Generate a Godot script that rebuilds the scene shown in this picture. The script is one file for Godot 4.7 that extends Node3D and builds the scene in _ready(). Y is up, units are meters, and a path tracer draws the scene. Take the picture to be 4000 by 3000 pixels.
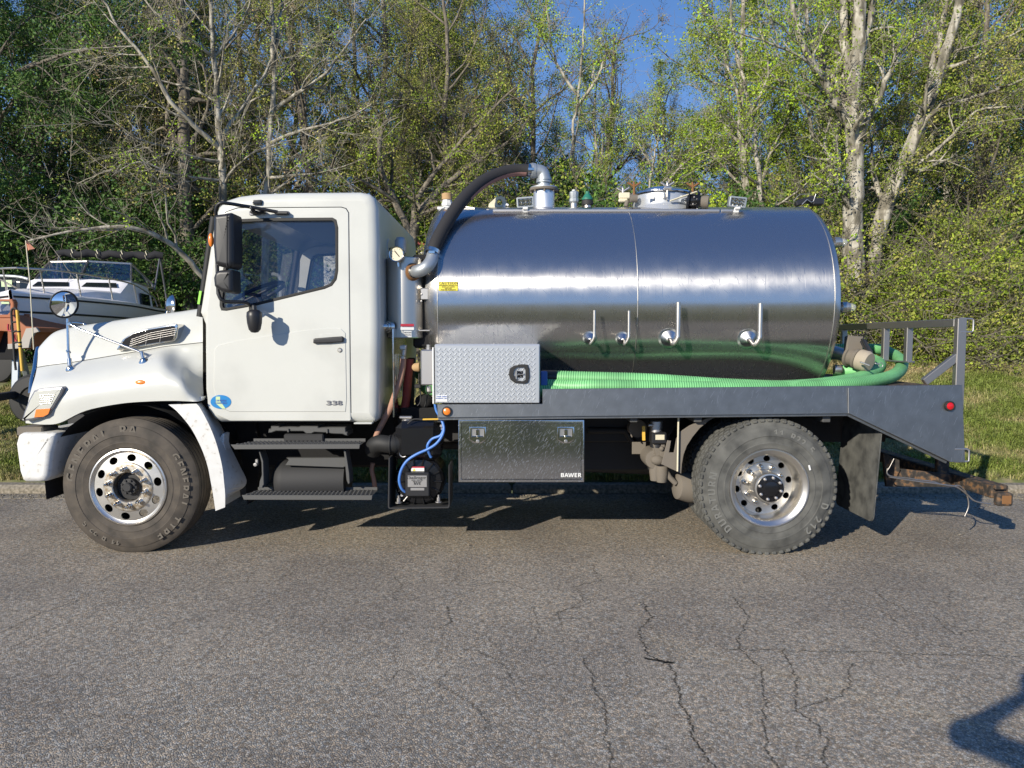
extends Node3D

var rng := RandomNumberGenerator.new()
var M := {}
var origin := Vector3.ZERO
const ZC := -1.22

class MB:
	var P := PackedVector3Array()
	var N := PackedVector3Array()
	var U := PackedVector2Array()
	var C := PackedColorArray()
	var xf := Transform3D.IDENTITY
	var col := Color.WHITE
	var tinted := false

	func tri(a: Vector3, b: Vector3, c: Vector3, ua := Vector2.ZERO, ub := Vector2.ZERO, uc := Vector2.ZERO) -> void:
		P.append(xf * a); P.append(xf * b); P.append(xf * c)
		N.append(Vector3.ZERO); N.append(Vector3.ZERO); N.append(Vector3.ZERO)
		U.append(ua); U.append(ub); U.append(uc)
		if tinted:
			C.append(col); C.append(col); C.append(col)

	func quad(a: Vector3, b: Vector3, c: Vector3, d: Vector3, uv := Rect2(0, 0, 1, 1)) -> void:
		var e := uv.end
		tri(a, b, c, uv.position, Vector2(e.x, uv.position.y), e)
		tri(a, c, d, uv.position, e, Vector2(uv.position.x, e.y))

	func out_tri(a: Vector3, b: Vector3, c: Vector3, o: Vector3) -> void:
		if (c - a).cross(b - a).dot((a + b + c) / 3.0 - o) < 0.0:
			tri(a, c, b)
		else:
			tri(a, b, c)

	func out_quad(a: Vector3, b: Vector3, c: Vector3, d: Vector3, o: Vector3) -> void:
		out_tri(a, b, c, o)
		out_tri(a, c, d, o)

	func box(c: Vector3, s: Vector3, bev := 0.004) -> void:
		var h := s * 0.5
		var b: float = minf(bev, minf(h.x, minf(h.y, h.z)) * 0.9)
		var at := func(sx: float, sy: float, sz: float, k: int) -> Vector3:
			var q := Vector3(sx * (h.x - b), sy * (h.y - b), sz * (h.z - b))
			q[k] = Vector3(sx, sy, sz)[k] * h[k]
			return c + q
		for k in 3:
			var i := (k + 1) % 3
			var j := (k + 2) % 3
			for s0 in [-1.0, 1.0]:
				var qs := []
				for t in [[-1.0, -1.0], [1.0, -1.0], [1.0, 1.0], [-1.0, 1.0]]:
					var sg := Vector3.ZERO
					sg[k] = s0; sg[i] = t[0]; sg[j] = t[1]
					qs.append(at.call(sg.x, sg.y, sg.z, k))
				out_quad(qs[0], qs[1], qs[2], qs[3], c)
				for s1 in [-1.0, 1.0]:
					var ea := Vector3.ZERO
					ea[i] = s0; ea[j] = s1; ea[k] = -1.0
					var eb := ea
					eb[k] = 1.0
					out_quad(at.call(ea.x, ea.y, ea.z, i), at.call(eb.x, eb.y, eb.z, i), at.call(eb.x, eb.y, eb.z, j), at.call(ea.x, ea.y, ea.z, j), c)
		for sx in [-1.0, 1.0]:
			for sy in [-1.0, 1.0]:
				for sz in [-1.0, 1.0]:
					out_tri(at.call(sx, sy, sz, 0), at.call(sx, sy, sz, 1), at.call(sx, sy, sz, 2), c)

	func beam(a: Vector3, b: Vector3, w: float, h: float, bev := 0.003, up := Vector3.UP) -> void:
		var d := b - a
		var keep := xf
		var y := d.normalized()
		if absf(y.dot(up)) > 0.98:
			up = Vector3(0, 0, 1)
		var x := up.cross(y).normalized()
		var z := x.cross(y)
		xf = keep * Transform3D(Basis(x, y, z), (a + b) * 0.5)
		box(Vector3.ZERO, Vector3(w, d.length(), h), bev)
		xf = keep

	func tube(path: Array, radius, sides := 8, capped := true, a0 := 0.0, a1 := TAU, colors: Array = []) -> void:
		var n := path.size()
		var t := (path[1] - path[0]) as Vector3
		t = t.normalized()
		var u := t.cross(Vector3.UP if absf(t.y) < 0.9 else Vector3.RIGHT).normalized()
		var rings := []
		var norms := []
		var lens := PackedFloat32Array()
		var l := 0.0
		for i in n:
			var t2: Vector3 = (path[mini(i + 1, n - 1)] - path[maxi(i - 1, 0)]).normalized()
			if t2 == Vector3.ZERO:
				t2 = t
			u = (u - t2 * u.dot(t2)).normalized()
			var w := t2.cross(u)
			t = t2
			if i > 0:
				l += (path[i] - path[i - 1]).length()
			lens.append(l)
			var r: float = radius[i] if radius is Array or radius is PackedFloat32Array else radius
			var ring := PackedVector3Array()
			var nr := PackedVector3Array()
			for k in sides + 1:
				var a := a0 + (a1 - a0) * k / sides
				var d := u * cos(a) + w * sin(a)
				ring.append(xf * (path[i] + d * r))
				nr.append(xf.basis * d)
			rings.append(ring)
			norms.append(nr)
		for i in n - 1:
			var A: PackedVector3Array = rings[i]
			var B: PackedVector3Array = rings[i + 1]
			var NA: PackedVector3Array = norms[i]
			var NB: PackedVector3Array = norms[i + 1]
			for k in sides:
				P.append(A[k]); P.append(B[k + 1]); P.append(A[k + 1])
				P.append(A[k]); P.append(B[k]); P.append(B[k + 1])
				N.append(NA[k]); N.append(NB[k + 1]); N.append(NA[k + 1])
				N.append(NA[k]); N.append(NB[k]); N.append(NB[k + 1])
				var k0 := float(k) / sides
				var k1 := float(k + 1) / sides
				U.append(Vector2(k0, lens[i])); U.append(Vector2(k1, lens[i + 1])); U.append(Vector2(k1, lens[i]))
				U.append(Vector2(k0, lens[i])); U.append(Vector2(k0, lens[i + 1])); U.append(Vector2(k1, lens[i + 1]))
				if tinted:
					var c0: Color = colors[i] if colors.size() else col
					var c1: Color = colors[i + 1] if colors.size() else col
					C.append(c0); C.append(c1); C.append(c0); C.append(c0); C.append(c1); C.append(c1)
		if capped:
			for e in [0, n - 1]:
				var R: PackedVector3Array = rings[e]
				var c: Vector3 = xf * path[e]
				var keep := xf
				xf = Transform3D.IDENTITY
				for k in sides:
					if e == 0:
						tri(c, R[k], R[k + 1])
					else:
						tri(c, R[k + 1], R[k])
				xf = keep

	# profile points are (radius, height along local +Y)
	func lathe(prof: Array, segs := 32, t := Transform3D.IDENTITY, a0 := 0.0, a1 := TAU) -> void:
		var keep := xf
		xf = keep * t
		var l := 0.0
		for i in prof.size() - 1:
			var p: Vector2 = prof[i]
			var q: Vector2 = prof[i + 1]
			var l2 := l + p.distance_to(q)
			for k in segs:
				var a := a0 + (a1 - a0) * k / segs
				var b := a0 + (a1 - a0) * (k + 1) / segs
				var pa := Vector3(p.x * cos(a), p.y, p.x * sin(a))
				var pb := Vector3(p.x * cos(b), p.y, p.x * sin(b))
				var qa := Vector3(q.x * cos(a), q.y, q.x * sin(a))
				var qb := Vector3(q.x * cos(b), q.y, q.x * sin(b))
				var u0 := float(k) / segs
				var u1 := float(k + 1) / segs
				if p.x > 1e-5:
					tri(pa, pb, qb, Vector2(u0, l), Vector2(u1, l), Vector2(u1, l2))
				if q.x > 1e-5:
					tri(pa, qb, qa, Vector2(u0, l), Vector2(u1, l2), Vector2(u0, l2))
			l = l2
		xf = keep

	# a solid from a closed outline in XY, from z0 (back) to z1 (front), edges rounded by bev
	func extrude(poly: Array, z0: float, z1: float, bev := 0.0, holes: Array = [], steps := 1, back := true) -> void:
		var pl := ring(poly)
		var front := z1
		var loops := [[pl, z1]]
		if bev > 0.0:
			loops = []
			for k in steps + 1:
				var a := PI * 0.5 * k / steps
				loops.append([inset(pl, bev * (1.0 - sin(a))), z1 - bev * (1.0 - cos(a))])
		var cap: PackedVector2Array = loops[0][0]
		var m := (z0 + z1) * 0.5
		for piece in slabs(cap, holes):
			var ix := Geometry2D.triangulate_polygon(piece)
			if ix.is_empty():
				# a fan from the middle where an inset outline folds on itself
				var mid := Vector2.ZERO
				for q in piece:
					mid += q / piece.size()
				for k in piece.size():
					flat(mid, piece[k], piece[(k + 1) % piece.size()], front, 1.0)
			for k in range(0, ix.size(), 3):
				flat(piece[ix[k]], piece[ix[k + 1]], piece[ix[k + 2]], front, 1.0)
				if back:
					flat(piece[ix[k]], piece[ix[k + 1]], piece[ix[k + 2]], z0, -1.0)
		loops.append([loops[-1][0], z0])
		for k in loops.size() - 1:
			var A: PackedVector2Array = loops[k][0]
			var B: PackedVector2Array = loops[k + 1][0]
			for i in A.size():
				var j := (i + 1) % A.size()
				quad(v3(A[i], loops[k][1]), v3(A[j], loops[k][1]), v3(B[j], loops[k + 1][1]), v3(B[i], loops[k + 1][1]))
		for h in holes:
			var hp := ring(h)
			for i in hp.size():
				var j := (i + 1) % hp.size()
				quad(v3(hp[j], z1), v3(hp[i], z1), v3(hp[i], z0), v3(hp[j], z0))

	func v3(a: Vector2, z: float) -> Vector3:
		return Vector3(a.x, a.y, z)

	func flat(a: Vector2, b: Vector2, c: Vector2, z: float, s: float) -> void:
		var turn := (b - a).cross(c - a)
		if turn * s > 0.0:
			tri(v3(a, z), v3(c, z), v3(b, z), a, c, b)
		else:
			tri(v3(a, z), v3(b, z), v3(c, z), a, b, c)

	static func ring(poly: Array) -> PackedVector2Array:
		var r := PackedVector2Array(poly)
		if Geometry2D.is_polygon_clockwise(r):
			r.reverse()
		return r

	static func inset(poly: PackedVector2Array, d: float) -> PackedVector2Array:
		var o := PackedVector2Array()
		var n := poly.size()
		for i in n:
			var e0 := (poly[i] - poly[(i + n - 1) % n]).normalized()
			var e1 := (poly[(i + 1) % n] - poly[i]).normalized()
			var n0 := Vector2(-e0.y, e0.x)
			var n1 := Vector2(-e1.y, e1.x)
			if Geometry2D.is_polygon_clockwise(poly):
				n0 = -n0; n1 = -n1
			var b := (n0 + n1)
			if b.length() < 0.01:
				b = n0
			b = b.normalized()
			o.append(poly[i] + b * (d / maxf(0.4, b.dot(n1))))
		return o

	static func slabs(outer: PackedVector2Array, holes: Array) -> Array:
		if holes.is_empty():
			return [outer]
		var xs := []
		for h in holes:
			var s := 0.0
			for q in h:
				s += q.x
			xs.append(s / h.size())
		xs.sort()
		var edges := [-1e3]
		for x in xs:
			if x - edges[-1] > 1e-3:
				edges.append(x)
		edges.append(1e3)
		var out := []
		for k in edges.size() - 1:
			var box := PackedVector2Array([Vector2(edges[k], -1e3), Vector2(edges[k + 1], -1e3), Vector2(edges[k + 1], 1e3), Vector2(edges[k], 1e3)])
			var some: Array = Geometry2D.intersect_polygons(outer, box)
			for h in holes:
				var next := []
				for s in some:
					next.append_array(Geometry2D.clip_polygons(s, PackedVector2Array(h)))
				some = next
			for s in some:
				if not Geometry2D.is_polygon_clockwise(s):
					out.append(s)
		return out

	# a skin through rows of points
	func loft(rows: Array, close_rows := false, close_across := false) -> void:
		var n := rows.size()
		for i in (n if close_rows else n - 1):
			var A = rows[i]
			var B = rows[(i + 1) % n]
			var m: int = A.size()
			for k in (m if close_across else m - 1):
				var k2 := (k + 1) % m
				quad(A[k], A[k2], B[k2], B[k], Rect2(float(k) / m, float(i) / n, 1.0 / m, 1.0 / n))

	func sphere(c: Vector3, r: Vector3, segs := 16, t0 := -PI / 2, t1 := PI / 2) -> void:
		var pr := []
		var n := maxi(4, segs / 2)
		for i in n + 1:
			var a := t0 + (t1 - t0) * i / n
			pr.append(Vector2(cos(a), sin(a)))
		lathe(pr, segs, Transform3D(Basis.from_scale(r), c))

	func add_mesh(m: Mesh, t: Transform3D) -> void:
		var s := m.surface_get_arrays(0)
		var v: PackedVector3Array = s[Mesh.ARRAY_VERTEX]
		var ix = s[Mesh.ARRAY_INDEX]
		if ix == null:
			ix = PackedInt32Array(range(v.size()))
		for k in range(0, ix.size(), 3):
			tri(t * v[ix[k]], t * v[ix[k + 1]], t * v[ix[k + 2]])

	func mirrored(z: float) -> void:
		var n := P.size()
		for i in range(0, n, 3):
			for k in [0, 2, 1]:
				var q := P[i + k]
				P.append(Vector3(q.x, q.y, 2.0 * z - q.z))
				var nn := N[i + k]
				N.append(Vector3(nn.x, nn.y, -nn.z))
				U.append(U[i + k])
				if tinted:
					C.append(C[i + k])

	func done(off := Vector3.ZERO, crease := 35.0) -> ArrayMesh:
		var todo := {}
		var cosc := cos(deg_to_rad(crease))
		var fn := PackedVector3Array()
		for i in range(0, P.size(), 3):
			var f := (P[i + 2] - P[i]).cross(P[i + 1] - P[i])
			fn.append(f)
			if N[i] == Vector3.ZERO:
				for k in 3:
					var key := Vector3i((P[i + k] * 4000.0).round())
					if todo.has(key):
						todo[key].append(i / 3)
					else:
						todo[key] = [i / 3]
		for i in range(0, P.size(), 3):
			if N[i] != Vector3.ZERO:
				continue
			var f := fn[i / 3]
			var fl := f.normalized()
			for k in 3:
				var s := f
				var list: Array = todo[Vector3i((P[i + k] * 4000.0).round())]
				if list.size() < 400:
					s = Vector3.ZERO
					for j in list:
						var g := fn[j]
						if g.normalized().dot(fl) >= cosc:
							s += g
				N[i + k] = s.normalized() if s.length_squared() > 1e-24 else Vector3.UP
		if off != Vector3.ZERO:
			for i in P.size():
				P[i] -= off
		var a := []
		a.resize(Mesh.ARRAY_MAX)
		a[Mesh.ARRAY_VERTEX] = P
		a[Mesh.ARRAY_NORMAL] = N
		a[Mesh.ARRAY_TEX_UV] = U
		if tinted:
			a[Mesh.ARRAY_COLOR] = C
		var m := ArrayMesh.new()
		m.add_surface_from_arrays(Mesh.PRIMITIVE_TRIANGLES, a)
		return m


func mb(tint := false) -> MB:
	var b := MB.new()
	b.tinted = tint
	return b


func part(called: String, b: MB, m: Material, parent: Node, label := "", crease := 35.0) -> MeshInstance3D:
	var o := MeshInstance3D.new()
	o.name = called
	o.mesh = b.done(origin, crease)
	o.material_override = m
	parent.add_child(o, true)
	if label:
		o.set_meta("label", label)
	return o


func tag(o: Node, label: String, category: String, group := "") -> Node:
	o.set_meta("label", label)
	if category:
		o.set_meta("category", category)
	if group:
		o.set_meta("group", group)
	return o


# a thing made of parts; shapes that follow are given in metres of the whole place when keep_world is on
func thing(called: String, label: String, category: String, at: Vector3, turn := 0.0, group := "", keep_world := true) -> Node3D:
	var o := Node3D.new()
	o.name = called
	o.position = at
	o.rotation.y = turn
	add_child(o, true)
	tag(o, label, category, group)
	origin = at if keep_world else Vector3.ZERO
	return o


func struct(called: String, b: MB, m: Material, crease := 35.0) -> MeshInstance3D:
	origin = Vector3.ZERO
	var o := part(called, b, m, self, "", crease)
	o.set_meta("kind", "structure")
	return o


func lin(r: float, g: float, b: float) -> Color:
	return Color(r, g, b).linear_to_srgb()


func mat(called: String, c: Color, rough := 0.6, metal := 0.0, more := {}) -> StandardMaterial3D:
	var m := StandardMaterial3D.new()
	m.resource_name = called
	m.albedo_color = c
	m.roughness = rough
	m.metallic = metal
	for k in more:
		m.set(k, more[k])
	M[called] = m
	return m


func basis_y(d: Vector3) -> Basis:
	var y := d.normalized()
	var x := y.cross(Vector3(0, 0, 1) if absf(y.z) < 0.9 else Vector3.RIGHT).normalized()
	return Basis(x, y, x.cross(y))


func at_y(p: Vector3, d: Vector3) -> Transform3D:
	return Transform3D(basis_y(d), p)


# a smooth path through points
func smooth(pts: Array, per := 6) -> Array:
	var out := []
	var n := pts.size()
	for i in n - 1:
		var a = pts[maxi(i - 1, 0)]
		var b = pts[i]
		var c = pts[i + 1]
		var d = pts[mini(i + 2, n - 1)]
		for k in per:
			out.append(b.cubic_interpolate(c, a, d, float(k) / per))
	out.append(pts[n - 1])
	return out


func disc(c: Vector3, r: float, n := 24) -> Array:
	var o := []
	for k in n:
		o.append(Vector2(c.x + r * cos(TAU * k / n), c.y + r * sin(TAU * k / n)))
	return o


func round_rect(c: Vector2, s: Vector2, r: float, n := 4) -> Array:
	var o := []
	for q in [[1, 1, 0.0], [-1, 1, 0.5], [-1, -1, 1.0], [1, -1, 1.5]]:
		for k in n + 1:
			var a: float = PI * (q[2] + 0.5 * k / n)
			o.append(c + Vector2(q[0] * (s.x * 0.5 - r), q[1] * (s.y * 0.5 - r)) + Vector2(cos(a), sin(a)) * r)
	return o


var fonts := {}

func glyphs(t: String, size: float, depth := 0.002, face := "Droid Sans", weight := 400) -> TextMesh:
	var key := face + str(weight)
	if not fonts.has(key):
		var f := SystemFont.new()
		f.font_names = PackedStringArray([face])
		f.font_weight = weight
		fonts[key] = f
	var m := TextMesh.new()
	m.font = fonts[key]
	m.text = t
	m.font_size = 32
	m.pixel_size = size / 32.0
	m.depth = depth
	m.curve_step = 2.0
	return m


# words laid on a plane: at is the middle, b the axes (x along the words, z out of the plane)
func words(b: MB, t: String, at: Vector3, size: float, bas := Basis.IDENTITY, face := "Droid Sans", weight := 700, depth := 0.0015) -> void:
	b.add_mesh(glyphs(t, size, depth, face, weight), Transform3D(bas, at))


# words round a wheel: a is the angle of the first letter (clockwise from the top, in degrees)
func arc_words(b: MB, t: String, c: Vector3, r: float, a: float, step: float, size: float, depth := 0.004, face := "Droid Sans") -> void:
	for k in t.length():
		if t[k] != " ":
			var th := -deg_to_rad(a + step * k)
			var bas := Basis(Vector3(0, 0, 1), th)
			b.add_mesh(glyphs(t[k], size, depth, face, 700), Transform3D(bas, c + bas * Vector3(0, r, 0)))


func noise(seed_: int, freq: float, kind := FastNoiseLite.TYPE_SIMPLEX_SMOOTH, oct := 4) -> FastNoiseLite:
	var n := FastNoiseLite.new()
	n.seed = seed_
	n.frequency = freq
	n.noise_type = kind
	n.fractal_octaves = oct
	if oct <= 1:
		n.fractal_type = FastNoiseLite.FRACTAL_NONE
	return n


# a seamless picture of a noise, its grey turned into colours (stops: [at, colour, ...])
func painted(n: FastNoiseLite, w: int, h: int, stops: Array, seamless := true) -> Image:
	var im := n.get_seamless_image(w, h) if seamless else n.get_image(w, h)
	var g := Gradient.new()
	var off := PackedFloat32Array()
	var cs := PackedColorArray()
	for k in range(0, stops.size(), 2):
		off.append(stops[k])
		cs.append(stops[k + 1])
	g.offsets = off
	g.colors = cs
	var lut := []
	for k in 256:
		var c := g.sample(k / 255.0)
		lut.append([c.r8, c.g8, c.b8])
	im.convert(Image.FORMAT_L8)
	var src := im.get_data()
	var dst := PackedByteArray()
	dst.resize(src.size() * 3)
	for k in src.size():
		var q: Array = lut[src[k]]
		dst[k * 3] = q[0]
		dst[k * 3 + 1] = q[1]
		dst[k * 3 + 2] = q[2]
	return Image.create_from_data(w, h, false, Image.FORMAT_RGB8, dst)


func tex(im: Image) -> ImageTexture:
	return ImageTexture.create_from_image(im)


func grey(v: float) -> Color:
	return Color(v, v, v)


func _ready() -> void:
	rng.seed = 4711
	# camera
	var cam := Camera3D.new()
	cam.name = "camera"
	cam.fov = 56.84
	cam.far = 400.0
	cam.near = 0.02
	cam.position = Vector3(0, 1.63, 5.27)
	cam.rotation_degrees = Vector3(-3.527, 0, 0)
	add_child(cam)
	cam.current = true
	# sky, exposure
	var sky := ProceduralSkyMaterial.new()
	sky.sky_top_color = lin(0.024, 0.1, 0.32)
	sky.sky_horizon_color = lin(0.27, 0.5, 0.93)
	sky.sky_curve = 0.25
	sky.ground_bottom_color = lin(0.08, 0.09, 0.05)
	sky.ground_horizon_color = lin(0.2, 0.24, 0.2)
	sky.sun_angle_max = 9.0
	sky.sun_curve = 0.12
	var env := Environment.new()
	env.background_mode = Environment.BG_SKY
	env.sky = Sky.new()
	env.sky.sky_material = sky
	env.tonemap_mode = Environment.TONE_MAPPER_LINEAR
	env.tonemap_exposure = 1.29
	env.sdfgi_enabled = true
	env.ssao_enabled = true
	env.ssil_enabled = true
	var we := WorldEnvironment.new()
	we.name = "world_environment"
	we.environment = env
	add_child(we)
	# the sun stands low behind the left shoulder
	var sun := DirectionalLight3D.new()
	sun.name = "sun"
	sun.light_energy = 1.5
	sun.light_color = Color(1.0, 0.965, 0.9)
	sun.light_angular_distance = 0.5
	sun.shadow_enabled = true
	sun.look_at_from_position(Vector3.ZERO, Vector3(0.558, -0.375, -0.74))
	add_child(sun)
	materials()
	build_ground()
	build_woods()
	build_house()
	build_truck()
	build_hose()
	build_yard()
	build_person()


func gy(x: float, z: float) -> float:
	if z > -2.38:
		return 0.0
	var t := clampf((-2.38 - z) / 6.8, 0.0, 1.0)
	var rise := 1.0 + clampf((x + 4.0) / 8.0, 0.0, 1.0) * 0.2
	var s := 0.1 + t * rise + maxf(0.0, (-9.2 - z)) * 0.012
	return s + 0.03 * sin(x * 1.7 + z * 0.9) * t


func stripes(n: int, seed_: int, lo: float, hi: float) -> Image:
	# fine brushed scratches, used for roughness and tone
	var im := Image.create(n, n, false, Image.FORMAT_RGB8)
	im.fill(grey((lo + hi) * 0.5))
	var r := RandomNumberGenerator.new()
	r.seed = seed_
	for k in 2600:
		var v := lerpf(lo, hi, r.randf())
		var x := r.randi_range(0, n - 2)
		var y := r.randi_range(0, n - 60)
		im.fill_rect(Rect2i(x, y, 1, r.randi_range(12, 60)), grey(v))
	return im


func scratches(n: int, seed_: int, count: int, base: float, v: float, slope: float, length: float, from: Image = null, wide := 1) -> Image:
	var im := from
	if im == null:
		im = Image.create(n, n, false, Image.FORMAT_RGB8)
		im.fill(grey(base))
	var r := RandomNumberGenerator.new()
	r.seed = seed_
	for k in count:
		var x := r.randf() * n
		var y := r.randf() * n
		var d := Vector2.from_angle(slope + r.randfn(0.0, 0.22))
		var l := length * (0.3 + r.randf() * 1.4)
		var c := grey(clampf(v + r.randfn(0.0, 0.12), 0.0, 1.0))
		for s in int(l):
			for j in wide:
				im.set_pixel(posmod(int(x + d.x * s) + j, n), posmod(int(y + d.y * s), n), c)
	return im


func tank_wear(n: FastNoiseLite) -> Image:
	# brushed steel: haze in patches, fine wiped streaks, rubbed scratches
	var im := painted(n, 1024, 1024, [0.0, grey(0.78), 0.45, grey(0.86), 0.6, grey(0.9), 1.0, grey(1.0)])
	var r := RandomNumberGenerator.new()
	r.seed = 44
	for k in 500:
		var x := r.randi_range(0, 1020)
		var y := r.randi_range(0, 900)
		im.fill_rect(Rect2i(x, y, r.randi_range(1, 3), r.randi_range(20, 120)), grey(r.randf_range(0.74, 0.98)))
	scratches(1024, 45, 420, 0.5, 1.0, 2.2, 20.0, im)
	scratches(1024, 46, 300, 0.5, 0.66, 2.0, 26.0, im, 2)
	return im


func materials() -> void:
	# asphalt: stones of every grey in a dark binder
	var cells := FastNoiseLite.new()
	cells.noise_type = FastNoiseLite.TYPE_CELLULAR
	cells.seed = 5
	cells.frequency = 0.115
	cells.fractal_type = FastNoiseLite.FRACTAL_NONE
	cells.cellular_return_type = FastNoiseLite.RETURN_CELL_VALUE
	var n := 1024
	var a := cells.get_seamless_image(n, n, false, false, 0.1, false)
	cells.cellular_return_type = FastNoiseLite.RETURN_DISTANCE2_SUB
	var e := cells.get_seamless_image(n, n, false, false, 0.1, true)
	var fine := noise(9, 0.02, FastNoiseLite.TYPE_SIMPLEX, 5).get_seamless_image(n, n)
	a.convert(Image.FORMAT_L8); e.convert(Image.FORMAT_L8); fine.convert(Image.FORMAT_L8)
	var da := a.get_data()
	var de := e.get_data()
	var df := fine.get_data()
	var out := PackedByteArray()
	var hgt := PackedByteArray()
	out.resize(n * n * 3)
	hgt.resize(n * n)
	for k in n * n:
		var stone := minf(1.0, de[k] / 70.0)
		var v := (0.53 + 0.26 * (da[k] / 255.0)) * (0.72 + 0.28 * stone) * (0.9 + 0.2 * df[k] / 255.0)
		var warm := 0.04 * sin(da[k] * 0.37)
		out[k * 3] = int(clampf(v * (1.04 + warm), 0, 1) * 255)
		out[k * 3 + 1] = int(clampf(v * 0.985, 0, 1) * 255)
		out[k * 3 + 2] = int(clampf(v * (0.895 - warm), 0, 1) * 255)
		hgt[k] = int(clampf(stone * (0.6 + 0.4 * da[k] / 255.0), 0, 1) * 255)
	var t_as := tex(Image.create_from_data(n, n, false, Image.FORMAT_RGB8, out))
	var t_ah := tex(Image.create_from_data(n, n, false, Image.FORMAT_L8, hgt))
	mat("asphalt", Color(1, 1, 1), 0.88, 0.0, {"albedo_texture": t_as, "heightmap_enabled": true, "heightmap_texture": t_ah, "heightmap_scale": 0.3, "uv1_scale": Vector3(1, 1, 1), "detail_enabled": true, "detail_blend_mode": BaseMaterial3D.BLEND_MODE_MUL, "detail_uv_layer": BaseMaterial3D.DETAIL_UV_2, "detail_albedo": tex(road_wear()), "texture_repeat": true, "metallic_specular": 0.3})
	# turf under the blades
	var t_gr := tex(painted(noise(3, 0.02, FastNoiseLite.TYPE_SIMPLEX, 6), 512, 512, [0.0, lin(0.07, 0.09, 0.025), 0.45, lin(0.12, 0.14, 0.045), 0.7, lin(0.2, 0.18, 0.09), 1.0, lin(0.28, 0.23, 0.13)]))
	var tri3 := {"uv1_triplanar": true, "uv1_world_triplanar": true}
	mat("turf", Color(1, 1, 1), 0.95, 0.0, {"albedo_texture": t_gr, "uv1_scale": Vector3(0.35, 0.35, 0.35), "uv1_triplanar": true, "uv1_world_triplanar": true})
	var t_co := tex(painted(noise(13, 0.03, FastNoiseLite.TYPE_SIMPLEX, 6), 512, 512, [0.0, lin(0.1, 0.085, 0.06), 0.4, lin(0.2, 0.175, 0.13), 0.75, lin(0.3, 0.26, 0.2), 1.0, lin(0.36, 0.33, 0.28)]))
	mat("concrete", Color(1, 1, 1), 0.92, 0.0, {"albedo_texture": t_co, "uv1_scale": Vector3(1.2, 1.2, 1.2), "uv1_triplanar": true, "uv1_world_triplanar": true})
	# bark
	var bn := noise(21, 0.012, FastNoiseLite.TYPE_SIMPLEX, 5)
	var pale := painted(bn, 256, 256, [0.0, lin(0.06, 0.055, 0.04), 0.36, lin(0.15, 0.135, 0.1), 0.5, lin(0.27, 0.245, 0.195), 0.62, lin(0.5, 0.47, 0.39), 1.0, lin(0.3, 0.265, 0.21)])
	mat("pale_bark", Color(1, 1, 1), 0.9, 0.0, {"albedo_texture": tex(pale), "uv1_triplanar": true, "uv1_world_triplanar": true, "uv1_scale": Vector3(1.5, 0.5, 1.5)})
	var dark := painted(bn, 256, 256, [0.0, lin(0.05, 0.042, 0.032), 0.45, lin(0.15, 0.13, 0.1), 0.7, lin(0.24, 0.21, 0.165), 1.0, lin(0.12, 0.1, 0.08)])
	mat("grey_bark", Color(1, 1, 1), 0.95, 0.0, {"albedo_texture": tex(dark), "uv1_triplanar": true, "uv1_world_triplanar": true, "uv1_scale": Vector3(2.5, 0.6, 2.5)})
	for q in [["leaf", 0.34], ["dead_leaf", 0.3]]:
		mat(q[0], Color(1, 1, 1), 0.6, 0.0, {"vertex_color_use_as_albedo": true, "backlight_enabled": true, "backlight": Color(q[1], q[1], q[1] * 0.35), "metallic_specular": 0.35})
	# paint and metal
	var t_dirt := tex(painted(noise(31, 0.006, FastNoiseLite.TYPE_SIMPLEX, 5), 512, 512, [0.0, grey(0.95), 0.5, grey(0.99), 1.0, grey(1.0)]))
	mat("white_paint", lin(0.565, 0.57, 0.53), 0.32, 0.0, {"clearcoat_enabled": true, "clearcoat": 0.35, "clearcoat_roughness": 0.12, "albedo_texture": t_dirt, "uv1_triplanar": true, "uv1_scale": Vector3(0.5, 0.5, 0.5)})
	var t_chip := tex(painted(noise(33, 0.02, FastNoiseLite.TYPE_SIMPLEX, 6), 512, 512, [0.0, lin(0.3, 0.27, 0.22), 0.13, lin(0.54, 0.52, 0.47), 0.24, lin(0.63, 0.625, 0.6), 1.0, lin(0.68, 0.68, 0.66)]))
	mat("worn_white", Color(1, 1, 1), 0.5, 0.0, {"albedo_texture": t_chip, "uv1_triplanar": true, "uv1_scale": Vector3(1.2, 1.2, 1.2)})
	mat("black_rubber", lin(0.014, 0.014, 0.014), 0.65)
	mat("black_plastic", lin(0.018, 0.018, 0.02), 0.42)
	mat("gloss_black", lin(0.009, 0.009, 0.01), 0.22)
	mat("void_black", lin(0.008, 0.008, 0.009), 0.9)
	mat("dark_frame", lin(0.022, 0.022, 0.023), 0.7)
	mat("chrome", lin(0.72, 0.69, 0.64), 0.12, 1.0)
	mat("mirror", lin(0.88, 0.89, 0.9), 0.015, 1.0)
	mat("zinc", lin(0.5, 0.48, 0.46), 0.42, 0.9)
	var t_sc := tex(scratches(1024, 7, 2500, 0.5, 0.82, 1.9, 26.0, stripes(1024, 3, 0.44, 0.56)))
	var smudge := noise(41, 0.006, FastNoiseLite.TYPE_SIMPLEX, 5)
	mat("tank_steel", lin(0.48, 0.47, 0.46), 0.31, 0.94, {"anisotropy_enabled": true, "anisotropy": 0.92, "roughness_texture": tex(tank_wear(smudge)), "heightmap_enabled": true, "heightmap_texture": t_sc, "heightmap_scale": 0.006, "uv1_scale": Vector3(0.7, 0.7, 0.7)})
	mat("steel", lin(0.58, 0.55, 0.5), 0.36, 0.92)
	mat("brushed_steel", lin(0.6, 0.6, 0.6), 0.34, 1.0, {"anisotropy_enabled": true, "anisotropy": 0.8})
	mat("weld", lin(0.5, 0.48, 0.44), 0.45, 1.0)
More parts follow.
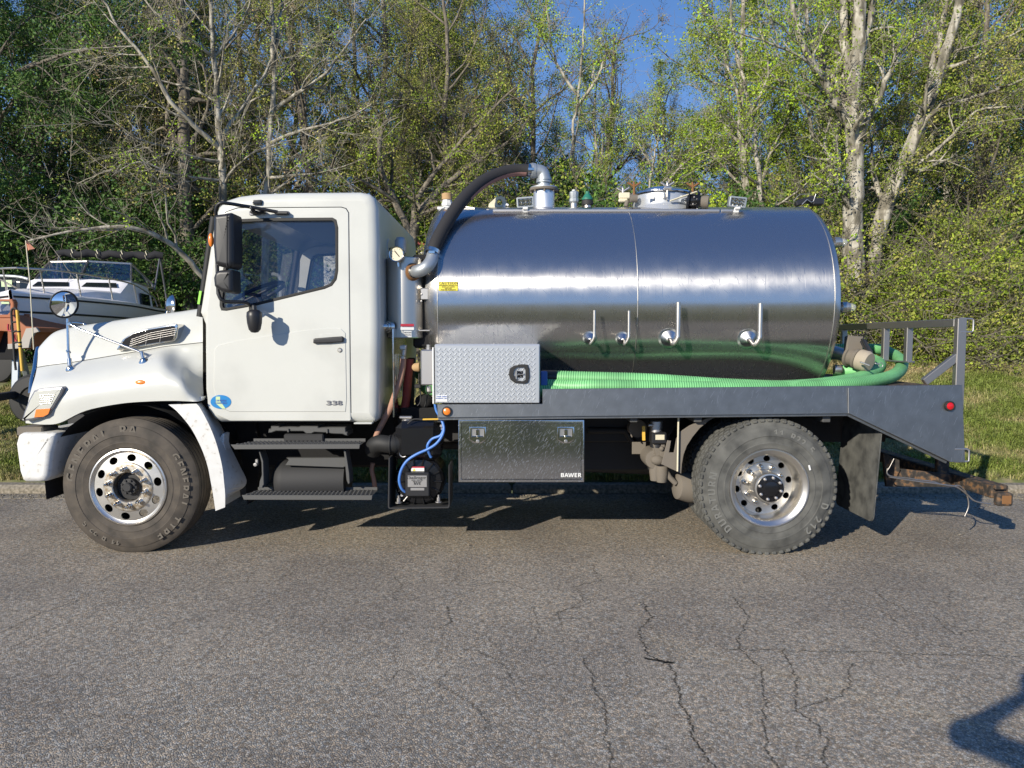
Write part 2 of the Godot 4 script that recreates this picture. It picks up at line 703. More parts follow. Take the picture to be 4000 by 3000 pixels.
	var al := painted(noise(47, 0.008, FastNoiseLite.TYPE_SIMPLEX, 5), 1024, 1024, [0.0, grey(0.74), 0.5, grey(0.78), 1.0, grey(0.82)])
	scratches(1024, 17, 700, 0.5, 0.9, 1.95, 26.0, al)
	scratches(1024, 18, 200, 0.5, 0.92, 1.95, 34.0, al, 2)
	mat("aluminium", lin(0.41, 0.42, 0.42), 0.4, 0.88, {"albedo_texture": tex(al), "uv1_triplanar": true, "uv1_scale": Vector3(0.8, 0.8, 0.8), "heightmap_enabled": true, "heightmap_texture": t_sc, "heightmap_scale": 0.04})
	mat("bright_plate", lin(0.52, 0.54, 0.56), 0.36, 0.5)
	var mr := Image.create(1024, 1024, false, Image.FORMAT_RGB8)
	mr.fill(grey(0.13))
	scratches(1024, 27, 900, 0.1, 0.5, 2.2, 26.0, mr)
	scratches(1024, 28, 160, 0.1, 0.5, 2.2, 34.0, mr, 2)
	mat("polished_steel", lin(0.66, 0.66, 0.66), 1.0, 1.0, {"roughness_texture": tex(mr), "uv1_triplanar": true, "uv1_scale": Vector3(1.6, 1.6, 1.6), "heightmap_enabled": true, "heightmap_texture": t_sc, "heightmap_scale": 0.004})
	mat("tube_steel", lin(0.36, 0.34, 0.32), 0.42, 0.85)
	var t_ru := tex(painted(noise(51, 0.02, FastNoiseLite.TYPE_SIMPLEX, 6), 256, 256, [0.0, lin(0.02, 0.018, 0.016), 0.5, lin(0.05, 0.042, 0.035), 0.68, lin(0.14, 0.085, 0.05), 1.0, lin(0.28, 0.14, 0.05)]))
	mat("rusty_black", Color(1, 1, 1), 0.85, 0.1, {"albedo_texture": t_ru, "uv1_triplanar": true, "uv1_scale": Vector3(2.5, 2.5, 2.5)})
	mat("rust", lin(0.2, 0.095, 0.035), 0.9)
	mat("dusty_steel", lin(0.155, 0.135, 0.11), 0.85)
	mat("step_metal", lin(0.09, 0.09, 0.088), 0.6, 0.3)
	var t_ty := tex(painted(noise(61, 0.01, FastNoiseLite.TYPE_SIMPLEX, 5), 512, 512, [0.0, lin(0.03, 0.027, 0.022), 0.45, lin(0.062, 0.052, 0.042), 1.0, lin(0.1, 0.083, 0.064)]))
	mat("tyre_brown", Color(1, 1, 1), 0.82, 0.0, {"albedo_texture": t_ty, "uv1_triplanar": true, "uv1_scale": Vector3(1.0, 1.0, 1.0)})
	var t_tg := tex(painted(noise(63, 0.01, FastNoiseLite.TYPE_SIMPLEX, 5), 512, 512, [0.0, lin(0.035, 0.036, 0.034), 0.45, lin(0.085, 0.085, 0.078), 1.0, lin(0.13, 0.13, 0.118)]))
	mat("tyre_grey", Color(1, 1, 1), 0.85, 0.0, {"albedo_texture": t_tg, "uv1_triplanar": true, "uv1_scale": Vector3(1.0, 1.0, 1.0)})
	mat("tyre_letter_brown", lin(0.12, 0.105, 0.085), 0.8)
	mat("tyre_letter_grey", lin(0.15, 0.15, 0.138), 0.8)
	mat("alloy", lin(0.66, 0.64, 0.6), 0.42, 1.0, {"roughness_texture": tex(painted(smudge, 256, 256, [0.0, grey(0.7), 1.0, grey(1.0)])), "uv1_triplanar": true})
	var t_stain := tex(painted(noise(71, 0.02, FastNoiseLite.TYPE_SIMPLEX, 4), 256, 256, [0.0, lin(0.3, 0.2, 0.1), 0.5, lin(0.55, 0.5, 0.42), 1.0, lin(0.66, 0.64, 0.6)]))
	mat("stained_alloy", Color(1, 1, 1), 0.38, 0.85, {"albedo_texture": t_stain, "uv1_triplanar": true, "uv1_scale": Vector3(3, 3, 3)})
	mat("amber", lin(0.75, 0.2, 0.015), 0.25, 0.0, {"clearcoat_enabled": true, "clearcoat": 0.6})
	mat("red_lens", lin(0.5, 0.01, 0.015), 0.2)
	mat("clear_lens", Color(0.92, 0.93, 0.9, 0.22), 0.1, 0.0, {"transparency": BaseMaterial3D.TRANSPARENCY_ALPHA})
	mat("frosted_lens", lin(0.62, 0.62, 0.56), 0.18, 0.2)
	mat("glass", Color(0.16, 0.26, 0.42, 0.34), 0.02, 0.0, {"transparency": BaseMaterial3D.TRANSPARENCY_ALPHA})
	mat("dark_glass", lin(0.012, 0.016, 0.02), 0.05)
	mat("cab_trim", lin(0.2, 0.215, 0.22), 0.7)
	mat("seat_cloth", lin(0.07, 0.075, 0.08), 0.9)
	mat("black_hose", lin(0.022, 0.021, 0.022), 0.8)
	mat("pink_stripe", lin(0.3, 0.16, 0.14), 0.85)
	mat("tan_hose", lin(0.36, 0.2, 0.14), 0.75)
	mat("blue_hose", lin(0.07, 0.2, 0.55), 0.4)
	mat("green_hose", Color(1, 1, 1), 0.5, 0.0, {"vertex_color_use_as_albedo": true})
	mat("yellow_grip", lin(0.7, 0.42, 0.06), 0.5)
	mat("sign_yellow", lin(0.72, 0.62, 0.05), 0.45)
	mat("ink", lin(0.012, 0.012, 0.012), 0.6)
	mat("label_white", lin(0.7, 0.7, 0.68), 0.5)
	mat("label_red", lin(0.42, 0.03, 0.05), 0.5)
	mat("label_blue", lin(0.04, 0.12, 0.4), 0.5)
	mat("sticker_blue", lin(0.02, 0.2, 0.48), 0.3)
	mat("sticker_pale", lin(0.5, 0.62, 0.35), 0.35)
	mat("lime_sticker", lin(0.3, 0.75, 0.08), 0.5)
	mat("badge_grey", lin(0.22, 0.22, 0.24), 0.35, 0.6)
	mat("cream_plastic", lin(0.62, 0.57, 0.42), 0.6)
	mat("dirty_white", lin(0.36, 0.31, 0.24), 0.75)
	mat("green_cap", lin(0.02, 0.16, 0.11), 0.55)
	mat("brown_cap", lin(0.42, 0.27, 0.13), 0.8)
	mat("galvanised", lin(0.42, 0.45, 0.47), 0.5, 0.7)
	mat("boat_white", lin(0.84, 0.82, 0.83), 0.3, 0.0, {"clearcoat_enabled": true, "clearcoat": 0.3})
	mat("jeep_rust", lin(0.36, 0.13, 0.06), 0.75)
	mat("primer", lin(0.4, 0.37, 0.33), 0.8)
	mat("canvas_black", lin(0.02, 0.02, 0.024), 0.9)
	mat("twig", lin(0.2, 0.175, 0.13), 0.9)
	mat("pale_twig", lin(0.32, 0.29, 0.22), 0.9)
	mat("dull_red", lin(0.2, 0.03, 0.03), 0.7)
	mat("flag_orange", lin(0.62, 0.26, 0.16), 0.8)
	mat("dark_car", lin(0.02, 0.025, 0.03), 0.25)
	mat("roof_red", lin(0.36, 0.07, 0.07), 0.5)
	mat("siding", lin(0.66, 0.66, 0.6), 0.7)
	mat("brick", lin(0.3, 0.13, 0.09), 0.9)
	mat("brick_dark", lin(0.22, 0.09, 0.065), 0.9)
	mat("mortar", lin(0.4, 0.36, 0.32), 0.9)
	mat("skin", lin(0.45, 0.27, 0.2), 0.6)
	mat("shirt", lin(0.05, 0.07, 0.12), 0.9)
	mat("trousers", lin(0.03, 0.04, 0.07), 0.9)
	mat("hair", lin(0.03, 0.02, 0.015), 0.8)


func road_wear() -> Image:
	# what years have left on the road: broad tone, tan dust, cracks; x -7..7 m, z -2.2..4.6 m
	var w := 2048
	var h := 1024
	var n0 := noise(91, 0.004, FastNoiseLite.TYPE_SIMPLEX, 5)
	n0.frequency = 0.004
	var im := painted(n0, w, h, [0.0, Color(0.84, 0.835, 0.84), 0.5, Color(0.93, 0.925, 0.92), 1.0, Color(1, 0.99, 0.975)], false)
	var px := func(q: Vector2) -> Vector2:
		return Vector2((q.x + 7.0) / 14.0 * w, (q.y + 2.2) / 6.8 * h)
	var r := RandomNumberGenerator.new()
	r.seed = 12
	var dust := [Vector2(0.75, 1.451), Vector2(1.002, 1.655), Vector2(1.243, 1.862), Vector2(1.453, 1.958), Vector2(1.62, 2.113), Vector2(1.805, 2.235), Vector2(1.971, 2.384)]
	for k in 9000:
		var f := r.randf() * (dust.size() - 1.001)
		var q: Vector2 = (dust[int(f)] as Vector2).lerp(dust[int(f) + 1], f - int(f)) + Vector2(r.randfn(0, 0.05), r.randfn(0, 0.045 + 0.03 * sin(f * 2.0)))
		var p: Vector2 = px.call(q)
		if Rect2(1, 1, w - 3, h - 3).has_point(p):
			im.set_pixelv(Vector2i(p), im.get_pixelv(Vector2i(p)).lerp(Color(1, 0.985, 0.95), 0.5))
	# tan band where wheels run beside the gutter
	for k in 60000:
		var p := Vector2(r.randf() * w, px.call(Vector2(0, r.randfn(-0.15, 0.55))).y)
		if Rect2(1, 1, w - 3, h - 3).has_point(p):
			var c := im.get_pixelv(Vector2i(p))
			im.set_pixelv(Vector2i(p), Color(minf(c.r * 1.03, 1.0), c.g * 0.99, c.b * 0.95))
	var cracks := [
		[[Vector2(0.699, 1.616), Vector2(0.743, 1.735), Vector2(0.801, 1.772), Vector2(0.769, 1.958), Vector2(0.757, 2.142), Vector2(0.758, 2.315), Vector2(0.738, 2.402), Vector2(0.749, 2.536), Vector2(0.786, 2.665)], 1.0, 0.36],
		[[Vector2(0.362, 1.709), Vector2(0.386, 1.92), Vector2(0.397, 2.057), Vector2(0.406, 2.255), Vector2(0.389, 2.471), Vector2(0.373, 2.665)], 0.9, 0.55],
		[[Vector2(0.704, 1.627), Vector2(0.705, 1.42), Vector2(0.821, 1.155), Vector2(0.792, 0.931)], 1.2, 0.5],
		[[Vector2(1.395, 0.851), Vector2(1.389, 1.155), Vector2(1.225, 1.482), Vector2(1.237, 1.813), Vector2(1.117, 2.215), Vector2(1.046, 2.471), Vector2(0.997, 2.665)], 1.0, 0.5],
		[[Vector2(1.434, 1.599), Vector2(1.383, 1.911), Vector2(1.245, 2.215), Vector2(1.299, 2.367), Vector2(1.205, 2.665)], 1.0, 0.5],
		[[Vector2(1.261, 2.215), Vector2(1.462, 2.134), Vector2(1.598, 2.004), Vector2(1.701, 1.761)], 1.0, 0.55],
		[[Vector2(1.112, 1.61), Vector2(1.684, 1.643), Vector2(2.157, 1.665), Vector2(2.645, 1.698)], 1.0, 0.55],
		[[Vector2(0.125, 1.008), Vector2(0.157, 1.292), Vector2(0.136, 1.512)], 1.0, 0.68],
		[[Vector2(-0.4, 1.008), Vector2(-0.357, 1.19), Vector2(-0.386, 1.305)], 1.4, 0.7],
		[[Vector2(0.258, 1.155), Vector2(0.445, 0.931), Vector2(0.409, 0.682), Vector2(0.615, 0.5)], 1.0, 0.6],
		[[Vector2(-2.853, 1.408), Vector2(-2.823, 1.225), Vector2(-2.79, 1.068), Vector2(-2.695, 0.851)], 1.0, 0.6],
		[[Vector2(-2.662, 1.57), Vector2(-2.621, 1.408), Vector2(-2.554, 1.225)], 1.0, 0.65],
		[[Vector2(-2.136, 0.851), Vector2(-1.978, 0.593), Vector2(-1.715, 0.547), Vector2(-1.513, 0.384)], 1.0, 0.7],
		[[Vector2(2.349, 0.768), Vector2(2.356, 1.083), Vector2(2.481, 1.155), Vector2(2.453, 1.42), Vector2(2.623, 1.357)], 1.0, 0.6],
		[[Vector2(0.677, 1.709), Vector2(0.74, 1.751), Vector2(0.808, 1.761)], 2.4, 0.5],
		[[Vector2(0.232, 1.949), Vector2(0.031, 1.92)], 1.0, 0.75],
	]
	for k in 46:
		# hair cracks that cross one another on the right
		var q := Vector2(r.randf_range(-0.8, 5.5), r.randf_range(0.4, 2.0))
		var pts := [q]
		var d := Vector2.from_angle(r.randf() * TAU)
		for s in r.randi_range(2, 5):
			d = d.rotated(r.randfn(0, 0.6))
			q += d * r.randf_range(0.06, 0.2)
			pts.append(q)
		cracks.append([pts, 0.8, r.randf_range(0.62, 0.82)])
	for c in cracks:
		var pts: Array = c[0]
		for i in pts.size() - 1:
			var p: Vector2 = px.call(pts[i])
			var q: Vector2 = px.call(pts[i + 1])
			var steps := int(p.distance_to(q)) + 1
			var side := (q - p).orthogonal().normalized()
			var off := 0.0
			for s in steps:
				off = off * 0.93 + r.randfn(0, 0.55)
				var at := p.lerp(q, float(s) / steps) + side * off
				var wd := int(maxf(1.0, float(c[1]) * r.randf_range(0.6, 1.5) + 0.4))
				for i2 in wd:
					for j2 in wd:
						var v := Vector2i(at) + Vector2i(i2, j2)
						if v.x > 0 and v.y > 0 and v.x < w and v.y < h:
							var o := im.get_pixelv(v)
							var m: float = c[2]
							im.set_pixelv(v, Color(o.r * m, o.g * m, o.b * m))
	return im


func build_ground() -> void:
	# the road, a sheet with its own wear map
	var a := []
	a.resize(Mesh.ARRAY_MAX)
	var P := PackedVector3Array()
	var U := PackedVector2Array()
	var U2 := PackedVector2Array()
	var N := PackedVector3Array()
	var xs := [-60.0, -7.0, 7.0, 60.0]
	for k in 3:
		for q in [[0, 0], [1, 0], [1, 1], [0, 0], [1, 1], [0, 1]]:
			var x: float = xs[k + q[0]]
			var z: float = -2.2 + 6.8 * q[1]
			P.append(Vector3(x, 0, z))
			N.append(Vector3.UP)
			U.append(Vector2(x / 1.2, z / 1.2))
			U2.append(Vector2(clampf((x + 7.0) / 14.0, 0.002, 0.998), clampf((z + 2.2) / 6.8, 0.002, 0.998)))
	a[Mesh.ARRAY_VERTEX] = P
	a[Mesh.ARRAY_NORMAL] = N
	a[Mesh.ARRAY_TEX_UV] = U
	a[Mesh.ARRAY_TEX_UV2] = U2
	var m := ArrayMesh.new()
	m.add_surface_from_arrays(Mesh.PRIMITIVE_TRIANGLES, a)
	var road := MeshInstance3D.new()
	road.name = "road"
	road.mesh = m
	road.material_override = M.asphalt
	road.set_meta("kind", "structure")
	add_child(road)
	# the grass bank behind the kerb, far ground
	var b := mb()
	var rows := []
	var zs := [-2.36]
	for k in 26:
		zs.append(-2.4 - k * 0.34)
	zs.append_array([-13.0, -18.0, -26.0, -40.0, -80.0, -200.0])
	for z in zs:
		var row := []
		for x in [-200.0, -60.0, -30.0]:
			row.append(Vector3(x, gy(x, z), z))
		for k in 81:
			var x := -14.0 + k * 0.35
			row.append(Vector3(x, gy(x, z), z))
		for x in [30.0, 60.0, 200.0]:
			row.append(Vector3(x, gy(x, z), z))
		rows.append(row)
	b.loft(rows)
	struct("ground", b, M.turf, 80.0)
	b = mb()
	b.quad(Vector3(-200, 0.02, 4.6), Vector3(200, 0.02, 4.6), Vector3(200, 0.4, 200), Vector3(-200, 0.4, 200))
	struct("far_verge_ground", b, M.turf)
	# kerb stones with worn joints
	var k0 := mb()
	for k in 20:
		var x := -24.0 + k * 2.4
		k0.box(Vector3(x + 1.2, 0.005 + 0.006 * (k % 3), -2.29 + 0.008 * ((k * 7) % 3 - 1)), Vector3(2.385, 0.16, 0.2), 0.035)
	struct("kerb", k0, M.concrete)
	k0 = mb()
	k0.box(Vector3(0, -0.02, -2.08), Vector3(48, 0.048, 0.26), 0.01)
	struct("gutter_strip", k0, M.concrete)
	# pebbles washed to the gutter
	var pb := mb()
	pb.sphere(Vector3.ZERO, Vector3(1, 0.6, 0.8), 6)
	var spots := []
	for k in 2600:
		var x := rng.randf_range(-6.0, 6.0)
		var z := -2.15 + absf(rng.randfn(0, 0.2)) * (1.0 if rng.randf() < 0.85 else 5.0)
		var s := rng.randf_range(0.003, 0.011)
		spots.append([Transform3D(Basis.from_euler(Vector3(0, rng.randf() * TAU, 0)).scaled(Vector3(s, s, s)), Vector3(x, s * 0.4 + 0.006, z)), Color.WHITE.lerp(Color(0.75, 0.62, 0.45), rng.randf())])
	scatter("gutter_pebbles", pb, M.concrete, spots, self, false)
	build_grass()


func scatter(called: String, b: MB, m: Material, spots: Array, parent: Node, colors := true) -> MultiMeshInstance3D:
	var mm := MultiMesh.new()
	mm.transform_format = MultiMesh.TRANSFORM_3D
	mm.use_colors = colors
	mm.mesh = b.done(Vector3.ZERO)
	mm.instance_count = spots.size()
	var w := 16 if colors else 12
	var buf := PackedFloat32Array()
	buf.resize(spots.size() * w)
	var i := 0
	for s in spots:
		var t: Transform3D = s[0]
		var x := t.basis.x
		var y := t.basis.y
		var z := t.basis.z
		var o := t.origin
		buf[i] = x.x; buf[i + 1] = y.x; buf[i + 2] = z.x; buf[i + 3] = o.x
		buf[i + 4] = x.y; buf[i + 5] = y.y; buf[i + 6] = z.y; buf[i + 7] = o.y
		buf[i + 8] = x.z; buf[i + 9] = y.z; buf[i + 10] = z.z; buf[i + 11] = o.z
		if colors:
			var c: Color = s[1]
			buf[i + 12] = c.r; buf[i + 13] = c.g; buf[i + 14] = c.b; buf[i + 15] = 1.0
		i += w
	mm.buffer = buf
	var o := MultiMeshInstance3D.new()
	o.name = called
	o.multimesh = mm
	o.material_override = m
	o.set_meta("kind", "stuff")
	parent.add_child(o, true)
	return o


func build_grass() -> void:
	var t := mb()
	var r := RandomNumberGenerator.new()
	r.seed = 77
	for k in 11:
		var a := r.randf() * TAU
		var d := Vector3(cos(a), 0, sin(a))
		var p := d * r.randf_range(0.0, 0.06)
		var h := r.randf_range(0.035, 0.1)
		var w := d.cross(Vector3.UP) * r.randf_range(0.0025, 0.005)
		var mid := p + Vector3.UP * h * 0.6 + d * h * 0.2
		var tip := p + Vector3.UP * h * r.randf_range(0.55, 1.0) + d * h * r.randf_range(0.5, 1.1)
		t.quad(p - w, p + w, mid + w * 0.8, mid - w * 0.8)
		t.tri(mid - w * 0.8, mid + w * 0.8, tip)
	var patch := noise(101, 0.35, FastNoiseLite.TYPE_SIMPLEX, 3)
	var spots := []
	for k in 68000:
		var x := 0.0
		var z := 0.0
		var pick := r.randf()
		if pick < 0.55:
			x = r.randf_range(1.6, 12.0); z = -2.42 - 9.4 * pow(r.randf(), 1.1)
		elif pick < 0.8:
			x = r.randf_range(-9.0, -3.6); z = -2.42 - 6.0 * pow(r.randf(), 1.4)
		else:
			x = r.randf_range(-4.0, 2.5); z = -2.42 - 6.0 * pow(r.randf(), 1.3)
		var v := patch.get_noise_2d(x, z * 1.5)
		var s := r.randf_range(0.6, 1.25) * (1.0 + 0.5 * v)
		var c := Color(0.17, 0.215, 0.045).lerp(Color(0.42, 0.34, 0.18), clampf(0.4 - v * 1.1 + r.randfn(0, 0.22), 0.0, 1.0))
		c = c * r.randf_range(0.75, 1.3)
		spots.append([Transform3D(Basis.from_euler(Vector3(r.randfn(0, 0.15), r.randf() * TAU, r.randfn(0, 0.15))).scaled(Vector3(s, s, s)), Vector3(x, gy(x, z) - 0.005, z)), c])
	scatter("grass", t, M.leaf, spots, self)
	# grass on the far side of the road, behind the photographer
	spots = []
	for k in 5000:
		var x := r.randf_range(-9.0, 9.0)
		var z := 4.62 + 7.0 * pow(r.randf(), 1.6)
		var s := r.randf_range(1.0, 2.0)
		var c := Color(0.17, 0.215, 0.045).lerp(Color(0.34, 0.28, 0.13), r.randf() * 0.6)
		spots.append([Transform3D(Basis.from_euler(Vector3(0, r.randf() * TAU, 0)).scaled(Vector3(s, s, s)), Vector3(x, 0.02, z)), c])
	scatter("verge_grass", t, M.leaf, spots, self)
	# last year's leaves
	var lf := mb()
	lf.tri(Vector3(-1, 0, 0), Vector3(0, 0.25, 0.55), Vector3(1, 0, 0.1))
	lf.tri(Vector3(-1, 0, 0), Vector3(1, 0, 0.1), Vector3(0, 0.1, -0.5))
	spots = []
	for k in 3800:
		var x := r.randf_range(-9.0, 9.5)
		var z := -2.45 - 7.0 * r.randf()
		var s := r.randf_range(0.015, 0.035)
		spots.append([Transform3D(Basis.from_euler(Vector3(r.randfn(0, 0.4), r.randf() * TAU, r.randfn(0, 0.4))).scaled(Vector3(s, s, s)), Vector3(x, gy(x, z) + 0.03, z)), Color(0.3, 0.2, 0.11) * r.randf_range(0.6, 1.2)])
	scatter("fallen_leaves", lf, M.dead_leaf, spots, self)


var wood_rng := RandomNumberGenerator.new()
const BUD := [Color(0.2, 0.22, 0.045), Color(0.16, 0.19, 0.035), Color(0.25, 0.24, 0.06)]
const FRESH := [Color(0.23, 0.34, 0.02), Color(0.18, 0.28, 0.018), Color(0.3, 0.37, 0.04)]
const MIDGREEN := [Color(0.16, 0.22, 0.02), Color(0.12, 0.175, 0.018), Color(0.21, 0.26, 0.03)]
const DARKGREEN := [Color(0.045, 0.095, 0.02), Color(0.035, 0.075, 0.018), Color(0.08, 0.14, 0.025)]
const DRY := [Color(0.3, 0.22, 0.12), Color(0.27, 0.25, 0.09)]
const PURPLE := [Color(0.2, 0.13, 0.1), Color(0.17, 0.16, 0.06), Color(0.13, 0.15, 0.04)]
var cluster: MB
var twig_spray: MB
var tw := []


func spray(seed_: int) -> MB:
	var b := mb()
	var r := RandomNumberGenerator.new()
	r.seed = seed_
	var d := Vector3(0, 1, 0)
	var p := Vector3.ZERO
	var path := [p]
	for i in 4:
		d = (d + Vector3(r.randfn(0, 0.2), 0, r.randfn(0, 0.2))).normalized()
		p += d * 0.16
		path.append(p)
	b.tube(path, [0.0045, 0.004, 0.0034, 0.0028, 0.0018], 3, false)
	for k in 7:
		var f := r.randf_range(0.3, 3.9)
		var q: Vector3 = (path[int(f)] as Vector3).lerp(path[int(f) + 1], f - int(f))
		var e := (Vector3(r.randfn(0, 1), 0.7, r.randfn(0, 1))).normalized()
		var l := r.randf_range(0.12, 0.32)
		b.tube([q, q + e * l * 0.5 + Vector3(0, 0.01, 0), q + e * l + Vector3(0, 0.04, 0)], [0.003, 0.0024, 0.0014], 3, false)
	return b


func leaf_cluster(seed_: int, count: int, spread: float, size: float) -> MB:
	var b := mb()
	var r := RandomNumberGenerator.new()
	r.seed = seed_
	for k in count:
		var p := Vector3(r.randfn(0, 1), r.randfn(0, 0.7), r.randfn(0, 1)) * spread * 0.6
		var d := Vector3(r.randfn(0, 1), r.randfn(-0.3, 0.6), r.randfn(0, 1)).normalized()
		var s := d.cross(Vector3(r.randfn(0, 0.5), 1, r.randfn(0, 0.5))).normalized()
		var l := size * r.randf_range(0.7, 1.3)
		var up := s.cross(d) * l * 0.12
		var tip := p + d * l
		var m := p + d * l * 0.45
		b.tri(p, m + s * l * 0.36 + up, tip)
		b.tri(p, tip, m - s * l * 0.36 + up)
	return b


func add_leaves(spots: Array, path: Array, count: int, spread: float, size: float, pal: Array, r: RandomNumberGenerator) -> void:
	var n := path.size()
	for k in count:
		var f := r.randf() * (n - 1.001)
		var p: Vector3 = (path[int(f)] as Vector3).lerp(path[int(f) + 1], f - int(f))
		p += Vector3(r.randfn(0, spread), r.randfn(0, spread), r.randfn(0, spread))
		var s := size * r.randf_range(0.65, 1.35)
		var c: Color = pal[r.randi() % pal.size()]
		c = c * r.randf_range(0.95, 1.75)
		spots.append([Transform3D(Basis.from_euler(Vector3(r.randf() * TAU, r.randf() * TAU, r.randf() * TAU)).scaled(Vector3(s, s, s)), p), c])


func grow(b: MB, spots: Array, start: Vector3, dir: Vector3, length: float, r0: float, level: int, o: Dictionary, r: RandomNumberGenerator) -> void:
	var n: int = clampi(int(length / 0.35) + 2, 3, 9)
	var path := [start]
	var radii := [r0]
	var d := dir.normalized()
	var wob: float = o.wob * (1.0 + 0.5 * level)
	for i in n:
		d = (d + Vector3(r.randfn(0, wob), r.randfn(0, wob), r.randfn(0, wob)) + Vector3.UP * float(o.up)).normalized()
		path.append(path[-1] + d * length / n)
		radii.append(r0 * (1.0 - (i + 1.0) / n * (0.72 if level == 0 else 0.8)))
	b.tube(path, radii, [8, 5, 4, 3, 3][mini(level, 4)], false)
	limb_kids(b, spots, path, radii, length, level, o, r)


func limb_kids(b: MB, spots: Array, path: Array, radii: Array, length: float, level: int, o: Dictionary, r: RandomNumberGenerator) -> void:
	var levels: int = o.levels
	if level >= levels - 2 and o.leaves > 0.0:
		var c := int(o.leaves * length * (1.0 if level == levels - 1 else 0.45) + r.randf())
		add_leaves(spots, path, c, o.spread, o.size, o.pal, r)
	if level >= 1 and o.twigs > 0.0:
		for k in int(o.twigs * length * (1.0 if level >= levels - 2 else 0.5) + r.randf()):
			var f := r.randf() * (path.size() - 1.001)
			var e: Vector3 = ((path[int(f) + 1] as Vector3) - path[int(f)]).normalized() + Vector3(r.randfn(0, 0.6), r.randfn(0.15, 0.5), r.randfn(0, 0.6))
			var s := r.randf_range(0.6, 1.5)
			tw.append([Transform3D(Basis(Vector3.UP, 0) if e.length() < 0.05 else basis_y(e).scaled(Vector3(s, s, s)), (path[int(f)] as Vector3).lerp(path[int(f) + 1], f - int(f)))])
	if level >= levels - 1:
		return
	var kids: int = int(o.kids[level] * (0.75 + 0.5 * r.randf()))
	var n := path.size()
	var t0: float = o.bare if level == 0 else 0.2
	for k in kids:
		var t := lerpf(t0, 1.0, (k + r.randf()) / kids)
		var f := t * (n - 1.001)
		var p: Vector3 = (path[int(f)] as Vector3).lerp(path[int(f) + 1], f - int(f))
		var ax: Vector3 = ((path[mini(int(f) + 1, n - 1)] as Vector3) - path[int(f)]).normalized()
		var side: Vector3 = ax.cross(Vector3(r.randfn(0, 1), r.randfn(0, 1), r.randfn(0, 1))).normalized()
		var ang: float = o.angle * r.randf_range(0.7, 1.3)
		var dd: Vector3 = ax * cos(ang) + side * sin(ang)
		var rr: float = float(radii[int(f)]) * r.randf_range(0.4, 0.62)
		grow(b, spots, p, dd, length * float(o.ratio) * (1.15 - 0.6 * t) * r.randf_range(0.7, 1.25), maxf(rr, 0.0035), level + 1, o, r)


func opts(over := {}) -> Dictionary:
	var o := {"levels": 4, "kids": [15, 7, 5], "ratio": 0.42, "angle": 0.85, "wob": 0.09, "up": 0.04, "bare": 0.22, "leaves": 5.0, "spread": 0.08, "size": 1.0, "pal": MIDGREEN, "twigs": 0.7}
	o.merge(over, true)
	return o


func tree_thing(label: String, category: String, at: Vector3, b: MB, spots: Array, bark: Material, group := "", called := "tree", crown := "crown", leafm: Material = null) -> Node3D:
	var t := thing(called, label, category, at, 0.0, group)
	origin = Vector3.ZERO
	part("trunk" if called == "tree" else "stems", b, bark, t, "", 60.0)
	if spots.size():
		scatter(crown, cluster, leafm if leafm else M.leaf, spots, t)
	if tw.size():
		scatter("twigs", twig_spray, M.pale_twig if bark == M.pale_bark else M.twig, tw, t, false)
	tw = []
	return t


# a whole tree at the world's origin, to be copied
func make_tree(seed_: int, h: float, rad: float, lean: Vector3, o: Dictionary, stems := 1) -> Array:
	var r := RandomNumberGenerator.new()
	r.seed = seed_
	var b := mb()
	var spots := []
	for s in stems:
		var d := Vector3.UP + lean + (Vector3(r.randfn(0, 0.25), 0, r.randfn(0, 0.25)) if stems > 1 else Vector3.ZERO)
		grow(b, spots, Vector3(r.randfn(0, 0.15) if stems > 1 else 0.0, -0.15, 0), d, h * (r.randf_range(0.75, 1.05) if stems > 1 else 1.0), rad, 0, o, r)
	return [b, spots]


func plant(made: Node3D, at: Vector3, turn: float, size: float, label: String) -> Node3D:
	var c := made.duplicate()
	c.name = made.name.rstrip("0123456789")
	add_child(c, true)
	c.position = at
	c.rotation.y = turn
	c.scale = Vector3.ONE * size
	c.set_meta("label", label)
	return c


# a hero tree: limbs given as [points, radius at the start, radius at the end]
func hero(label: String, limbs: Array, bark: Material, o: Dictionary, seed_: int, group := "") -> void:
	var r := RandomNumberGenerator.new()
	r.seed = seed_
	var b := mb()
	var spots := []
	var base: Vector3 = limbs[0][0][0]
	for l in limbs:
		var path := smooth(l[0], 4)
		var n := path.size()
		var radii := []
		var length := 0.0
		for i in n:
			path[i] = path[i] - base
			if i > 0:
				length += (path[i] - path[i - 1]).length()
				path[i] += Vector3(r.randfn(0, 0.012), 0, r.randfn(0, 0.012))
			radii.append(lerpf(l[1], l[2], pow(float(i) / (n - 1), 0.8)))
		b.tube(path, radii, 8 if l[1] > 0.06 else 6, false)
		var oo := o.duplicate()
		if l.size() > 3:
			oo.merge(l[3], true)
		limb_kids(b, spots, path, radii, minf(length, 3.2), 1, oo, r)
	tree_thing(label, "tree", base, b, spots, bark, group)


